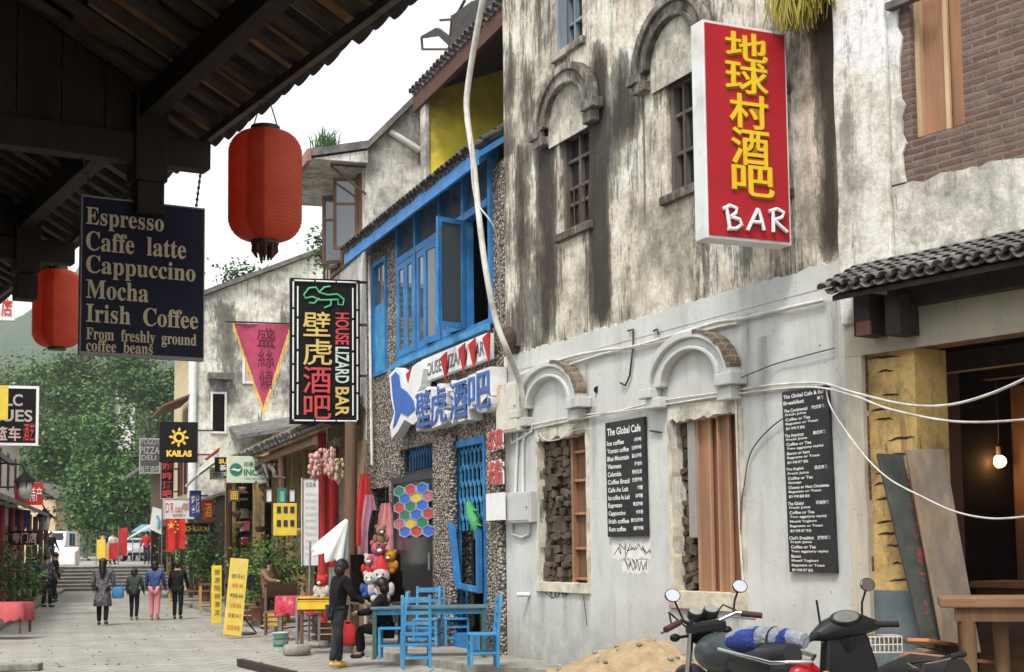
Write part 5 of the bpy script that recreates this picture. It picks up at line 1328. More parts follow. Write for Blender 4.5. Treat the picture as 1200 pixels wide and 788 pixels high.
mb = MB(); mb.tube([(A_[0] - .2, 0, A_[1] + .03), (B_[0] + .6, 0, B_[1] + .03)], .02, 6); mb.build('pole', WOODD, t)
mb = MB()
for i, ch in enumerate('盛絲傾'):
    z1 = p.P(309, 385 + i * 25)[1]; z0 = p.P(309, 407 + i * 25)[1]; w_ = .5 * (.95 - i * .12); xc = p.P(311, 400)[0]
    put_text(mb, ch, xc - w_ * .45, xc + w_ * .45, z0, z1, -.07, -.002)
mb.build('lettering', plain('maroon_ink', (.1, .015, .03), .8), t)
# red flag with yellow stars
o = D(205, 626, 45); p = Plane((o.x, o.y), APF); t = thing('red_flag', 'red flag with yellow stars hanging under the white outlined sign', 'flag', p.M)
a, c = p.P(194, 645); b, d = p.P(217, 608); mb = MB(); n = 12; vs = []
for s_ in (0, .012):
    for j in (0, 1):
        for i in range(n + 1): vs.append((a + (b - a) * i / n, .05 * math.sin(i * .9) + s_, (c, d)[j] - .04 * math.sin(i * .5) * (1 - j)))
q_ = n + 1; mb.add(vs, [(i, i + 1, q_ + i + 1, q_ + i) for i in range(n)] + [(2 * q_ + i, 2 * q_ + i + 1, 3 * q_ + i + 1, 3 * q_ + i) for i in range(n)], True); mb.build('cloth', plain('flag_red', (.55, .025, .02), .75, .12, 3, .1), t)
def star(mb, cx, cz, R, y): mb.prism([(cx + R * (1 if i % 2 == 0 else .4) * math.sin(math.pi * i / 5), cz + R * (1 if i % 2 == 0 else .4) * math.cos(math.pi * i / 5)) for i in range(10)], y, y + .008)
for dx, dz, R in ((.26, .22, .13), (.5, .1, .045), (.6, .2, .045), (.6, .33, .045), (.5, .43, .045)):
    mb = MB(); star(mb, a + dx * (b - a), d - dz * (d - c), R, -.075); mb.build('star', YELL, t)
# white pennant and white awnings on the right far side
def awning(label, pts, depth0, depth1, m, name='white_awning'):
    "four picture corners with depths: two at the wall, two at the free edge"
    ps_ = [D(x, y, dd) for (x, y), dd in zip(pts, (depth0, depth1, depth1, depth0))]
    t = thing(name, label, 'awning', None); mb = MB()
    mb.add([*ps_, *[q + Vector((0, 0, .06)) for q in ps_]], [(0, 1, 2, 3), (7, 6, 5, 4), (0, 4, 5, 1), (1, 5, 6, 2), (2, 6, 7, 3), (3, 7, 4, 0)]); mb.build('cover', m, t)
    mb = MB(); mb.bar(ps_[2], ps_[3], .06, .06); mb.build('edge_bar', WPLAST, t)
    return t
AWM = plain('white_canvas', (.68, .68, .66), .8, .12, 3, .1)
awning('white canvas awning sloping over the far shop front left of the flag', [(190, 610), (200, 604), (166, 622), (150, 632)], 52, 57, AWM)
awning('pale striped awning below the small yellow lettered sign', [(262, 534), (258, 540), (218, 570), (232, 556)], 38, 46, AWM)
awning('red awning behind the pale striped one', [(258, 526), (256, 530), (234, 546), (240, 540)], 44, 48, REDC, 'red_awning')
o = D(182, 610, 50); p = Plane((o.x, o.y), APF); t = thing('white_feather_flag', 'white feather flag with a blue swirl left of the red flag', 'flag', p.M)
a, c = p.P(175, 627); b, d = p.P(190, 594); mb = MB(); mb.prism([(a, c + .2), (b, c), (b, d - .1), (a + .1, d)], 0, .02); mb.build('cloth', AWM, t); mb = MB(); mb.tube([(a + .3, -.01, c + .25), (b - .1, -.01, c + .5), (a + .25, -.01, d - .3)], .05, 6); mb.build('swirl', plain('sky_blue', (.15, .4, .5)), t); mb = MB(); mb.tube([(b, .01, PVZ), (b, .01, d)], .025, 6); mb.build('pole', STEEL, t)

# ------------------------------------------------------------------ far end: steps, upper street
STEPM = plain('step_stone', (.24, .225, .195), .9, .2, 3, .3, dirt=(.17, .16, .14))
xa, xb = D(55, 690, YST).x, D(205, 690, YST).x
mb = MB(); ns = 7; RH = .15; TD = .42
for i in range(ns): mb.box(xa, xb, YST + i * TD + .05, YST + ns * TD + 1, (i * RH if i else -.1), (i + 1) * RH - .06); mb.box(xa, xb, YST + i * TD, YST + ns * TD + 1, (i + 1) * RH - .058, (i + 1) * RH)
tag(mb.build('steps', STEPM, bevel=.02), None, None, kind='structure')
ZU = ns * RH; YU = YST + ns * TD
slab('upper_street', [(-60, YU + 1), (4, YU + 1), (4, 175), (-60, 175)], PAVE, -.1, ZU)
slab('retaining_wall', [(xb + .01, YST + .2), (xb + 14, YST + .2), (xb + 14, YU + 1), (xb + .01, YU + 1)], KERB, -.1, ZU)
slab('retaining_wall', [(xa - 25, YST + .2), (xa - .01, YST + .2), (xa - .01, YU + 1), (xa - 25, YU + 1)], KERB, -.1, ZU)

# ------------------------------------------------------------------ trees and hills
def m_leaf(name, c1, c2, c3):
    if name in MATS: return MATS[name]
    m, nt, b = nodes(name); v = coords(nt)
    wn_ = nn(nt, 'TexWhiteNoise'); sn = nn(nt, 'VectorMath', operation='SNAP'); sn.inputs[1].default_value = (.35, .35, .35); L(nt, v, sn.inputs[0]); L(nt, sn.outputs[0], wn_.inputs['Vector'])
    f = mth(nt, 'ADD', mth(nt, 'MULTIPLY', wn_.outputs['Value'], .5), mth(nt, 'MULTIPLY', noi(nt, v, .6, 5), .6))
    c = ramp(nt, f, [(.25, c1), (.55, c2), (.85, c3)]); L(nt, c, b.inputs['Base Color']); b.inputs['Roughness'].default_value = .6
    b.inputs['Specular IOR Level'].default_value = .3
    return m
LEAF = m_leaf('tree_leaves', (.014, .045, .009), (.045, .12, .022), (.13, .23, .05))
LEAF2 = m_leaf('pale_leaves', (.025, .055, .014), (.065, .115, .028), (.13, .18, .05))
BARK = wood('bark', (.09, .07, .05))
def crown_mb(blobs, nleaf, size, seed, up=.5):
    r = random.Random(seed); mb = MB(); vol = [b[3] * b[4] * b[5] for b in blobs]; tot = sum(vol)
    vs = []; fs = []
    for (x, y, z, rx, ry, rz), vv in zip(blobs, vol):
        ncl = max(4, int(nleaf * vv / tot / 14))
        for _ in range(ncl):
            while True:
                a, b, c = r.uniform(-1, 1), r.uniform(-1, 1), r.uniform(-1, 1); q = math.sqrt(a * a + b * b + c * c)
                if .15 < q < 1: break
            k = (q ** .35) / q * r.uniform(.8, 1.08); cx, cy, cz = x + a * k * rx, y + b * k * ry, z + c * k * rz
            cs = size * r.uniform(1.2, 2.6)
            for _ in range(14):
                px_, py_, pz_ = cx + r.gauss(0, cs), cy + r.gauss(0, cs), cz + r.gauss(0, cs * .55)
                d = Vector((r.gauss(0, 1), r.gauss(0, 1), r.gauss(-.3, .5))).normalized(); n_ = Vector((r.gauss(0, .6), r.gauss(0, .6), 1)).normalized(); w = d.cross(n_)
                if w.length < .05: continue
                w.normalize(); s_ = size * r.uniform(.6, 1.3); p = Vector((px_, py_, pz_)); i0 = len(vs)
                vs += [p, p + d * s_ * .5 + w * s_ * .3, p + d * s_, p + d * s_ * .5 - w * s_ * .3]; fs.append((i0, i0 + 1, i0 + 2, i0 + 3))
    mb.add(vs, fs); return mb
def tree(base, blobs, nleaf, size, seed, label, m, group='trees at the end of the street', name='leafy_tree', trunk=.25):
    t = thing(name, label, 'tree', T(base), group); r = random.Random(seed)
    rel = [(b[0] - base[0], b[1] - base[1], b[2] - base[2], *b[3:]) for b in blobs]
    clumps = []
    for b in rel:                                      # boughs: each lobe breaks into several leaf clumps with gaps between
        for _ in range(9 if b[3] > 1 else 4):
            d_ = Vector((r.gauss(0, 1), r.gauss(0, 1), r.gauss(0, 1))).normalized(); q_ = r.uniform(.5, .85); k_ = r.uniform(.26, .42)
            clumps.append((b[0] + d_.x * b[3] * q_, b[1] + d_.y * b[4] * q_, b[2] + d_.z * b[5] * q_, b[3] * k_, b[4] * k_, b[5] * k_ * .8))
    crown_mb(clumps, nleaf, size, seed).build('crown', m, t)
    mb = MB(); top = max(b[2] for b in rel)
    mb.tube([(0, 0, -.3), (r.uniform(-.2, .2), 0, top * .35), (r.uniform(-.3, .3), 0, top * .75)], [trunk, trunk * .75, trunk * .35], 8)
    mb.build('trunk', BARK, t)
    for b in rel:
        mb = MB(); mb.tube([(0, 0, top * .3), (b[0] * .5, b[1] * .5, (top * .3 + b[2]) * .5), (b[0], b[1], b[2])], [trunk * .5, trunk * .35, trunk * .12], 6); mb.build('limb', BARK, t)
    return t
def blob(px, py, dep, rx, rz=None, ry=None):
    o = D(px, py, dep); k = dep / 1700; return (o.x, o.y, o.z, rx * k, (ry or rx) * k, (rz or rx) * k)
def base_at(px, dep, z=ZU): o = D(px, 640, dep); return (o.x, o.y, z)
tree(base_at(135, 103), [blob(110, 560, 103, 58, 46), blob(150, 590, 101, 52, 46), blob(135, 520, 104, 44, 34), blob(90, 600, 102, 30, 30), blob(185, 560, 103, 34, 38), blob(170, 620, 101, 30, 24), blob(110, 625, 101, 34, 22)], 15000, .38, 1, 'broad dark green tree in the middle above the steps', LEAF)
tree(base_at(70, 113), [blob(70, 500, 113, 44, 40), blob(60, 455, 115, 30, 26), blob(50, 560, 113, 36, 40), blob(95, 470, 116, 32, 30)], 9000, .38, 2, 'tall green tree left of the broad one', LEAF)
tree(base_at(185, 119), [blob(185, 450, 119, 38, 30), blob(160, 440, 120, 34, 28), blob(205, 470, 119, 32, 34), blob(195, 520, 119, 34, 34)], 9000, .4, 3, 'tall bushy tree right of the broad one, behind the sun sign', LEAF)
tree(base_at(100, 135), [blob(110, 432, 135, 40, 26), blob(75, 440, 135, 34, 20), blob(140, 428, 138, 36, 24), blob(120, 480, 135, 40, 30)], 8000, .44, 4, 'pale green tree highest up behind the others', LEAF2)
tree(base_at(20, 148), [blob(15, 455, 148, 36, 18), blob(45, 445, 151, 30, 16), blob(25, 500, 148, 44, 30)], 6000, .48, 5, 'yellowish green tree far left under the mountain', LEAF2)
tree((D(285, 400, 62).x, 62, 0), [blob(284, 322, 62, 18, 16), blob(274, 336, 62, 14, 12), blob(300, 335, 62, 16, 12), blob(290, 365, 62, 26, 30)], 1800, .22, 6, 'tree top showing above the roof of the cream house', LEAF, None)
tree((D(382, 400, 48).x, 48, 0), [blob(380, 278, 48, 8, 9), blob(384, 300, 48, 12, 14)], 500, .16, 7, 'small tree top between the cream and the white gable houses', LEAF, None)
# weeds on the eave of the white gable house
t = thing('roof_weeds', 'tuft of grass growing on the eave end of the white gable house', 'plant', psd.M); r = random.Random(5); mb = MB()
q = psd.P(383, 138)
for _ in range(80):
    x = q[0] + r.gauss(0, .12); h = r.uniform(.08, .3); a_ = r.uniform(-.7, .7); y = r.uniform(-.3, .5)
    z0_ = zo + .12 + (x - OV) * .15; mb.tube([(x, y, z0_), (x + a_ * h * .5, y, z0_ + h * .9), (x + a_ * h * 1.3, y + r.uniform(-.1, .1), z0_ + h * 1.5)], [.014, .012, .003], 3, False)
mb.build('grass_tuft', LEAF, t)
def hill(name, pts, y0, y1, m, seed, amp, label=None):
    "ridge through picture points (px, py) at distance y1, falling to level ground at y0"
    mb = MB(); nx_, ny_ = 90, 26; vs = []
    xs_ = [D(p[0], p[1], y1) for p in pts]
    for j in range(ny_ + 1):
        v = j / ny_
        for i in range(nx_ + 1):
            u = i / nx_; x = xs_[0].x + (xs_[-1].x - xs_[0].x) * u
            k = max(q for q in range(len(xs_) - 1) if xs_[q].x <= x + 1e-6); f = (x - xs_[k].x) / (xs_[k + 1].x - xs_[k].x); f = f * f * (3 - 2 * f)
            h = xs_[k].z + (xs_[k + 1].z - xs_[k].z) * f
            w = v / .75 if v < .75 else 1 - (v - .75) / .25 * .5
            y = y0 + (y1 - y0) * v / .75
            n_ = noise.fractal(Vector((x / 30 + seed, y / 30, seed)), 1.0, 2.0, 4)
            vs.append((x * (y / y1) ** .35, y, max(-1, h * w ** 1.15 + n_ * amp * w)))
    mb.add(vs, [(j * (nx_ + 1) + i, j * (nx_ + 1) + i + 1, (j + 1) * (nx_ + 1) + i + 1, (j + 1) * (nx_ + 1) + i) for j in range(ny_) for i in range(nx_)], True)
    return tag(mb.build(name, m), None, None, kind='structure')
FOREST = m_leaf('hill_forest', (.012, .034, .012), (.03, .065, .022), (.06, .095, .035))
hill('hill', [(-400, 520), (-120, 440), (0, 425), (60, 430), (130, 420), (220, 440), (330, 470), (520, 560)], 172, 250, FOREST, 2, 5)
hill('mountain', [(-700, 560), (-250, 470), (-80, 440), (10, 372), (60, 335), (120, 300), (170, 330), (235, 400), (330, 470), (600, 560)], 330, 620, FOREST, 5, 12)
# forest clumps on the near hill: one wood nobody could count
r = random.Random(8); blobs = []
for _ in range(120):
    px = r.uniform(-40, 235); dd = r.uniform(178, 245); yy = 470 - (dd - 178) * .55 + r.uniform(-6, 10); o = D(px, yy, dd); blobs.append((o.x, o.y, o.z, r.uniform(2.0, 3.8), 2.8, r.uniform(1.6, 2.9)))
tag(crown_mb(blobs, 15000, .55, 9).build('hill_wood', LEAF2), 'wood covering the hillside behind the trees', 'wood', kind='stuff')
# small white house up on the hill
hh = thing('hill_house', 'small white house with a flat dark roof among the trees on the hill', 'building', Plane((D(148, 470, 128).x, 128), APF).M); k = 128 / 1700
zb_ = D(148, 492, 128).z
mb = MB(); mb.box(-10 * k, 10 * k, 0, 3, zb_ - 8, zb_ + 36 * k); mb.build('wall', WPLAST, hh); mb = MB(); mb.box(-38 * k, 4 * k, -.6, 2.4, zb_ + 20 * k, zb_ + 23 * k); mb.build('roof', TILEM, hh)
for x in (-5, 3):
    for z in (6, 22): mb = MB(); mb.box(x * k - .12, x * k + .22, -.03, -.003, zb_ + z * k, zb_ + (z + 7) * k); mb.build('window', GLASSD, hh)
# haze in the valley air
mb = MB(); mb.box(-900, 900, -80, 900, -3, 170)
HZ = bpy.data.materials.new('valley_haze'); HZ.use_nodes = True; nt = HZ.node_tree; nt.nodes.clear()
out = nt.nodes.new('ShaderNodeOutputMaterial'); pv = nt.nodes.new('ShaderNodeVolumePrincipled'); pv.inputs['Color'].default_value = (.93, .96, 1, 1); pv.inputs['Density'].default_value = .00045; pv.inputs['Anisotropy'].default_value = .2
nt.links.new(pv.outputs[0], out.inputs['Volume'])
if USE_HAZE:
    tag(mb.build('haze', HZ), None, None, kind='stuff')
# ------------------------------------------------------------------ people
SKIN = plain('skin', (.42, .25, .17), .55, .08, 4, 0)
HAIRM = plain('black_hair', (.012, .01, .009), .45, .3, 20, .1)
def skin_mesh(pts, edges, radii, levels=1):
    me = bpy.data.meshes.new('tmp'); me.from_pydata([tuple(p) for p in pts], edges, [])
    o = bpy.data.objects.new('tmp', me); COL.objects.link(o)
    o.modifiers.new('skin', 'SKIN')
    for i, r in enumerate(radii):
        sv = me.skin_vertices[0].data[i]; sv.radius = (r, r) if not isinstance(r, tuple) else r; sv.use_root = (i == 0)
    o.modifiers['skin'].use_smooth_shade = True
    if levels: s_ = o.modifiers.new('sub', 'SUBSURF'); s_.levels = levels; s_.render_levels = levels
    m2 = bpy.data.meshes.new_from_object(o.evaluated_get(bpy.context.evaluated_depsgraph_get()))
    bpy.data.objects.remove(o); bpy.data.meshes.remove(me); m2.materials.clear()
    return m2
def obj_mesh(name, me, m, parent):
    me.name = name; me.materials.append(m); o = bpy.data.objects.new(name, me); COL.objects.link(o); o.parent = parent; return o
def joints(H, pose):
    "skeleton facing -Y; pose: lean, stride, arms, sit"
    k = H / 1.7; J = {}
    sit = pose.get('sit'); st = pose.get('stride', 0); ln = pose.get('lean', 0)
    pz = .47 if sit else .92
    V = Vector
    J['pel'] = V((0, 0, pz)); up = V((0, -math.sin(ln), math.cos(ln)))
    J['wst'] = J['pel'] + up * .17; J['chs'] = J['pel'] + up * .38; J['nek'] = J['pel'] + up * .53; 
    J['hed'] = J['nek'] + (up + V((0, -.12 - pose.get('nod', 0), 0))) * .12; J['top'] = J['hed'] + V((0, -.01, .1))
    for s, n in ((-1, 'l'), (1, 'r')):
        J['sho' + n] = J['pel'] + up * .47 + V((s * .19, 0, 0))
        a = pose.get('arm' + n, (.06, -.05, -.28, .02, -.14, -.22))
        J['elb' + n] = J['sho' + n] + V((s * a[0], a[1], a[2])); J['wri' + n] = J['elb' + n] + V((s * a[3], a[4], a[5])); d = (J['wri' + n] - J['elb' + n]).normalized(); J['han' + n] = J['wri' + n] + d * .08
        J['hip' + n] = J['pel'] + V((s * .09, 0, -.04))
        if sit:
            J['kne' + n] = J['hip' + n] + V((s * .05, -.42, .02)); J['ank' + n] = J['kne' + n] + V((0, .03, -.38)); 
        else:
            f = s * st; J['kne' + n] = J['hip' + n] + V((s * .01, -f * .55 - .02, -.42)); J['ank' + n] = V((s * .1, -f + .03, .08 + (abs(f) * .25 if f < 0 else 0)))
        J['toe' + n] = J['ank' + n] + V((s * .02, -.15, -.045))
    return {a: v * k for a, v in J.items()}, k
def person(px, yf, yh, rz, label, pose, top, bot, shoes, hair='short', z=0, skirt=None, levels=1, dist=None, group=None, fingers=False):
    g = G(px, yf, z) if dist is None else Vector((D(px, 640, dist).x, dist, z))
    H = pose.get('H') or (CAMZ - z) - (yh - yf) / FPX * 0 - 0
    if 'H' not in pose:
        H = D(px, yh, g.y).z - z
    t = thing('person', label, 'person', T(g, rz), group)
    J, k = joints(H, pose)
    names = ['pel', 'wst', 'chs', 'nek', 'hed', 'top', 'shol', 'elbl', 'wril', 'hanl', 'shor', 'elbr', 'wrir', 'hanr', 'hipl', 'knel', 'ankl', 'toel', 'hipr', 'kner', 'ankr', 'toer']
    R = dict(pel=.115, wst=.1, chs=.12, nek=.052, hed=.088, top=.07, sho=.06, elb=.042, wri=.03, han=.03, hip=.085, kne=.055, ank=.04, toe=.032)
    E = [('pel', 'wst'), ('wst', 'chs'), ('chs', 'nek'), ('nek', 'hed'), ('hed', 'top')] + [e for n in 'lr' for e in (('chs', 'sho' + n), ('sho' + n, 'elb' + n), ('elb' + n, 'wri' + n), ('wri' + n, 'han' + n), ('pel', 'hip' + n), ('hip' + n, 'kne' + n), ('kne' + n, 'ank' + n), ('ank' + n, 'toe' + n))]
    rr = [R[n if n in R else n[:3]] * k for n in names]; ix = {n: i for i, n in enumerate(names)}
    pts = [J[n] for n in names]; ed = [(ix[a], ix[b]) for a, b in E]
    hd = J['hed']; fw = Vector((0, -1, 0))
    pts.append(hd + Vector((0, -.105, -.005)) * k); rr.append(.014 * k); ed.append((ix['hed'], len(pts) - 1))      # nose
    for s_ in (-1, 1): pts.append(hd + Vector((s_ * .088, .01, 0)) * k); rr.append(.016 * k); ed.append((ix['hed'], len(pts) - 1))
    if fingers:
        for n in 'lr':
            w, h = J['wri' + n], J['han' + n]; d = (h - w).normalized(); sd = d.cross(Vector((1, 0, 0))).normalized()
            for q, ln in ((-.027, .062), (-.01, .075), (.008, .072), (.025, .055)):
                a = h + sd * q * k; pts.append(a + d * ln * .5 * k); rr.append(.0085 * k); ed.append((ix['han' + n], len(pts) - 1)); pts.append(a + d * ln * .8 * k + Vector((-.015 if n == 'r' else .015, 0, 0)) * k); rr.append(.007 * k); ed.append((len(pts) - 2, len(pts) - 1))
            pts.append(w + d * .05 * k + sd * .045 * k); rr.append(.01 * k); ed.append((ix['wri' + n], len(pts) - 1))
    obj_mesh('body', skin_mesh(pts, ed, rr, levels), SKIN, t)
    def garment(name, ns, es, rad, m):
        i2 = {n: i for i, n in enumerate(ns)}; obj_mesh(name, skin_mesh([J[n] for n in ns], [(i2[a], i2[b]) for a, b in es], [rad[n if n in rad else n[:3]] * k if not isinstance(rad[n if n in rad else n[:3]], tuple) else tuple(q * k for q in rad[n if n in rad else n[:3]]) for n in ns], levels), m, t)
    J['nkb'] = J['nek'] * .85 + J['chs'] * .15
    J['hem'] = J['pel'] + (Vector((0, -.1, -.03)) if pose.get('sit') else Vector((0, 0, -.1))) * k
    garment('jacket', ['wst', 'pel', 'hem', 'chs', 'nkb', 'shol', 'elbl', 'wril', 'shor', 'elbr', 'wrir'], [('pel', 'wst'), ('pel', 'hem'), ('wst', 'chs'), ('chs', 'nkb'), ('chs', 'shol'), ('shol', 'elbl'), ('elbl', 'wril'), ('chs', 'shor'), ('shor', 'elbr'), ('elbr', 'wrir')],
            dict(hem=.165, pel=.15, wst=.14, chs=.155, nkb=.075, sho=.085, elb=.062, wri=.05), top)
    if skirt:
        c0 = J['pel']; mb = MB(); mb.lathe([(.16 * k, .12 * k), (.2 * k, -.1 * k), (.24 * k, -.42 * k), (.22 * k, -.43 * k), (.15 * k, .1 * k)], 16, Matrix.Translation(c0) @ Matrix.Diagonal((1, .8, 1, 1)), False); mb.build('long_coat_skirt', skirt, t)
    garment('trousers', ['pel', 'hipl', 'knel', 'ankl', 'hipr', 'kner', 'ankr'], [('pel', 'hipl'), ('hipl', 'knel'), ('knel', 'ankl'), ('pel', 'hipr'), ('hipr', 'kner'), ('kner', 'ankr')], dict(pel=.135, hip=.105, kne=.075, ank=.06), bot)
    for n in 'lr':
        a, b = J['ank' + n], J['toe' + n]
        me = skin_mesh([a + Vector((0, .05, -.035)) * k, a + Vector((0, -.03, -.035)) * k, b + Vector((0, -.01, .0)) * k], [(0, 1), (1, 2)], [.045 * k, .05 * k, .04 * k], levels); obj_mesh('shoe', me, shoes, t)
    mb = MB(); c = hd + Vector((0, .022, .035)) * k
    mb.ball(c, (.105 * k, .11 * k, .112 * k), 12)
    if hair == 'long': mb.tube([c + Vector((0, .06, 0)) * k, c + Vector((0, .1, -.15)) * k, c + Vector((0, .12, -.38)) * k], [.09 * k, .1 * k, .05 * k], 10)
    if hair == 'bob': mb.ball(c + Vector((0, .03, -.07)) * k, (.11 * k, .09 * k, .11 * k), 10)
    hr = random.Random(int(px * 7)); mb.v = [(a + hr.gauss(0, .006 * k), b + hr.gauss(0, .006 * k), c_ + hr.gauss(0, .006 * k)) for a, b, c_ in mb.v]
    mb.build('hair', HAIRM, t)
    mb = MB()
    for s_ in (-1, 1): mb.ball(hd + Vector((s_ * .034, -.082, .012)) * k, .012 * k, 6)
    mb.build('eyes', plain('eye_dark', (.02, .015, .012), .3), t)
    return t
BLK = plain('black_cloth', (.012, .012, .013), .9, .5, 10, .6, spec=.15, bdist=.03); DGREY = plain('charcoal_denim', (.03, .034, .036), .9, .45, 12, .6, spec=.15, bdist=.03); JEAN = plain('dark_jeans', (.03, .035, .05), .85, .3, 10, .2)
PATC = plain('speckled_coat', (.09, .08, .085), .85, .7, 22, .2, dirt=(.3, .28, .3)); NAVYC = plain('blue_puffer', (.03, .055, .17), .6, .2, 6, .3); PINKT = plain('pink_trousers', (.6, .2, .22), .8, .12, 5, .1)
BROWNC = plain('brown_jacket', (.2, .11, .06), .8, .25, 6, .2); YSHOE = plain('yellow_shoes', (.6, .36, .05), .6); DSHOE = plain('dark_shoes', (.03, .025, .022), .6); GRNC = plain('dark_green_cloth', (.035, .05, .04), .85, .2); PURP = plain('purple_cloth', (.08, .04, .11), .85, .2)
person(120, 733, 655, math.pi + .1, 'woman in a long speckled coat and dark tights walking away with a blue bag', dict(stride=.1), PATC, BLK, DSHOE, 'long', skirt=PATC)
g = G(133, 715); 
person(157, 727, 666, math.pi, 'short person in dark green clothes walking away, left of the blue jacket', dict(stride=.08), GRNC, BLK, plain('tan_shoes', (.25, .15, .08)), 'bob')
person(181, 727, 658, math.pi, 'person in a blue padded jacket and pink trousers walking away', dict(stride=.08), NAVYC, PINKT, plain('tan_shoes2', (.35, .2, .12)), 'bob')
person(208, 726, 658, math.pi, 'person in black jacket and trousers walking away at the right of the group', dict(stride=.07), BLK, BLK, DSHOE)
b_ = G(120, 733); t = thing('shoulder_bag', 'blue bag hanging beside the woman in the speckled coat', 'bag', T((b_.x + .34, b_.y + .05, .62)))
mb = MB(); mb.lathe([(.1, 0), (.15, .04), (.14, .22), (.1, .27)], 12, Matrix.Diagonal((1, .5, 1, 1))); mb.build('pouch', plain('bag_blue', (.05, .2, .4), .6), t)
mb = MB(); mb.tube([(-.1, 0, .26), (-.14, 0, .55), (-.2, 0, .78)], .012, 5); mb.tube([(.1, 0, .26), (-.05, 0, .5), (-.2, 0, .78)], .012, 5); mb.build('strap', plain('bag_strap', (.04, .12, .25), .6), t)
person(395, 783, 656, math.radians(118), 'man in black jacket and charcoal trousers with yellow shoes leaning towards the toy stall', dict(stride=.1, lean=.12, nod=.06, arml=(.05, -.12, -.26, -.02, -.2, -.1), armr=(.06, .02, -.29, .0, -.08, -.25)), BLK, DGREY, YSHOE, 'bob', levels=2, fingers=True)
person(452, 770, 680, math.radians(-90), 'seated person in black with dark hair at the left end of the blue table', dict(sit=True, H=1.6, lean=.1, arml=(.03, -.18, -.22, -.02, -.22, -.02), armr=(.03, -.18, -.22, -.02, -.22, -.02)), BLK, BLK, DSHOE, 'bob', z=PVZ, levels=2)
person(313, 738, 655, math.radians(60), 'person in a brown jacket standing by the stalls holding red cloth', dict(stride=.05, lean=.05, arml=(.03, -.2, -.2, -.03, -.25, -.02)), BROWNC, DGREY, DSHOE, 'bob')
for px, yf, yh, rz, lb, tp in ((55, 712, 650, 1.2, 'dark dressed person standing at the left kerb, nearest of the small group', PURP), (64, 706, 648, -1.0, 'person in black at the left kerb facing the purple one', BLK), (40, 704, 652, 2.4, 'person in dark green standing beside the left shops', GRNC)):
    person(px, yf, yh, rz, lb, dict(stride=.06), tp, BLK, DSHOE)
for px, dd, rz, lb, tp in ((172, 72, 0, 'person in red on the upper street beside the pale blue canopy', REDC), (120, 74, 2, 'person in pink on the upper street above the steps', PINKT), (132, 73, 1, 'person in pale clothes on the upper street above the steps', AWM), (60, 70, 1, 'person in black standing at the top left of the steps', BLK)):
    person(px, 0, 0, rz, lb, dict(H=1.62, stride=.05), tp, JEAN, DSHOE, z=ZU, dist=dd)
# red cloth in the brown person's hands
g = G(324, 733); t = thing('red_shawl', 'bright red cloth hanging down in front of the brown jacket person', 'cloth', T((g.x, g.y, 0)))
mb = MB(); n = 8; zt0, zt1 = D(326, 666, g.y).z, D(326, 712, g.y).z
vs = [(-.12 + .26 * i / n, .03 * math.sin(i * 1.7 + j) + s_, zt0 + (zt1 - zt0) * j / 4 - (.05 * i if j == 4 else 0)) for s_ in (0, .015) for j in range(5) for i in range(n + 1)]; q_ = n + 1
mb.add(vs, [(s_ * 5 * q_ + j * q_ + i, s_ * 5 * q_ + j * q_ + i + 1, s_ * 5 * q_ + (j + 1) * q_ + i + 1, s_ * 5 * q_ + (j + 1) * q_ + i) for s_ in (0, 1) for j in range(4) for i in range(n)], True); mb.build('cloth', REDC, t)

# ------------------------------------------------------------------ blue table and chairs
def make_chair():
    t = thing('blue_chair', '', 'chair', None, 'blue wooden chairs round the blue bar table')
    mb = MB(); mb.box(-.2, .2, -.2, .19, .43, .46); mb.build('seat', BLUEL, t, bevel=.008)
    for x in (-.185, .185):
        mb = MB(); mb.bar((x, -.175, 0), (x, -.175, .429), .04, .04); mb.build('leg', BLUEL, t, bevel=.004)
        mb = MB(); mb.bar((x, .185, 0), (x, .185, .45), .042, .042); mb.bar((x, .185, .45), (x, .235, .98), .042, .042); mb.build('leg', BLUEL, t, bevel=.004)
        mb = MB(); mb.bar((x, -.155, .2), (x, .165, .2), .025, .03); mb.build('stretcher', BLUEL, t)
    for z in (.12, .3):
        mb = MB(); mb.box(-.165, .165, -.185, -.165, z, z + .035); mb.build('stretcher', BLUEL, t); mb = MB(); mb.box(-.165, .165, .175, .195, z, z + .035); mb.build('stretcher', BLUEL, t)
    for z in (.58, .72, .88):
        mb = MB(); y = .185 + (z - .43) / .55 * .05; mb.box(-.165, .165, y - .012, y + .012, z, z + (.075 if z > .8 else .045)); mb.build('back_slat', BLUEL, t)
    return t
ch0 = make_chair()
for i, (px, py, rz, lb) in enumerate(((487, 782, math.pi + .12, 'blue wooden chair nearest the street with its back to us'), (460, 772, math.radians(-90), 'blue wooden chair at the left end of the table under the seated person'), (535, 757, .1, 'blue wooden chair behind the table facing the street, nearer the door'),
                                      (500, 758, -.1, 'blue wooden chair behind the table facing the street, beside the honeycomb door'), (566, 782, math.radians(-82), 'blue wooden chair at the right end of the table against the grey wall'))):
    M_ = T(G(px, py, PVZ), rz)
    if i == 0: ch0.matrix_world = M_; ch0['label'] = lb
    else: copy_tree(ch0, M_, lb)
g = G(503, 770, PVZ); t = thing('long_table', 'long blue and green painted table outside the blue bar', 'table', T(g, .06))
DTOP = plain('table_top_paint', (.09, .16, .17), .5, .3, 6, .1, dirt=(.04, .16, .34)); LEGG = plain('green_leg_paint', (.05, .1, .08), .6, .3, 6, .1)
mb = MB(); mb.box(-.86, .86, -.33, .33, .72, .755); mb.build('tabletop', DTOP, t, bevel=.006)
mb = MB(); 
for y in (-.28, .26): mb.box(-.78, .78, y, y + .025, .64, .718)
for x in (-.8, .775): mb.box(x, x + .025, -.25, .25, .64, .718)
mb.build('apron', BLUEL, t)
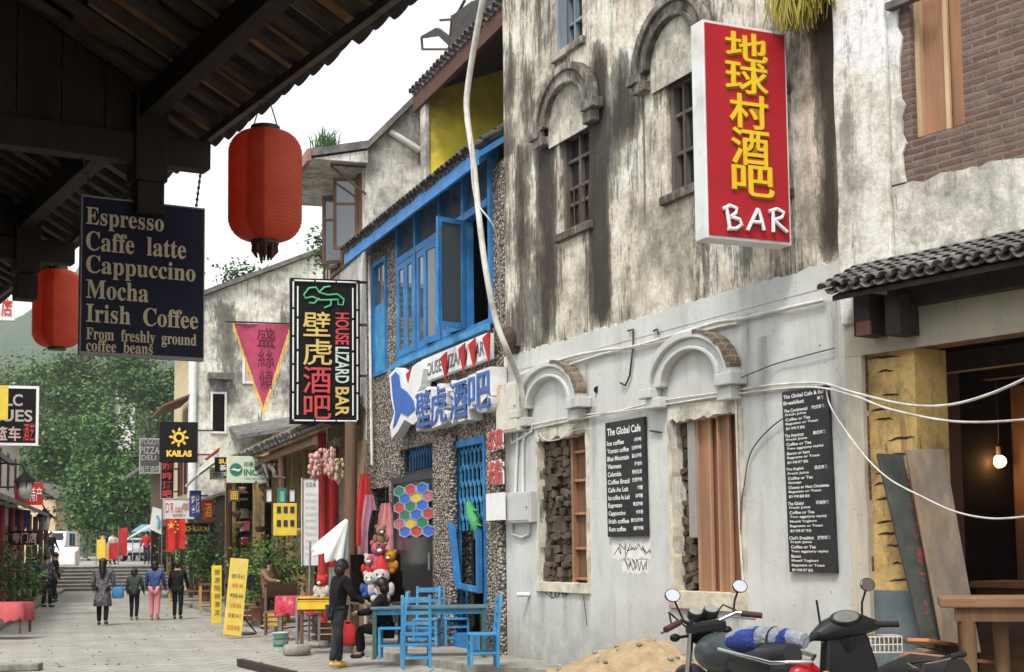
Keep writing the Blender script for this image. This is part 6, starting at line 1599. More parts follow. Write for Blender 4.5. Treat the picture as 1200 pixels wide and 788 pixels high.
for x in (-.8, .8):
    for y in (-.28, .28): mb = MB(); mb.box(x - .03, x + .03, y - .03, y + .03, 0, .719); mb.build('leg', LEGG, t)

# ------------------------------------------------------------------ stalls with toys and cloths
def table_stand(label, px, py, w, d, h, topm, legm, drape=None, rz=0.0, name='stall_table', z=PVZ):
    t = thing(name, label, 'table', T(G(px, py, z), rz)); mb = MB(); mb.box(-w / 2, w / 2, -d / 2, d / 2, h - .03, h); mb.build('tabletop', topm, t)
    for x in (-1, 1):
        for y in (-1, 1): mb = MB(); mb.box(x * (w / 2 - .04) - .022, x * (w / 2 - .04) + .022, y * (d / 2 - .04) - .022, y * (d / 2 - .04) + .022, 0, h - .031); mb.build('leg', legm, t)
    return t
table_stand('folding stall table under the red cloth left of the yellow box', 350, 752, .75, .6, .78, WOODB, STEEL, rz=.2)
def draped(label, px, py, w, d, h, drop, m, rz=.2, z=PVZ, seed=1, cat='tablecloth', name='tablecloth'):
    g = G(px, py, z); t = thing(name, label, cat, T((g.x, g.y, z + h), rz)); r = random.Random(seed); mb = MB()
    n = 40; rim0 = []; rim1 = []
    for i in range(n):
        a_ = 2 * math.pi * i / n; c_, s_ = math.cos(a_), math.sin(a_); k = 1 / max(abs(c_) / (w / 2 + .02), abs(s_) / (d / 2 + .02)); rim0.append((c_ * k, s_ * k, .012)); f = 1 + .04 * math.sin(i * 2.1)
        rim1.append((c_ * k * 1.03 * f, s_ * k * 1.03 * f, -drop * r.uniform(.75, 1.1)))
    mb.add([(0, 0, .016)] + rim0 + rim1, [(0, i + 1, (i + 1) % n + 1) for i in range(n)] + [(i + 1, n + i + 1, n + (i + 1) % n + 1, (i + 1) % n + 1) for i in range(n)], True); mb.build('cloth', m, t); return t
draped('red patterned cloth over the stall table left of the yellow box', 350, 752, .75, .6, .78, .35, plain('red_patterned', (.4, .03, .06), .85, .5, 14, .2, dirt=(.45, .3, .25)), .2)
table_stand('narrow stall table holding the yellow box', 372, 758, .6, .5, .62, WOODB, WOODB, rz=.1)
g = G(372, 758, PVZ); t = thing('yellow_tray', 'bright yellow box tray on the narrow stall table behind the black jacket man', 'tray', T((g.x, g.y, PVZ + .62), .1))
mb = MB(); mb.box(-.32, .32, -.27, .27, .002, .16); mb.build('box', plain('tray_yellow', (.75, .48, .03), .6, .12), t, bevel=.01); mb = MB(); frame(mb, -.33, .33, .14, .2, .015, -.28, .28); mb.build('lip', plain('tray_yellow2', (.6, .36, .02), .6), t)
table_stand('toy stall table against the left end of the blue bar', 444, 756, .9, .6, .72, WOODB, WOODD, rz=.3)
def plush(M, s_, bodym, headm, label, hat=None, ears=True):
    t = thing('plush_toy', label, 'toy', M, 'soft toys on the stall')
    mb = MB(); mb.ball((0, 0, .13 * s_), (.13 * s_, .11 * s_, .14 * s_), 10); mb.build('torso', bodym, t)
    mb = MB(); mb.ball((0, -.03 * s_, .33 * s_), .115 * s_, 10); mb.build('head', headm, t)
    for x in (-1, 1):
        mb = MB(); mb.ball((x * .13 * s_, -.05 * s_, .16 * s_), (.05 * s_, .05 * s_, .09 * s_), 8); mb.build('arm', bodym, t)
        mb = MB(); mb.ball((x * .08 * s_, -.12 * s_, .04 * s_), (.05 * s_, .08 * s_, .05 * s_), 8); mb.build('foot', bodym, t)
        if ears: mb = MB(); mb.ball((x * .085 * s_, 0, .42 * s_), .045 * s_, 8); mb.build('ear', headm, t)
        mb = MB(); mb.ball((x * .04 * s_, -.135 * s_, .35 * s_), .014 * s_, 6); mb.build('eye', BLK, t)
    mb = MB(); mb.ball((0, -.145 * s_, .3 * s_), (.04 * s_, .03 * s_, .03 * s_), 8); mb.build('muzzle', WBD, t)
    if hat: mb = MB(); mb.lathe([(.11 * s_, .4 * s_), (.07 * s_, .5 * s_), (.01 * s_, .6 * s_)], 12); mb.build('hat', hat, t)
    return t
TP = plain('plush_pink', (.5, .13, .18), 1.0, .35, 20, 1.0, spec=0, bdist=.03); TW_ = plain('plush_white', (.6, .57, .52), 1.0, .25, 20, 1.0, spec=0, bdist=.03); TB = plain('plush_blue', (.06, .12, .36), 1.0, .3, 20, 1.0, spec=0, bdist=.03); TY = plain('plush_orange', (.55, .25, .04), 1.0, .3, 20, 1.0, spec=0, bdist=.03); TBR = plain('plush_brown', (.2, .12, .07), .95, .2, 20, .3)
sg = G(444, 756, PVZ)
for px, py, s_, bm_, hm, lb, ht in ((443, 668, 1.25, TP, TP, 'pink soft toy topmost in the middle of the stall', None), (458, 672, 1.0, TY, TY, 'orange soft toy at the right of the stall', None), (434, 676, 1.0, REDC, TW_, 'red and white soft toy at the left of the stall', None), (447, 705, 1.5, TW_, TW_, 'large white soft toy with a red hat in front', REDC), (434, 700, 1.1, TB, TW_, 'blue and white soft toy lying in front', None), (446, 640, .9, TBR, TBR, 'small brown soft toy hanging highest on the stall', None), (378, 702, 1.0, TW_, REDC, 'white soft toy with a red head on the yellow tray', None)):
    dd = sg.y - .25 - (.15 if py > 690 else 0) if px > 400 else G(372, 758, PVZ).y - .02
    o = D(px, py, dd); plush(T((o.x, o.y, o.z if px > 400 else PVZ + .8), random.Random(px).uniform(-.4, .5)), s_ * .85, bm_, hm, lb, ht, ht is None)
t = thing('toy_rack', 'dark stepped rack behind the soft toys', 'rack', T((sg.x, sg.y, PVZ), .3)); mb = MB()
for k in range(3): mb.box(-.42, .42, -.1 + k * .14, .06 + k * .14, .722, .95 + k * .28)
mb.build('steps', DARKIN, t)
# garments hanging at the shop mouth
r = random.Random(6)
for i, (x, y0, y1, m_, lb) in enumerate(((427, 556, 640, REDC, 'red garment hanging at the left end of the blue bar'), (433, 580, 650, plain('mauve_cloth', (.35, .16, .22), .85), 'mauve garment hanging beside the red one'), (441, 598, 650, BLK, 'black garment hanging in the toy shop doorway'), (452, 590, 645, plain('rose_cloth', (.5, .2, .2), .85), 'rose garment hanging highest in the toy shop doorway'))):
    dd = pb.W(pb.P(x, 620, .25)[0], 0, .25).y; a_, b_ = D(x, y0, dd), D(x, y1, dd); t = thing('hanging_garment', lb, 'garment', T((a_.x, a_.y, 0)), 'garments hanging at the toy shop'); mb = MB(); w = .16
    for s_ in (0,):
        n = 8; vs = []
        for side in (0, .05):
            for j in range(5):
                for k in range(n + 1): u = k / n; wd = w * (.5 + .5 * min(1, j / 1.5)) ; vs.append(((u - .5) * 2 * wd, .04 * math.sin(k * 1.9 + j + i) + side, a_.z + (b_.z - a_.z) * j / 4))
        q_ = n + 1; mb.add(vs, [(sd * 5 * q_ + j * q_ + k, sd * 5 * q_ + j * q_ + k + 1, sd * 5 * q_ + (j + 1) * q_ + k + 1, sd * 5 * q_ + (j + 1) * q_ + k) for sd in (0, 1) for j in range(4) for k in range(n)], True)
    mb.build('cloth', m_, t); mb = MB(); mb.tube([(0, .02, a_.z), (0, .02, a_.z + .25)], .008, 4); mb.build('hook', RUST, t)
# folded white parasol leaning over the stalls
g = G(362, 752, PVZ); t = thing('white_parasol', 'half folded white parasol on a pole beside the red columns', 'parasol', T((g.x, g.y, PVZ)))
zt0 = D(405, 608, g.y).z - PVZ; mb = MB(); mb.tube([(0, 0, 0), (.02, 0, 1.75)], .02, 8); mb.build('pole', STEEL, t)
o1, o2, o3, o4 = D(406, 609, g.y), D(372, 640, g.y), D(401, 664, g.y), D(386, 668, g.y)
mb = MB(); L_ = lambda q, y: (q.x - g.x, y, q.z - PVZ)
A0 = L_(o1, .1); B0 = (L_(o2, .1) + 0 * 0 if False else ((o2.x + o3.x) / 2 - g.x - .02, .1, (o2.z + o3.z) / 2 - PVZ)); A0, B0 = Vector(A0), Vector(B0); ax = (B0 - A0).normalized(); sd = ax.cross(Vector((0, 1, 0))).normalized(); bk = ax.cross(sd); Lp = (B0 - A0).length
n = 32; vs = []; rr_ = random.Random(3)
for j in range(9):
    q = j / 8
    for i in range(n):
        a2 = 2 * math.pi * i / n; rad = (.03 + .3 * q ** .9) * (1 + (.22 * q) * math.cos(8 * a2) + rr_.uniform(-.03, .03) * q); p = A0 + ax * (Lp * q + (.07 * math.cos(8 * a2) if j == 8 else 0)) + (sd * math.cos(a2) + bk * math.sin(a2) * .8) * rad + Vector((0, 0, -.05 * q * q)); vs.append(p)
mb = MB(); mb.add(vs, [(j * n + i, j * n + (i + 1) % n, (j + 1) * n + (i + 1) % n, (j + 1) * n + i) for j in range(8) for i in range(n)], True); mb.build('canopy', AWM, t)
# wooden easel, tripod stand, stool, bucket, stone
g = G(290, 732); t = thing('wooden_easel', 'yellow wooden A frame easel behind the tripod stand', 'easel', T(g, .2)); EAS = wood('easel_wood', (.5, .3, .08), var=.2)
for a_, b_ in (((-.3, 0, 0), (-.06, .1, 1.45)), ((.3, 0, 0), (.06, .1, 1.45)), ((0, .55, 0), (0, .12, 1.4))): mb = MB(); mb.bar(a_, b_, .055, .03); mb.build('leg', EAS, t)
mb = MB(); mb.bar((-.24, .0, .45), (.24, .0, .45), .05, .03); mb.build('crossbar', EAS, t)
g = G(281, 744); t = thing('tripod_stand', 'black music stand with a tilted desk and tripod feet', 'stand', T(g, -.2))
mb = MB(); mb.cyl((0, 0, .3), (0, 0, .95), .022); mb.build('pole', BLK, t)
for k in range(3): mb = MB(); a_ = k * 2.09 + .5; mb.bar((0, 0, .45), (.34 * math.cos(a_), .34 * math.sin(a_), .02), .03, .03); mb.build('leg', BLK, t)
mb = MB(); mb.bar((-.28, 0, .92), (.3, 0, 1.12), .05, .24); mb.build('desk', BLK, t)
mb = MB(); mb.lathe([(.3, 0), (.32, .02), (.28, .045)], 20); mb.build('base_plate', RUST, t)
def stool_bench(label, px, py, w, d, h, z=PVZ, back=False, name='wooden_stool', rz=.3):
    t = thing(name, label, 'stool' if not back else 'bench', T(G(px, py, z), rz)); mb = MB(); mb.box(-w / 2, w / 2, -d / 2, d / 2, h - .04, h); mb.build('seat', WOODX, t)
    for x in (-1, 1):
        for y in (-1, 1): mb = MB(); top = h - .041 if not (back and y > 0) else h + .45; mb.bar((x * (w / 2 - .03), y * (d / 2 - .03), 0), (x * (w / 2 - .03), y * (d / 2 - .03), top), .045, .045); mb.build('leg', EAS if not back else WOODB, t)
    for zz in (.12, h * .5): mb = MB(); mb.bar((-w / 2 + .05, -d / 2 + .03, zz), (w / 2 - .05, -d / 2 + .03, zz), .03, .03); mb.build('stretcher', WOODB, t)
    if back: mb = MB(); mb.box(-w / 2, w / 2, d / 2 - .005, d / 2 + .03, h + .25, h + .5); mb.build('backrest', WOODX, t)
    return t
stool_bench('plain wooden stool left of the yellow notice board', 241, 716, .35, .35, .72)
stool_bench('low wooden bench by the plants beyond the notice board', 225, 708, 1.4, .35, .4, name='wooden_bench')
stool_bench('brown wooden bench with a backrest between the easel and the stalls', 340, 742, 1.3, .4, .45, back=True, name='wooden_bench', rz=1.2)
g = G(329, 763); t = thing('paint_bucket', 'pale plastic bucket with green bands standing on the kerb', 'bucket', T((g.x, g.y, 0)))
mb = MB(); mb.lathe([(.115, 0), (.14, .3), (.15, .3), (.15, .32), (.13, .32), (.105, .02)], 20); mb.build('pail', plain('bucket_grey', (.42, .46, .44), .5, .1), t)
mb = MB(); mb.lathe([(.1235, .08), (.1265, .08), (.132, .14), (.129, .14)], 20, None, False); mb.lathe([(.136, .2), (.1385, .2), (.1425, .25), (.14, .25)], 20, None, False); mb.build('band', GRN, t)
mb = MB(); mb.tube([(.15 * math.cos(a_), -.02 - .1 * math.sin(a_), .3 - .12 * math.sin(a_)) for a_ in [math.pi * i / 10 for i in range(11)]], .006, 5); mb.build('handle', STEEL, t)
g = G(348, 768); t = thing('parasol_weight', 'rough round stone weight at the foot of a steel pole on the kerb', 'stone', T((g.x, g.y, 0))); mb = MB(); mb.lathe([(.2, 0), (.23, .03), (.22, .16), (.17, .18)], 14); mb.build('stone_block', KERB, t); mb = MB(); mb.cyl((0, 0, .18), (0, 0, .95), .025); mb.build('pole', STEEL, t)
t = thing('red_bag', 'bright red bag on the pavement behind the black jacket man', 'bag', T(G(408, 757, PVZ))); mb = MB(); mb.lathe([(.12, 0), (.19, .06), (.18, .26), (.08, .36), (.05, .42)], 12, Matrix.Diagonal((1, .7, 1, 1))); mb.build('sack', REDC, t); mb = MB(); mb.lathe([(.055, .36), (.06, .38), (.055, .4)], 10); mb.build('tie', BLK, t)
# shelves of goods in the dark shops
r = random.Random(17); cols_ = [REDC, YBD, TB, TBR, GRN, WBD, TY, TP]
g = pf.P(282, 640, -.5); t = thing('goods_shelf', 'tall shelf of colourful packets inside the shop left of the plants', 'shelf', pf.M @ Matrix.Translation((g[0] - .9, .35, PVZ)))
mb = MB(); mb.box(0, 2.2, .3, .34, 0, 2.9)
for k in range(6): mb.box(0, 2.2, 0, .299, .4 + k * .45, .43 + k * .45)
mb.build('shelf_frame', WOODB, t)
for k in range(6):
    mb = MB(); x = .04; 
    for ci in range(8): pass
    while x < 2.1:
        w = r.uniform(.1, .24); h = r.uniform(.14, .36); mb = MB(); mb.box(x, x + w - .01, .05, .25, .431 + k * .45, .431 + k * .45 + h); tag(mb.build('packet', r.choice(cols_), None, t.matrix_world), 'packet on the goods shelf of the dark shop', 'packet', 'packets on the goods shelf'); x += w
for px, y0, y1, m_, lb in ((371, 535, 560, plain('pinkish_beads', (.5, .3, .26), .8), 'string of pinkish ornaments hanging under the awning'), (383, 528, 556, MATS['pinkish_beads'], 'bunch of pinkish ornaments hanging beside the pole'), (392, 540, 562, plain('tan_beads', (.42, .3, .2), .8), 'tan ornaments hanging beside the brown pole')):
    dd = 27.5; t = thing('hanging_ornaments', lb, 'ornament', T(D(px, y0, dd)), 'ornaments hanging under the awning'); z1 = D(px, y1, dd).z - D(px, y0, dd).z; mb = MB(); rr_ = random.Random(px)
    for k in range(7):
        xo, yo, zz = rr_.gauss(0, .1), rr_.gauss(0, .08), 0.0
        while zz > z1 * rr_.uniform(.8, 1.1): s_ = rr_.uniform(.02, .045); mb.ball((xo + rr_.gauss(0, .015), yo, zz), (s_, s_, s_ * rr_.uniform(1.2, 2.2)), 5); zz -= s_ * 2.6
    mb.build('bead_bunch', m_, t); mb = MB(); mb.tube([(0, 0, 0), (0, 0, .45)], .008, 4); mb.build('cord', RUST, t)
# plants by the shops
def plant(label, px, py, h, w, n, sz, seed, m, z=PVZ, pot=True):
    g = G(px, py, z); t = thing('potted_plant', label, 'plant', T((g.x, g.y, z))); blobs = [(random.Random(seed + i).uniform(-.3, .3) * w, random.Random(seed * 3 + i).uniform(-.3, .3) * w, h * (.42 + .13 * i), w * .4, w * .4, h * .16) for i in range(5)]
    crown_mb(blobs, n, sz, seed).build('foliage', m, t); mb = MB(); rr_ = random.Random(seed)
    for i in range(6): mb.tube([(0, 0, .1), (rr_.uniform(-.2, .2) * w, rr_.uniform(-.2, .2) * w, h * .5), (rr_.uniform(-.35, .35) * w, rr_.uniform(-.35, .35) * w, h * .85)], [.02, .014, .005], 5)
    mb.build('stems', BARK, t)
    mb = MB(); mb.lathe([(.16, 0), (.22, .3), (.25, .3), (.25, .34), (.2, .34), (.19, .28)], 16); mb.build('pot', plain('terracotta', (.24, .11, .06), .85, .2), t)
    return t
plant('large leafy pot plant under the yellow hanging board', 330, 730, 1.75, 1.3, 1500, .1, 3, LEAF)
plant('leafy pot plant left of the brown jacket person', 304, 728, 1.55, 1.1, 1200, .1, 4, LEAF)
plant('dark bushy pot plant by the shop under the dark fascia', 226, 698, 2.3, 1.9, 1500, .15, 5, LEAF)
plant('dark pot plant nearer the cream house corner', 240, 705, 2.2, 1.5, 1300, .13, 6, LEAF)
plant('leafy pot plant at the left edge beside the red table', 14, 724, 1.6, 1.7, 1200, .12, 7, LEAF)
plant('small green pot plant at the left kerb behind the red table', 30, 716, 1.0, 1.1, 700, .1, 8, LEAF)
# left edge: red draped table
table_stand('low table under the red cloth on the left edge', 2, 742, 1.0, .7, .6, WOODB, WOODB)
draped('red cloth on the low table at the left edge of the street', 2, 742, 1.0, .7, .6, .35, plain('faded_red_cloth', (.4, .07, .08), .85, .2), .0, seed=5)

# ------------------------------------------------------------------ left row of shops
ud = (l1 - l0).normalized(); pL = Plane((l0.x - 1.7 * ud.y, l0.y + 1.7 * ud.x), math.atan2(ud.y, ud.x))
def row_house(name, label, s0, s1, h, wm, colm, awn=True, up=True):
    t = thing(name, label, 'building', pL.M); w = s1 - s0; ho = []
    nb_ = max(2, int(w / 3.2))
    for i in range(nb_): a_ = s0 + w * (i + .12) / nb_; b_ = s0 + w * (i + .88) / nb_; ho.append((a_, b_, .15, 2.7))
    if up:
        for i in range(nb_): a_ = s0 + w * (i + .3) / nb_; b_ = s0 + w * (i + .7) / nb_; ho.append((a_, b_, 4.0, 5.4))
    mb = MB(); wall_cells(mb, s0, s1, -.2, h, ho, 0, .25); mb.build('wall', wm, t)
    mb = MB(); mb.box(s0 + .1, s1 - .1, 1.6, 1.7, 0, h - .2); mb.box(s0, s0 + .2, .26, 6, 0, h); mb.box(s1 - .2, s1, .26, 6, 0, h); mb.build('inner_room', DARKIN, t)
    for q in ho:
        if q[2] > 1: mb = MB(); frame(mb, q[0], q[1], q[2], q[3], .08, .02, .12); f_ = mb.build('window', colm, t); mb = MB(); mb.box(q[0] + .08, q[1] - .08, .06, .07, q[2] + .08, q[3] - .08); mb.build('pane', GLASSD, f_)
    for i in range(nb_ + 1): x = s0 + .15 + (w - .3) * i / nb_; mb = MB(); mb.cyl((x, -1.1, PVZ), (x, -1.1, 3.0), .09, n=10); mb.build('column', colm, t)
    vs = [(s0 - .2, -1.5, 3.0), (s1 + .2, -1.5, 3.0), (s1 + .2, -.01, 3.7), (s0 - .2, -.01, 3.7)]; mb = MB(); mb.add(vs + [(a_, b_, c_ + .12) for a_, b_, c_ in vs], [(0, 1, 2, 3), (7, 6, 5, 4), (0, 4, 5, 1), (2, 6, 7, 3), (0, 3, 7, 4), (1, 5, 6, 2)]); mb.build('awning', TILEM, t)
    slope = [(-.9, h - .2), (3, h + 1.7), (6.6, h)]; mb = MB()
    vs = [(x, y, z) for x in (s0 - .2, s1 + .2) for y, z in slope] + [(x, y, z + .16) for x in (s0 - .2, s1 + .2) for y, z in slope]
    mb.add(vs, [(0, 1, 4, 3), (1, 2, 5, 4), (6, 9, 10, 7), (7, 10, 11, 8), (0, 3, 9, 6), (2, 8, 11, 5), (0, 6, 7, 1), (1, 7, 8, 2), (3, 4, 10, 9), (4, 5, 11, 10)]); mb.build('roof', TILEM, t)
    for x in (s0 + .1, s1 - .1): mb = MB(); mb.prism([(0, h - .3), (6.2, h - .1), (3, h + 1.6)], -.1, .1, Matrix.Translation((x, 0, 0)) @ Matrix.Rotation(math.pi / 2, 4, 'Z')); mb.build('gable', wm, t)
    return t
REDW = wood('red_painted_wood', (.26, .03, .025))
row_house('timber_shop', 'dark timber shop with red columns on the left edge of the street', -4, 13, 4.6, WOODB, REDW, up=False)
row_house('white_shop', 'white walled two storey shop beyond the red columned one on the left', 13.4, 27, 6.4, plain('dull_white_wall', (.6, .58, .54), .9, .12, 2, .2), WOODB)
def wall_lantern(label, px, py, dd):
    o = D(px, py, dd); t = thing('street_lantern', label, 'lamp', T(o), 'black iron lanterns along the left shops'); mb = MB()
    mb.lathe([(.1, -.32), (.17, -.28), (.24, .2), (.2, .22)], 6); mb.build('glass_body', plain('lamp_glass', (.5, .48, .42), .3), t); mb = MB(); mb.lathe([(.34, .2), (.3, .26), (.1, .42), (.05, .5)], 6); mb.build('cap', BLK, t)
    for k in range(6): mb = MB(); a_ = k * math.pi / 3; mb.bar((.105 * math.cos(a_), .105 * math.sin(a_), -.32), (.245 * math.cos(a_), .245 * math.sin(a_), .2), .03, .03); mb.build('rib', BLK, t)
    mb = MB(); mb.tube([(0, 0, .5), (-.1, 0, .7), (-.6, 0, .75), (-1.3, 0, .7)], .03, 6); mb.build('bracket', BLK, t)
wall_lantern('black iron lantern on a bracket, nearer one by the red banner', 29, 573, 42)
wall_lantern('black iron lantern on a bracket, farther one over the carved sign', 52, 612, 54)
o = D(26, 606, 46); t = thing('blue_pennant', 'blue cloth hanging above the carved sign on the left', 'cloth', T(o)); mb = MB(); mb.prism([(-.25, -.3), (.1, -.4), (.28, .2), (-.25, .28)], 0, .03); mb.build('cloth', TB, t); mb = MB(); mb.tube([(-.9, .015, .3), (.3, .015, .27)], .015, 5); mb.build('rod', RUST, t)

# ------------------------------------------------------------------ upper street: cars, stalls
def car(M, paint, label, van=False, name='parked_car', cat='car'):
    t = thing(name, label, cat, M); Lc, Wc, Hc = (4.6, 1.8, 1.95) if van else (4.3, 1.72, 1.45)
    prof = [(-Lc / 2, .35), (-Lc / 2, .85), (-Lc / 2 + .15, 1.0), (-Lc * .28, 1.02), (-Lc * .16, Hc), (Lc * .26, Hc), (Lc * .42, 1.0), (Lc / 2, .92), (Lc / 2, .35)] if not van else [(-Lc / 2, .35), (-Lc / 2, 1.0), (-Lc / 2 + .35, 1.2), (-Lc * .33, Hc), (Lc * .47, Hc), (Lc / 2, 1.1), (Lc / 2, .35)]
    mb = MB(); mb.prism(prof, -Wc / 2, Wc / 2, Matrix.Rotation(math.pi / 2, 4, 'Z')); mb.build('body', paint, t, bevel=.07)
    for y0, y1 in ((-Lc * .13, Lc * .05), (Lc * .08, Lc * .24)):
        for s_ in (-1, 1): mb = MB(); mb.box(s_ * Wc / 2 - .01, s_ * Wc / 2 + .012, y0, y1, 1.02, Hc - .12); mb.build('side_window', GLASSD, t)
    yw = -Lc * .22 if not van else -Lc * .38
    mb = MB(); mb.box(-Wc * .42, Wc * .42, yw - .1, yw - .06, 1.08, Hc - .1, Matrix.Translation((0, 0, 0))); mb.build('windscreen', GLASSD, t)
    for s_ in (-1, 1):
        mb = MB(); mb.ball((s_ * Wc * .36, -Lc / 2, .72), (.16, .06, .1), 8); mb.build('headlight', WPLAST, t)
        for y in (-Lc * .31, Lc * .31):
            mb = MB(); mb.tube([(s_ * (Wc / 2 - .12), y, .32), (s_ * (Wc / 2 + .02), y, .32)], .32, 18); w_ = mb.build('wheel', BLK, t); mb = MB(); mb.tube([(s_ * (Wc / 2 + .02), y, .32), (s_ * (Wc / 2 + .035), y, .32)], .19, 14); mb.build('rim', STEEL, w_)
    mb = MB(); mb.box(-Wc * .45, Wc * .45, -Lc / 2 - .08, -Lc / 2 + .1, .36, .55); mb.build('bumper', BLK, t)
    return t
SILV = plain('silver_paint', (.45, .46, .47), .3, .05, 2, 0, .3); WPAINT = plain('white_paint', (.72, .72, .72), .3, .05, 2, 0)
car(T((D(150, 650, 92).x, 92, ZU - .0), .6), SILV, 'silver car parked on the upper street above the steps')
car(T((D(173, 650, 95).x, 95, ZU), -.5), WPAINT, 'white car parked right of the silver one under the trees')
car(T((D(67, 636, 95).x, 95, ZU + .0), .1), WPAINT, 'white minivan far up the street on the left', True, 'parked_van', 'van')
g = D(78, 664, 70); t = thing('white_kiosk', 'white rounded booth at the top left of the steps', 'kiosk', T((g.x, 70, ZU))); mb = MB(); mb.box(-.42, .42, 0, .7, 0, .7); mb.build('box', WPAINT, t, bevel=.06); mb = MB(); mb.tube([(-.48, .35, .74), (.48, .35, .74)], .14, 10); mb.build('lid', WPLAST, t)
r = random.Random(23)
for i, (px, y0, y1, m_, lb) in enumerate(((118, 632, 652, YBD, 'yellow upright banner on the upper street'), (133, 636, 656, REDC, 'red upright banner on the upper street, left one'), (144, 618, 640, REDC, 'red pointed banner beside the tree trunk'), (127, 640, 654, plain('orange_banner', (.6, .25, .05), .8), 'orange banner between the yellow and red ones'))):
    o = D(px, y1, 71.5 + i * .4); h = D(px, y0, 71.5).z - ZU; t = thing('street_banner', lb, 'banner', T((o.x, o.y, ZU)), 'coloured banners on the upper street'); mb = MB(); mb.prism([(-.2, h * .25), (.2, h * .22), (.22, h), (-.2, h * .97)], 0, .03); mb.build('cloth', m_, t); mb = MB(); mb.tube([(-.22, .01, 0), (-.22, .01, h + .1)], .025, 6); mb.build('pole', STEEL, t)
t = thing('blue_canopy', 'pale blue stall canopy in front of the white car', 'canopy', T((D(180, 645, 84).x, 84, ZU))); mb = MB(); mb.prism([(-1.1, 1.75), (1.1, 1.75), (.5, 2.15), (-.5, 2.15)], -.9, .9); mb.build('cover', plain('pale_blue_canvas', (.2, .36, .48), .8), t)
for x in (-1, 1):
    for y in (-.8, .8): mb = MB(); mb.cyl((x, y, 0), (x, y, 1.75), .03); mb.build('pole', STEEL, t)
t = thing('end_house', 'cream house, orange light painted into its wall, at the far end on the left', 'building', T((D(45, 640, 105).x, 105, 0))); mb = MB(); mb.box(-2.5, 1.2, 0, 6, 0, ZU + 4.4); mb.build('wall', plain('orange_lit_wall', (.6, .42, .26), .9), t)  # orange light on the cream front is put into the wall colour
slope_roof([(-3, ZU + 4.3), (-.6, ZU + 5.6), (1.6, ZU + 4.3)], -.4, 6.4, .15, t, TILEM); mb = MB(); mb.box(-.6, .6, -.05, -.003, ZU, ZU + 2.3); mb.build('door', WOODB, t); mb = MB(); mb.box(-2, -1.1, -.05, -.003, ZU + 1.4, ZU + 2.6); mb.build('window', GLASSD, t)

# ------------------------------------------------------------------ motorbikes
CHR = plain('chrome', (.6, .6, .6), .2, .1, 4, 0, 1.0); BPL = plain('black_plastic', (.015, .015, .017), .4, .3, 6, .05); TANK = plain('grey_tank', (.06, .07, .075), .35, .2, 5, 0, .2); RUB = plain('rubber', (.02, .02, .02), .9, .2); TLR = plain('tail_red', (.4, .01, .015), .25, .1); MIR, nt, b_ = nodes('mirror_glass'); b_.inputs['Metallic'].default_value = 1; b_.inputs['Roughness'].default_value = .05; b_.inputs['Base Color'].default_value = (.7, .72, .75, 1)
def wheel(t, y, R, name):
    mb = MB(); n = 28
    M_ = Matrix.Translation((0, y, R)) @ Matrix.Rotation(math.pi / 2, 4, 'Y')
    mb.lathe([(R - .09, -.035), (R - .03, -.05), (R, -.02), (R, .02), (R - .03, .05), (R - .09, .035), (R - .09, -.035)], n, M_, False); w = mb.build(name, RUB, t)
    mb = MB(); mb.lathe([(R - .1, -.03), (R - .088, -.034), (R - .088, .034), (R - .1, .03), (R - .1, -.03)], n, M_, False); mb.lathe([(.06, -.07), (.06, .07)], 12, M_)
    for k in range(5): a_ = k * 2 * math.pi / 5; mb.bar((0, y + .05 * math.cos(a_), R + .05 * math.sin(a_)), (0, y + (R - .095) * math.cos(a_), R + (R - .095) * math.sin(a_)), .05, .03, (1, 0, 0))
    mb.build('rim', STEEL, w)
def mirror(t, p0, p1, c, tilt=0):
    mb = MB(); mb.tube([p0, p1, c], .008, 6); m_ = mb.build('mirror', BPL, t)
    M_ = Matrix.Translation(c) @ Matrix.Rotation(math.pi / 2 - .38, 4, 'X') @ Matrix.Rotation(tilt, 4, 'Y')
    mb = MB(); mb.lathe([(.005, -.03), (.04, -.025), (.055, 0), (.055, .006)], 18, M_ @ Matrix.Diagonal((1.1, .9, 1, 1))); mb.build('mirror_shell', BPL, m_)
    mb = MB(); mb.lathe([(.05, .007), (.048, .009)], 18, M_ @ Matrix.Diagonal((1.1, .9, 1, 1))); mb.build('mirror_glass', MIR, m_)
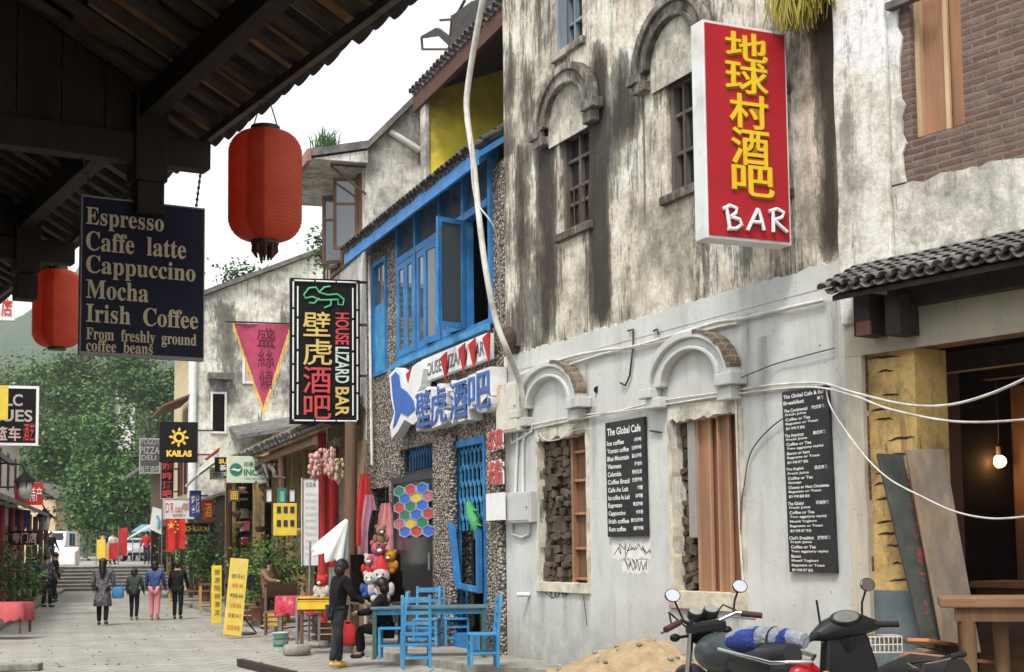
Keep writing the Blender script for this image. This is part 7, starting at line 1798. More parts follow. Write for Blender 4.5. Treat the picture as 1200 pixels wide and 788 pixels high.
def motorcycle(M):
    t = thing('motorcycle', 'dark motorcycle with chrome mirrors and a red tail light by the sand heap', 'motorcycle', M)
    wheel(t, .66, .3, 'front_wheel'); wheel(t, -.6, .29, 'rear_wheel')
    for x in (-.09, .09): mb = MB(); mb.tube([(x, .66, .3), (x, .42, .95)], .024, 8); mb.build('fork', CHR, t)
    mb = MB(); mb.box(-.1, .1, -.2, .22, .3, .58); mb.tube([(0, .38, .85), (0, .05, .62), (0, -.4, .62), (0, -.62, .78)], .03, 8); mb.tube([(-.16, .1, .34), (.16, .1, .34)], .11, 14); mb.build('engine', STEEL, t, bevel=.02)
    mb = MB(); mb.tube([(.14, .2, .3), (.16, -.2, .28), (.18, -.8, .36)], [.025, .03, .05], 10); mb.build('exhaust', CHR, t)
    mb = MB(); mb.ball((0, .17, .78), (.155, .3, .145), 14); mb.build('fuel_tank', TANK, t)
    mb = MB(); mb.tube([(0, .0, .75), (0, -.25, .745), (0, -.55, .79), (0, -.75, .83)], [.09, .13, .13, .07], 12); mb.build('seat', BPL, t)
    mb = MB(); mb.prism([(-.12, 0), (.12, 0), (.1, .14), (-.1, .14)], -.86, -.6, Matrix.Translation((0, 0, .64))); mb.build('tail_cowl', BPL, t, bevel=.03)
    mb = MB(); mb.ball((0, -.86, .72), (.115, .06, .065), 10); mb.build('tail_light', TLR, t)
    for x in (-.17, .17): mb = MB(); mb.ball((x, -.84, .68), (.035, .04, .03), 8); mb.build('indicator', plain('amber', (.55, .22, .02), .3), t)
    mb = MB(); mb.tube([(-.17, -.1, .85), (-.16, -.75, .8), (0, -.95, .8), (.16, -.75, .8), (.17, -.1, .85)], .014, 6); mb.build('grab_rail', CHR, t)
    mb = MB(); mb.tube([(-.38, .24, .99), (-.22, .3, 1.03), (-.1, .38, .98), (.1, .38, .98), (.22, .3, 1.03), (.38, .24, .99)], .014, 8); mb.build('handlebar', CHR, t)
    for s_ in (-1, 1):
        mb = MB(); mb.tube([(s_ * .25, .285, 1.02), (s_ * .385, .235, .99)], .022, 10); mb.build('grip', plain('grip_brown', (.07, .03, .025), .8), t)
        mb = MB(); mb.tube([(s_ * .22, .36, 1.0), (s_ * .38, .32, .96)], .008, 6); mb.build('lever', CHR, t)
        mirror(t, Vector((s_ * .2, .31, 1.03)), Vector((s_ * .23, .32, 1.12)), Vector((s_ * .27, .3, 1.21)))
    mb = MB(); mb.lathe([(.1, -.02), (.105, .02), (.02, .12)], 16, Matrix.Translation((0, .46, .93)) @ Matrix.Rotation(-math.pi / 2, 4, 'X')); mb.build('headlight', BPL, t)
    for x in (-.06, .065): mb = MB(); mb.lathe([(.055, -.03), (.058, .02), (.05, .028)], 16, Matrix.Translation((x, .39, 1.05)) @ Matrix.Rotation(.5, 4, 'X')); d_ = mb.build('speedometer', BPL, t); mb = MB(); mb.lathe([(.048, .029), (.046, .031)], 16, Matrix.Translation((x, .39, 1.05)) @ Matrix.Rotation(.5, 4, 'X')); mb.build('dial', plain('dial_face', (.25, .25, .24), .3), d_)
    mb = MB(); mb.tube([(0, .66 + .33 * math.cos(a_), .3 + .33 * math.sin(a_)) for a_ in [math.radians(20 + 14 * i) for i in range(10)]], .05, 6); mb.build('fender', BPL, t)
    mb = MB(); mb.tube([(-.1, -.05, .35), (-.3, -.15, .0)], .014, 6); mb.build('side_stand', STEEL, t)
    for s_ in (-1, 1): mb = MB(); mb.tube([(s_ * .3, .3, 1.0), (s_ * .22, .48, 1.08), (s_ * .08, .5, .95), (s_ * .03, .36, .72)], .007, 6); mb.build('brake_cable', RUB, t)
    mb = MB(); mb.box(-.13, .13, .29, .43, .92, .99); mb.build('yoke', BPL, t, bevel=.015)
    for s_ in (-1, 1): mb = MB(); mb.tube([(s_ * .09, .44, .9), (s_ * .19, .45, .9)], [.012, .012], 6); mb.ball((s_ * .21, .45, .9), (.04, .035, .03), 8); mb.build('front_indicator', BPL, t)
    for z in (.34, .4, .46, .52): mb = MB(); mb.box(-.125, .125, -.1, .2, z, z + .014); mb.build('cooling_fin', STEEL, t)
    mb = MB(); mb.box(-.09, .09, -.93, -.915, .42, .58); mb.build('number_plate', plain('plate_blue', (.05, .1, .3), .5), t)
    mb = MB(); mb.tube([(0, -.55 + .34 * math.cos(a_), .3 + .36 * math.sin(a_)) for a_ in [math.radians(60 + 12 * i) for i in range(11)]], .06, 6); mb.build('rear_fender', BPL, t)
    return t
dB = 11.8; o = D(845, 727, dB)
fwd = Vector((-.36, .933)); M_ = Matrix.Translation((o.x - fwd.x * .36, o.y - fwd.y * .36, 0)) @ Matrix.Rotation(math.atan2(-fwd.x, fwd.y), 4, 'Z') @ Matrix.Rotation(-.1, 4, 'Y') @ Matrix.Scale(1.14, 4)
zsh = D(845, 725, dB).z - 1.02 * 1.14; M_.translation.z = max(0, zsh)
mcy = motorcycle(M_)
t = thing('wrapped_bundle', 'blue and silver plastic wrapped bundle tied on the motorcycle seat', 'bundle', M_ @ Matrix.Translation((0, -.42, .905)) @ Matrix.Rotation(.25, 4, 'Z'))
mb = MB(); mb.tube([(-.02, .3, .0), (-.01, .12, .015), (0, -.15, .01), (.02, -.34, .0)], [.05, .08, .075, .05], 12); mb.build('silver_wrap', plain('silver_wrap', (.36, .4, .47), .35, .45, 9, 1.0, .2, bdist=.04), t)
BW_ = plain('blue_wrap', (.015, .05, .3), .4, .4, 9, 1.0, bdist=.04); mb = MB(); mb.tube([(-.02, .31, -.01), (-.015, .14, .0), (-.01, .02, .005)], [.05, .087, .088], 12); mb.build('blue_wrap', BW_, t)
mb = MB(); mb.tube([(0, -.16, .0), (.005, -.2, .0), (.02, -.29, .0)], [.076, .08, .04], 12); mb.build('blue_wrap', BW_, t)
for y_ in (.06, -.1): mb = MB(); mb.tube([(.085 * math.cos(a2), y_, .085 * math.sin(a2)) for a2 in [k_ * .4488 for k_ in range(15)]], .008, 5, False); mb.build('cord', RUB, t)
def scooter(M):
    t = thing('scooter', 'black scooter with a round mirror, seen from behind, at the shop front', 'scooter', M)
    wheel(t, .62, .24, 'front_wheel'); wheel(t, -.55, .24, 'rear_wheel')
    mb = MB(); mb.tube([(0, .62, .24), (0, .42, .95)], .035, 8); mb.build('fork', STEEL, t)
    mb = MB(); mb.prism([(-.2, .3), (.2, .3), (.24, .62), (.17, .95), (-.17, .95), (-.24, .62)], .36, .46); mb.build('leg_shield', BPL, t, bevel=.03)
    mb = MB(); mb.box(-.18, .18, -.15, .4, .26, .33); mb.build('footboard', BPL, t, bevel=.02)
    mb = MB(); mb.tube([(0, -.1, .45), (0, -.4, .5), (0, -.85, .6)], [.17, .19, .1], 12); mb.build('rear_body', BPL, t)
    mb = MB(); mb.tube([(0, -.05, .68), (0, -.35, .72), (0, -.8, .76)], [.1, .15, .11], 12); mb.build('seat', RUB, t)
    mb = MB(); mb.tube([(-.27, .38, .98), (-.15, .4, 1.0), (0, .42, 1.01), (.15, .4, 1.0), (.27, .38, .98)], [.03, .075, .1, .075, .03], 14); mb.tube([(0, .42, .95), (0, .46, .7)], [.1, .06], 12); mb.build('handlebar_cowl', BPL, t)
    M2 = Matrix.Translation((0, .36, 1.075)) @ Matrix.Rotation(.75, 4, 'X') @ Matrix.Diagonal((1.5, .8, 1, 1)); mb = MB(); mb.lathe([(.085, -.04), (.085, .0), (.075, .012)], 18, M2); dp = mb.build('dial_pod', BPL, t); mb = MB(); mb.lathe([(.068, .0125), (.066, .015)], 18, M2); mb.build('dial_face', plain('dial_grey', (.16, .16, .15), .2), dp)
    mb = MB(); mb.tube([(-.36, .3, .98), (-.15, .4, 1.0), (.15, .4, 1.0), (.36, .3, .98)], .014, 8); mb.build('handlebar', BPL, t)
    for s_ in (-1, 1):
        mb = MB(); mb.tube([(s_ * .22, .37, .995), (s_ * .38, .29, .975)], .022, 10); mb.build('grip', RUB, t)
        mb = MB(); mb.tube([(s_ * .16, .46, .99), (s_ * .36, .38, .95)], .008, 6); mb.build('lever', CHR, t)
    mirror(t, Vector((.17, .42, 1.02)), Vector((.19, .42, 1.15)), Vector((.24, .4, 1.27)))
    mb = MB(); mb.tube([(-.17, .42, 1.02), (-.17, .43, 1.22)], .008, 6); mb.build('mirror_stalk', BPL, t)
    mb = MB(); mb.ball((0, -.9, .62), (.1, .05, .05), 8); mb.build('tail_light', TLR, t)
    mb = MB(); mb.ball((0, .5, .95), (.1, .06, .08), 10); mb.build('headlight', WPLAST, t)
    return t
dS = 11.3; o = D(1008, 745, dS); fwd = Vector((-.35, .93)); zs_ = D(1012, 750, dS).z - 1.0 * 1.1
scooter(Matrix.Translation((o.x - fwd.x * .42, o.y - fwd.y * .42, max(.0, zs_))) @ Matrix.Rotation(math.atan2(-fwd.x, fwd.y), 4, 'Z') @ Matrix.Rotation(-.12, 4, 'Y') @ Matrix.Scale(1.1, 4))
# bicycle whose bars show at the bottom edge
dB2 = 9.4; a_, b_ = D(1058, 786, dB2), D(1132, 771, dB2 + .3); mid_ = (a_ + b_) / 2
t = thing('bicycle', 'bicycle with silver handlebar parked in front of the tall wooden table', 'bicycle', T((mid_.x, mid_.y, 0), .4)); sc_ = mid_.z
mb = MB(); mb.tube([a_ - Vector((mid_.x, mid_.y, 0)) , Vector((-.12, .12, sc_ - .01)), Vector((.1, .12, sc_ + .01)), b_ - Vector((mid_.x, mid_.y, 0))], .016, 8); mb.build('handlebar', CHR, t)
for e_, s_ in ((a_, -1), (b_, 1)): p = e_ - Vector((mid_.x, mid_.y, 0)); mb = MB(); mb.tube([p, p + Vector((s_ * .11, -.02, .018))], .02, 8); mb.build('grip', RUB, t)
mb = MB(); mb.tube([(0, .12, sc_), (0, .2, .62), (0, .25, .35)], .018, 8); mb.tube([(0, .18, .7), (0, -.35, .62), (0, -.3, .3), (0, .2, .62)], .018, 8); mb.tube([(0, -.35, .62), (0, -.75, .34), (0, -.3, .3)], .014, 8); mb.build('frame', TANK, t)
for y in (.3, -.75):
    mb = MB(); mb.tube([(0, y + .33 * math.cos(k_ * math.pi / 14), .34 + .33 * math.sin(k_ * math.pi / 14)) for k_ in range(29)], .018, 6, False); w_ = mb.build('wheel', RUB, t); mb = MB()
    for k_ in range(10): mb.bar((0, y, .34), (0, y + .32 * math.cos(k_ * .628), .34 + .32 * math.sin(k_ * .628)), .004, .004)
    mb.build('spokes', CHR, w_)
mb = MB(); mb.ball((0, -.4, .74), (.08, .14, .04), 8); mb.build('saddle', RUB, t)

# ------------------------------------------------------------------ sand heap, boards, table and rubble on the right
sp0 = pg.P(757, 770, .9)[0]; cS = pg.W(sp0, 0, 1.0); hS = D(757, 747, cS.y).z
mb = MB(); nA, nR = 56, 22; vs = [(0, 0, 0)]; 
def sandz(x, y):
    q = math.sqrt((x / 2.0) ** 2 + (y / 1.5) ** 2); h = hS * max(0, 1 - q ** 1.25); return h * (1 + .16 * noise.noise(Vector((x * 1.7, y * 1.7, 3)))) + .05 * noise.fractal(Vector((x * 5, y * 5, 1)), 1, 2, 4) * (h > .01) - .02
vs = []
for j in range(nR + 1):
    for i in range(nA): a2 = 2 * math.pi * i / nA; q = j / nR; x, y = 2.05 * q * math.cos(a2), 1.55 * q * math.sin(a2); y = min(y, .98); vs.append((x, y, sandz(x, y)))
mb.add(vs, [(j * nA + i, j * nA + (i + 1) % nA, (j + 1) * nA + (i + 1) % nA, (j + 1) * nA + i) for j in range(nR) for i in range(nA)], True)
t = thing('sand_heap', 'heap of yellow brown builders sand against the foot of the grey wall', 'sand heap', Plane((cS.x, cS.y), math.atan2(pg.u.y, pg.u.x)).M)
mb.build('sand', plain('sand', (.42, .31, .18), .97, .22, 9, .8, dirt=(.3, .21, .12), bdist=.03), t)
r = random.Random(12); mb = MB()
for k_ in range(60): a2, q = r.uniform(0, 6.28), r.uniform(.1, .95); x, y = 2 * q * math.cos(a2), min(.9, 1.5 * q * math.sin(a2)); s_ = r.uniform(.02, .05); mb.ball((x, y, sandz(x, y) + s_ * .2), (s_, s_ * .9, s_ * .7), 5)
tag(mb.build('pebbles', KERB, t), None, None, kind='stuff')
def lean_board(label, tl, tr, br_, bl, d_top, d_bot, th_, m, name='leaning_board', m2=None):
    P_ = [D(*tl, d_top), D(*tr, d_top), D(*br_, d_bot), D(*bl, d_bot)]; n_ = (P_[1] - P_[0]).cross(P_[3] - P_[0]).normalized() * th_
    if n_.y < 0: n_ = -n_
    t = thing(name, label, 'board', None); mb = MB(); mb.add([*P_, *[p + n_ for p in P_]], [(0, 1, 2, 3), (7, 6, 5, 4), (0, 4, 5, 1), (1, 5, 6, 2), (2, 6, 7, 3), (3, 7, 4, 0)]); mb.build('plank', m, t, bevel=.006); return t, P_, n_
dpr = pr.W(pr.P(1050, 600)[0], 0).y
mm_, nt, b_ = nodes('painted_dark_board'); v = coords(nt); cc = ramp(nt, noi(nt, v, 3.5, 6), [(.35, (.03, .035, .03)), (.55, (.06, .065, .055)), (.75, (.12, .12, .1))]); L(nt, cc, b_.inputs['Base Color']); b_.inputs['Roughness'].default_value = .85; bump(nt, b_, noi(nt, v, 30, 5), .3)
t, P_, n_ = lean_board('dark painted sign board with worn red characters leaning at the shop opening', (1028, 531), (1058, 533), (1107, 757), (1083, 762), dpr - .12, dpr - .55, .05, mm_)
M_b = Matrix.Identity(4); X_ = (P_[1] - P_[0]).normalized(); Z_ = (P_[0] - P_[3]).normalized(); Y_ = Z_.cross(X_).normalized()
for i_, c_ in enumerate((X_, Y_, Z_)): M_b.col[i_][:3] = c_
M_b.translation = P_[3]; wB = (P_[1] - P_[0]).length; hB = (P_[0] - P_[3]).length; mb = MB()
for i_, ch in enumerate('桂林米粉酒家'): put_text(mb, ch, wB * .2, wB * .8, hB * (.9 - i_ * .13 - .1), hB * (.9 - i_ * .13), -.006, .02)
mb.build('lettering', plain('worn_red', (.3, .05, .06), .85, .4, 12, 0, dirt=(.07, .06, .05)), t, M_b)
lean_board('wide weathered brown plank leaning in front of the dark shop opening', (1061, 527), (1107, 526), (1150, 765), (1106, 765), dpr - .3, dpr - .8, .04, wood('weathered_plank', (.2, .15, .1), worn=(.11, .1, .09)))
dT = pr.W(pr.P(1150, 700)[0], 0, 0).y - .9
a_, b_ = D(1101, 704, dT), D(1260, 700, dT)
zt0 = D(1150, 700, dT).z
t = thing('tall_table', 'tall rough wooden table with log legs at the shop front', 'table', T((a_.x, a_.y, 0), math.atan2(b_.y - a_.y, b_.x - a_.x) - .25))
LOG = wood('log_wood', (.15, .085, .04), var=.4, worn=(.1, .06, .035)); TTOP = wood('table_top', (.24, .13, .065), axis='X', var=.3, worn=(.2, .11, .06))
mb = MB(); mb.box(0, 1.5, -.04, .62, zt0 - .085, zt0); mb.build('tabletop', TTOP, t, bevel=.012)
for x, y in ((.22, .05), (1.3, .05), (.22, .52), (.5, .3), (1.3, .52)): mb = MB(); mb.tube([(x, y, .1), (x + .01, y, zt0 * .5), (x, y, zt0 - .2)], [.075, .062, .07], 10); mb.build('leg', LOG, t)
mb = MB(); mb.box(.12, 1.4, .0, .1, zt0 - .2, zt0 - .087); mb.build('apron', LOG, t)
RB = plain('rubble_mix', (.25, .2, .15), .95, .5, 6, .6)
for i, (px, py, dd, w, l, h, rz, m_, lb) in enumerate(((1100, 752, dpr - 1.0, .1, .9, .03, .9, plain('orange_plank', (.45, .2, .1), .85, .25), 'orange brown plank lying on the rubble by the leaning boards'), (1120, 770, dpr - 1.4, .12, 1.0, .03, .5, MATS['orange_plank'], 'second orange plank lower on the rubble, nearer the table legs'), (1058, 748, dpr - .7, .1, .6, .04, -.1, WOODB, 'short brown plank on the rubble beside the basket'))):
    o = D(px, py, dd); t = thing('loose_plank', lb, 'plank', T(o, rz)); mb = MB(); mb.box(-l / 2, l / 2, -w, w, -h, 0, Matrix.Rotation(.12, 4, 'Y')); mb.build('plank', m_, t, bevel=.005)
mb = MB(); r = random.Random(31); cR = D(1085, 775, dpr - .9); zR = D(1085, 758, dpr - .9).z
for k_ in range(140):
    x, y = r.gauss(0, .45), r.gauss(0, .35); h = zR * max(.05, 1 - math.hypot(x / 1.3, y / .9)) ; s_ = r.uniform(.04, .13)
    mb.box(-s_, s_, -s_ * .7, s_ * .7, -s_ * .5, s_ * .5, Matrix.Translation((cR.x + x, cR.y + y, h - s_ * .3)) @ Matrix.Rotation(r.uniform(0, 3), 4, 'Z') @ Matrix.Rotation(r.uniform(-.5, .5), 4, 'X'))
n_ = 24; vs = [(cR.x, cR.y, zR * .9)] + [(cR.x + 1.3 * math.cos(6.283 * k_ / n_), cR.y + .9 * math.sin(6.283 * k_ / n_), .0) for k_ in range(n_)]; mb.add(vs, [(0, k_ + 1, (k_ + 1) % n_ + 1) for k_ in range(n_)])
tag(mb.build('rubble', RB), 'rubble of broken brick and stone below the leaning boards', 'rubble', kind='stuff')
o = D(1032, 748, dpr - .7); t = thing('wire_basket', 'pale wire basket on the rubble beside the scooter mirror', 'basket', T((o.x, o.y, o.z - .12))); mb = MB()
for k_ in range(9): x = -.16 + .04 * k_; mb.bar((x, -.12, 0), (x, -.12, .14), .008); mb.bar((x, .12, 0), (x, .12, .14), .008); mb.bar((x, -.12, 0), (x, .12, 0), .008)
for z in (0, .07, .14): mb.bar((-.16, -.12, z), (.16, -.12, z), .01); mb.bar((-.16, .12, z), (.16, .12, z), .01); mb.bar((-.16, -.12, z), (-.16, .12, z), .01); mb.bar((.16, -.12, z), (.16, .12, z), .01)
mb.build('wire_frame', WPLAST, t)
# timber beam and stone slab lying on the street
a_, b_ = G(281, 781), G(345, 797); t = thing('timber_beam', 'dark timber beam lying on the street at the bottom of the view', 'beam', None); mb = MB(); mb.bar(a_ + Vector((0, 0, .06)), b_ + Vector((0, 0, .06)), .1, .11); mb.build('beam', WOODD, t, bevel=.01); mb = MB(); d_ = (a_ - b_).normalized(); mb.bar(a_ + Vector((0, 0, .06)) + d_ * .002, a_ + Vector((0, 0, .06)) + d_ * .006, .09, .1); mb.build('cut_end', plain('cut_wood', (.3, .22, .14), .9), t)
o = G(12, 786); t = thing('stone_slab', 'thick grey stone slab at the bottom left corner of the street', 'stone', T(o, .2)); mb = MB(); mb.prism(rag([(-.6, -.25), (.42, -.2), (.46, .1), (.3, .2), (-.6, .25), (-.6, -.25)], .15, .02, 6)[:-1], -.11, 0, Matrix.Rotation(-math.pi / 2, 4, 'X')); o2 = mb.build('stone', KERB, t, bevel=.02)

# ------------------------------------------------------------------ boxes, pipes and cables at the corner
def cabinet(label, x0, y0, x1, y1, off, dep, m, door=True):
    a, b, c, d = rect(pg, x0, y0, x1, y1, off + dep); t = thing('meter_box', label, 'meter box', pg.M, 'meter boxes at the house corner'); mb = MB(); mb.box(a, b, -off - dep, -off, c, d); mb.build('cabinet', m, t, bevel=.012)
    mb = MB(); k = .035; mb.box(a + k, b - k, -off - dep - .012, -off - dep - .002, c + k, d - k); dr_ = mb.build('door', m, t, bevel=.004); mb = MB(); mb.cyl((b - k * 2.2, -off - dep - .03, (c + d) / 2), (b - k * 2.2, -off - dep - .012, (c + d) / 2), .015); mb.build('latch', STEEL, dr_)
cabinet('tall white meter box streaked with rust beside the sign characters', 581, 449, 607, 507, .06, .14, plain('rusty_white_box', (.6, .57, .5), .6, .1, 6, .1, dirt=(.36, .17, .05)))
cabinet('smaller pale grey meter box low beside the left window', 592, 577, 621, 613, .04, .12, plain('grey_box', (.5, .5, .48), .5, .08, 3, .05))
t = thing('wall_pipes', 'thin white and grey pipes between the meter boxes on the corner', 'pipes', pg.M)
for pts in ([(607, 508), (604, 577)], [(617, 500), (613, 520), (613, 577)], [(600, 613), (600, 626), (612, 630), (620, 626), (620, 613)], [(598, 505), (600, 520), (624, 505), (624, 495)]):
    mb = MB(); mb.tube([on(x_, y_, .06) for x_, y_ in pts], .022, 6); mb.build('pipe', WPLAST, t)
def cable(label, pts3, r_, m, name='cable'):
    P_ = [Vector(p) for p in pts3]; out_ = []
    for i in range(len(P_) - 1):
        p0, p1, p2, p3 = P_[max(i - 1, 0)], P_[i], P_[i + 1], P_[min(i + 2, len(P_) - 1)]
        for k_ in range(6):
            u = k_ / 6; out_.append(.5 * ((2 * p1) + (p2 - p0) * u + (2 * p0 - 5 * p1 + 4 * p2 - p3) * u * u + (3 * p1 - p0 - 3 * p2 + p3) * u ** 3))
    out_.append(P_[-1]); mb = MB(); mb.tube(out_, r_, 6); return tag(mb.build(name, m), label, 'cable')
CABW = plain('white_cable', (.6, .58, .53), .6, .2, 6, 0, dirt=(.36, .33, .28)); CABD = plain('grey_cable', (.1, .1, .1), .6)
def W3(px, py, off=.07): s_, z_ = pg.P(px, py, off); return pg.W(s_, z_, off)
cable('white conduit along the top of the grey painted wall under the plaster break', [W3(604, 442), W3(660, 421), W3(705, 411), W3(740, 407), W3(800, 390), W3(840, 378), W3(868, 374), W3(920, 362), W3(966, 352)], .022, CABW, 'conduit')
cable('thin pipe under the white conduit on the grey wall', [W3(606, 449), W3(700, 417), W3(760, 404), W3(840, 384), W3(864, 379)], .016, CABW, 'conduit')
def R3(px, py, off): s_, z_ = pr.P(px, py, off); return pr.W(s_, z_, off)
cable('white cable across the grey wall, sagging past the shop lamp to the upper right', [W3(612, 500), W3(640, 495), W3(680, 487), W3(720, 483), W3(770, 471), W3(860, 458), W3(900, 452), W3(960, 449), R3(1000, 460, .3), R3(1060, 474, .5), R3(1110, 475, .7), R3(1160, 462, .9), R3(1210, 440, 1.1)], .013, CABW)
cable('second white cable that dips lower over the shop opening', [W3(614, 505), W3(680, 491), W3(770, 476), W3(870, 461), W3(950, 454), R3(1000, 464, .3), R3(1040, 479, .5), R3(1100, 492, .7), R3(1150, 495, .8), R3(1215, 491, 1.0)], .012, CABW)
cable('thin white cable hanging across the yellow pier and the leaning boards', [W3(968, 455, .1), W3(975, 480, .1), R3(1008, 528, .35), R3(1040, 560, .5), R3(1080, 582, .7), R3(1120, 600, .8), R3(1165, 608, .9), R3(1215, 604, 1.0)], .0085, CABW)
cable('thin dark wire from the right arch down to the breakfast board', [W3(868, 443, .2), W3(905, 428), W3(940, 418), W3(978, 408)], .008, CABD)
cable('thin dark wire curving down right of the boarded window', [W3(935, 480), W3(905, 500), W3(880, 530), W3(872, 570), W3(868, 600), W3(868, 690)], .008, CABD)
cable('thin white cable dropping down the edge of the boarded window', [W3(862, 462), W3(865, 560), W3(868, 640), W3(872, 700)], .014, CABW)
cable('loose pale wire looping over the left window', [W3(690, 503), W3(672, 505), W3(655, 515), W3(640, 516), W3(632, 508)], .008, CABW)
def B3(px, py, off): s_, z_ = pb.P(px, py, off); return pb.W(s_, z_, off)
cable('thick white hose hanging down past the blue windows from the roof', [B3(568, -12, 1.15), B3(560, 30, 1.15), B3(550, 90, 1.15), B3(547, 130, 1.15), B3(555, 190, 1.12), B3(562, 260, 1.1), B3(570, 320, 1.05), B3(581, 375, .9), B3(596, 415, .7), W3(606, 440, .3), W3(614, 470, .16), W3(616, 500, .1)], .045, CABW, 'hose')
cable('thin white wire beside the thick hose', [B3(552, 160, 1.2), B3(556, 230, 1.15), B3(580, 270, .9), B3(586, 330, .4), B3(588, 410, .15)], .012, CABW)
cable('white drain line down the left end of the blue bar', [B3(433, 300, .1), B3(434, 420, .1), B3(436, 545, .1)], .03, CABW, 'drain_line')
t = thing('round_meter', 'round grey electric fitting on the house corner above the meter box', 'fitting', pg.M); q = pg.P(600, 398, .1); mb = MB(); mb.lathe([(.16, 0), (.2, .05), (.14, .14), (.02, .16)], 16, Matrix.Translation((q[0], -.1, q[1])) @ Matrix.Rotation(math.pi / 2, 4, 'X')); mb.build('cover', RUST, t); mb = MB(); mb.box(q[0] - .1, q[0] + .1, -.1, -.004, q[1] - .1, q[1] + .1); mb.build('base', STEEL, t)
# bunch of dry straw hanging at the top
t = thing('straw_bundle', 'bunch of yellow green dry straw hanging at the top of the grey house', 'straw', pg.M); r = random.Random(4); mb = MB(); q0, q1 = pg.P(912, -20, .25), pg.P(968, -20, .25); zb_ = pg.P(940, 40, .25)[1]
for k_ in range(160):
    x = r.uniform(q0[0], q1[0]); y = -.25 + r.gauss(0, .08); zz = zb_ + abs(r.gauss(0, .12)) + .25 * abs((x - (q0[0] + q1[0]) / 2) / (q1[0] - q0[0])); mb.tube([(x, y, q0[1] + .2), (x + r.uniform(-.05, .05), y, (zz + q0[1]) / 2), (x + r.uniform(-.1, .1), y, zz)], [.014, .016, .006], 4, False)
mb.build('stalks', plain('dry_straw', (.34, .29, .05), .9, .35, 8, .1), t); mb = MB(); mb.cyl((q0[0] - .1, -.25, q0[1] + .2), (q1[0] + .1, -.25, q0[1] + .2), .03); mb.bar(((q0[0] + q1[0]) / 2, -.25, q0[1] + .2), ((q0[0] + q1[0]) / 2, -.01, q0[1] + .3), .03); mb.build('hanging_rod', RUST, t)

# ------------------------------------------------------------------ more of the clutter of the low shop and its neighbour
dk = thing('timber_stall', 'dark open timber stall squeezed between the low shop and the cream house', 'stall', pf.M)
s0, s1 = pf.P(237, 600)[0], sA - .15
mb = MB(); mb.box(s0, s1, 1.2, 1.3, 0, 3.6); mb.box(s0, s0 + .1, -.3, 1.19, 0, 3.6); mb.box(s1 - .1, s1, -.3, 1.19, 0, 3.6); mb.build('wall', WOODD, dk)
mb = MB(); mb.add([(s0 - .2, -1.3, 3.2), (s1 + .1, -1.3, 3.2), (s1 + .1, 1.3, 4.1), (s0 - .2, 1.3, 4.1), (s0 - .2, -1.3, 3.3), (s1 + .1, -1.3, 3.3), (s1 + .1, 1.3, 4.2), (s0 - .2, 1.3, 4.2)], [(0, 1, 2, 3), (7, 6, 5, 4), (0, 4, 5, 1), (2, 6, 7, 3), (0, 3, 7, 4), (1, 5, 6, 2)]); mb.build('roof', TILEM, dk)
for x in (s0 + .1, (s0 + s1) / 2, s1 - .2): mb = MB(); mb.bar((x, -1.1, PVZ), (x, -1.1, 3.22), .14, .14); mb.build('post', WOODD, dk)
for z in (1.0, 1.6, 2.2): mb = MB(); mb.box(s0 + .11, s1 - .11, .7, 1.19, z, z + .05); mb.build('shelf', WOODB, dk)
mb = MB(); mb.box(s0 + .11, s1 - .11, -.3, -.25, .2, 1.0); mb.build('counter', WOODB, dk)
r = random.Random(77)
for k in range(16):
    px, py = r.uniform(268, 352), r.uniform(566, 640); of = r.uniform(.1, .9); s_, z_ = pf.P(px, py, of)
    if s_ > -.3 or z_ > za - .25: continue
    t = thing('hanging_basket', 'small woven basket hanging under the awning of the low shop', 'basket', pf.M @ Matrix.Translation((s_, -of, z_)), 'baskets hanging under the awning'); R_ = r.uniform(.09, .16)
    mb = MB(); mb.lathe([(R_ * .6, -R_), (R_, -R_ * .3), (R_ * .95, R_ * .2), (R_ * .85, R_ * .2), (R_ * .5, -R_ * .8)], 12); mb.build('bowl', plain('basket_%d' % (k % 3), ((.25, .16, .08), (.12, .08, .05), (.33, .2, .07))[k % 3], .9, .3, 12, .4), t)
    mb = MB(); mb.tube([(-R_ * .9, 0, R_ * .15), (0, 0, R_ * 1.6), (R_ * .9, 0, R_ * .15)], .008, 4); mb.tube([(0, 0, R_ * 1.6), (0, 0, za - z_ - .05)], .006, 4); mb.build('cord', RUST, t)
t = thing('driftwood', 'twisted grey driftwood branch fixed along the awning beam', 'branch', pf.M); s_, z_ = pf.P(310, 575, 1.05); mb = MB()
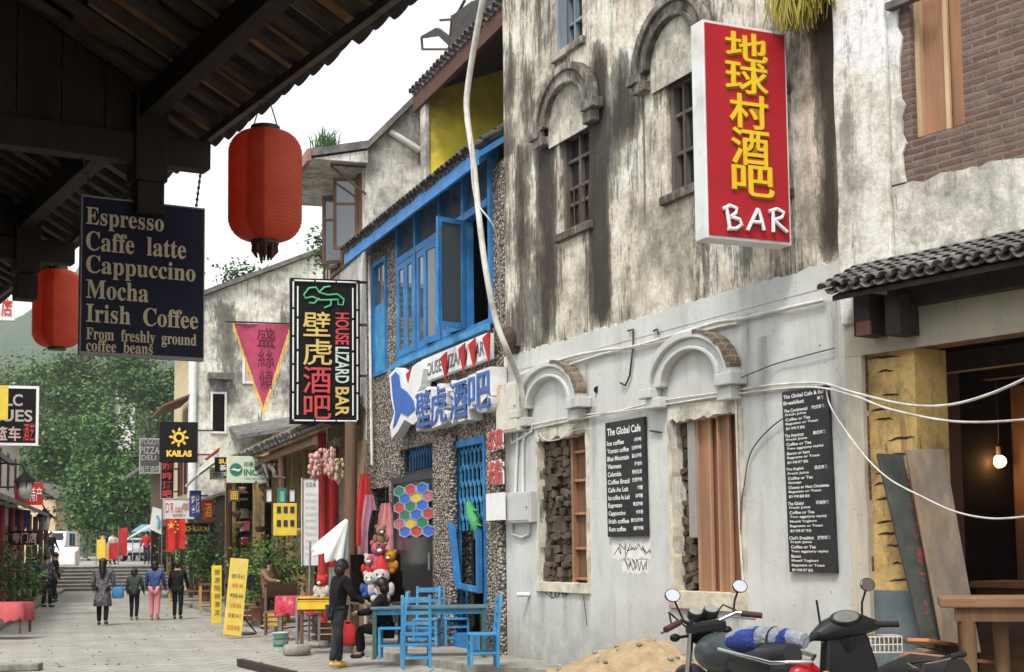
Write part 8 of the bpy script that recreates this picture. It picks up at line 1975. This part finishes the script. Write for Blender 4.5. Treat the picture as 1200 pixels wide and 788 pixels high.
for k in range(7):
    a0 = Vector((s_ - 2.2 + k * .7, -1.15, za - .4 + r.uniform(-.1, .1))); mb.tube([a0, a0 + Vector((.5, r.uniform(-.1, .1), r.uniform(-.25, .15))), a0 + Vector((1.0, r.uniform(-.1, .1), r.uniform(-.4, .1)))], [.06, .05, .02], 6)
mb.build('branch', OLDWOOD, t)
for i, (px, py, w, h, m_, lb) in enumerate(((296, 741, .5, .34, WOODB, 'brown wooden crate on the pavement behind the tripod stand'), (322, 748, .4, .28, EAS, 'pale wooden crate beside the paint bucket'), (382, 764, .45, .3, WOODB, 'dark wooden crate under the yellow tray stall'))):
    t = thing('wooden_crate', lb, 'crate', T(G(px, py - 14, PVZ), r.uniform(-.4, .4)), 'wooden crates along the stalls')
    for z in (0, h * .36, h * .72):
        for y in (-.17, .15): mb = MB(); mb.box(-w / 2, w / 2, y, y + .02, z + .01, z + h * .26); mb.build('slat', m_, t)
        for x in (-w / 2, w / 2 - .02): mb = MB(); mb.box(x, x + .02, -.149, .149, z + .01, z + h * .26); mb.build('slat', m_, t)
    mb = MB(); mb.box(-w / 2, w / 2, -.149, .149, 0, .01); mb.build('bottom', m_, t)
# litter and small stones on the street
r = random.Random(55); mb = MB()
for k in range(260):
    px, py = r.uniform(0, 640), r.uniform(700, 800); g = G(px, py); s_ = r.uniform(.006, .03); mb.ball((g.x, g.y, s_ * .4), (s_, s_ * .8, s_ * .5), 4)
tag(mb.build('street_grit', KERB), 'scattered grit and small stones on the paving', 'grit', kind='stuff')
for k in range(26):
    px, py = r.uniform(10, 600), r.uniform(712, 800); g = G(px, py); s_ = r.uniform(.04, .09); a_ = r.uniform(0, 6); mb = MB()
    mb.add([(0, 0, .006), (s_, -.4 * s_, .02), (1.9 * s_, 0, .01), (s_, .45 * s_, .018)], [(0, 1, 2, 3)]); mb.add([(0, 0, .003), (s_, -.4 * s_, .017), (1.9 * s_, 0, .007), (s_, .45 * s_, .015)], [(3, 2, 1, 0)])
    tag(mb.build('fallen_leaf', plain('dry_leaf', (.16, .12, .05), .8, .4), None, T((g.x, g.y, 0), a_)), 'small dry leaf lying on the paving', 'leaf', 'dry leaves on the street')
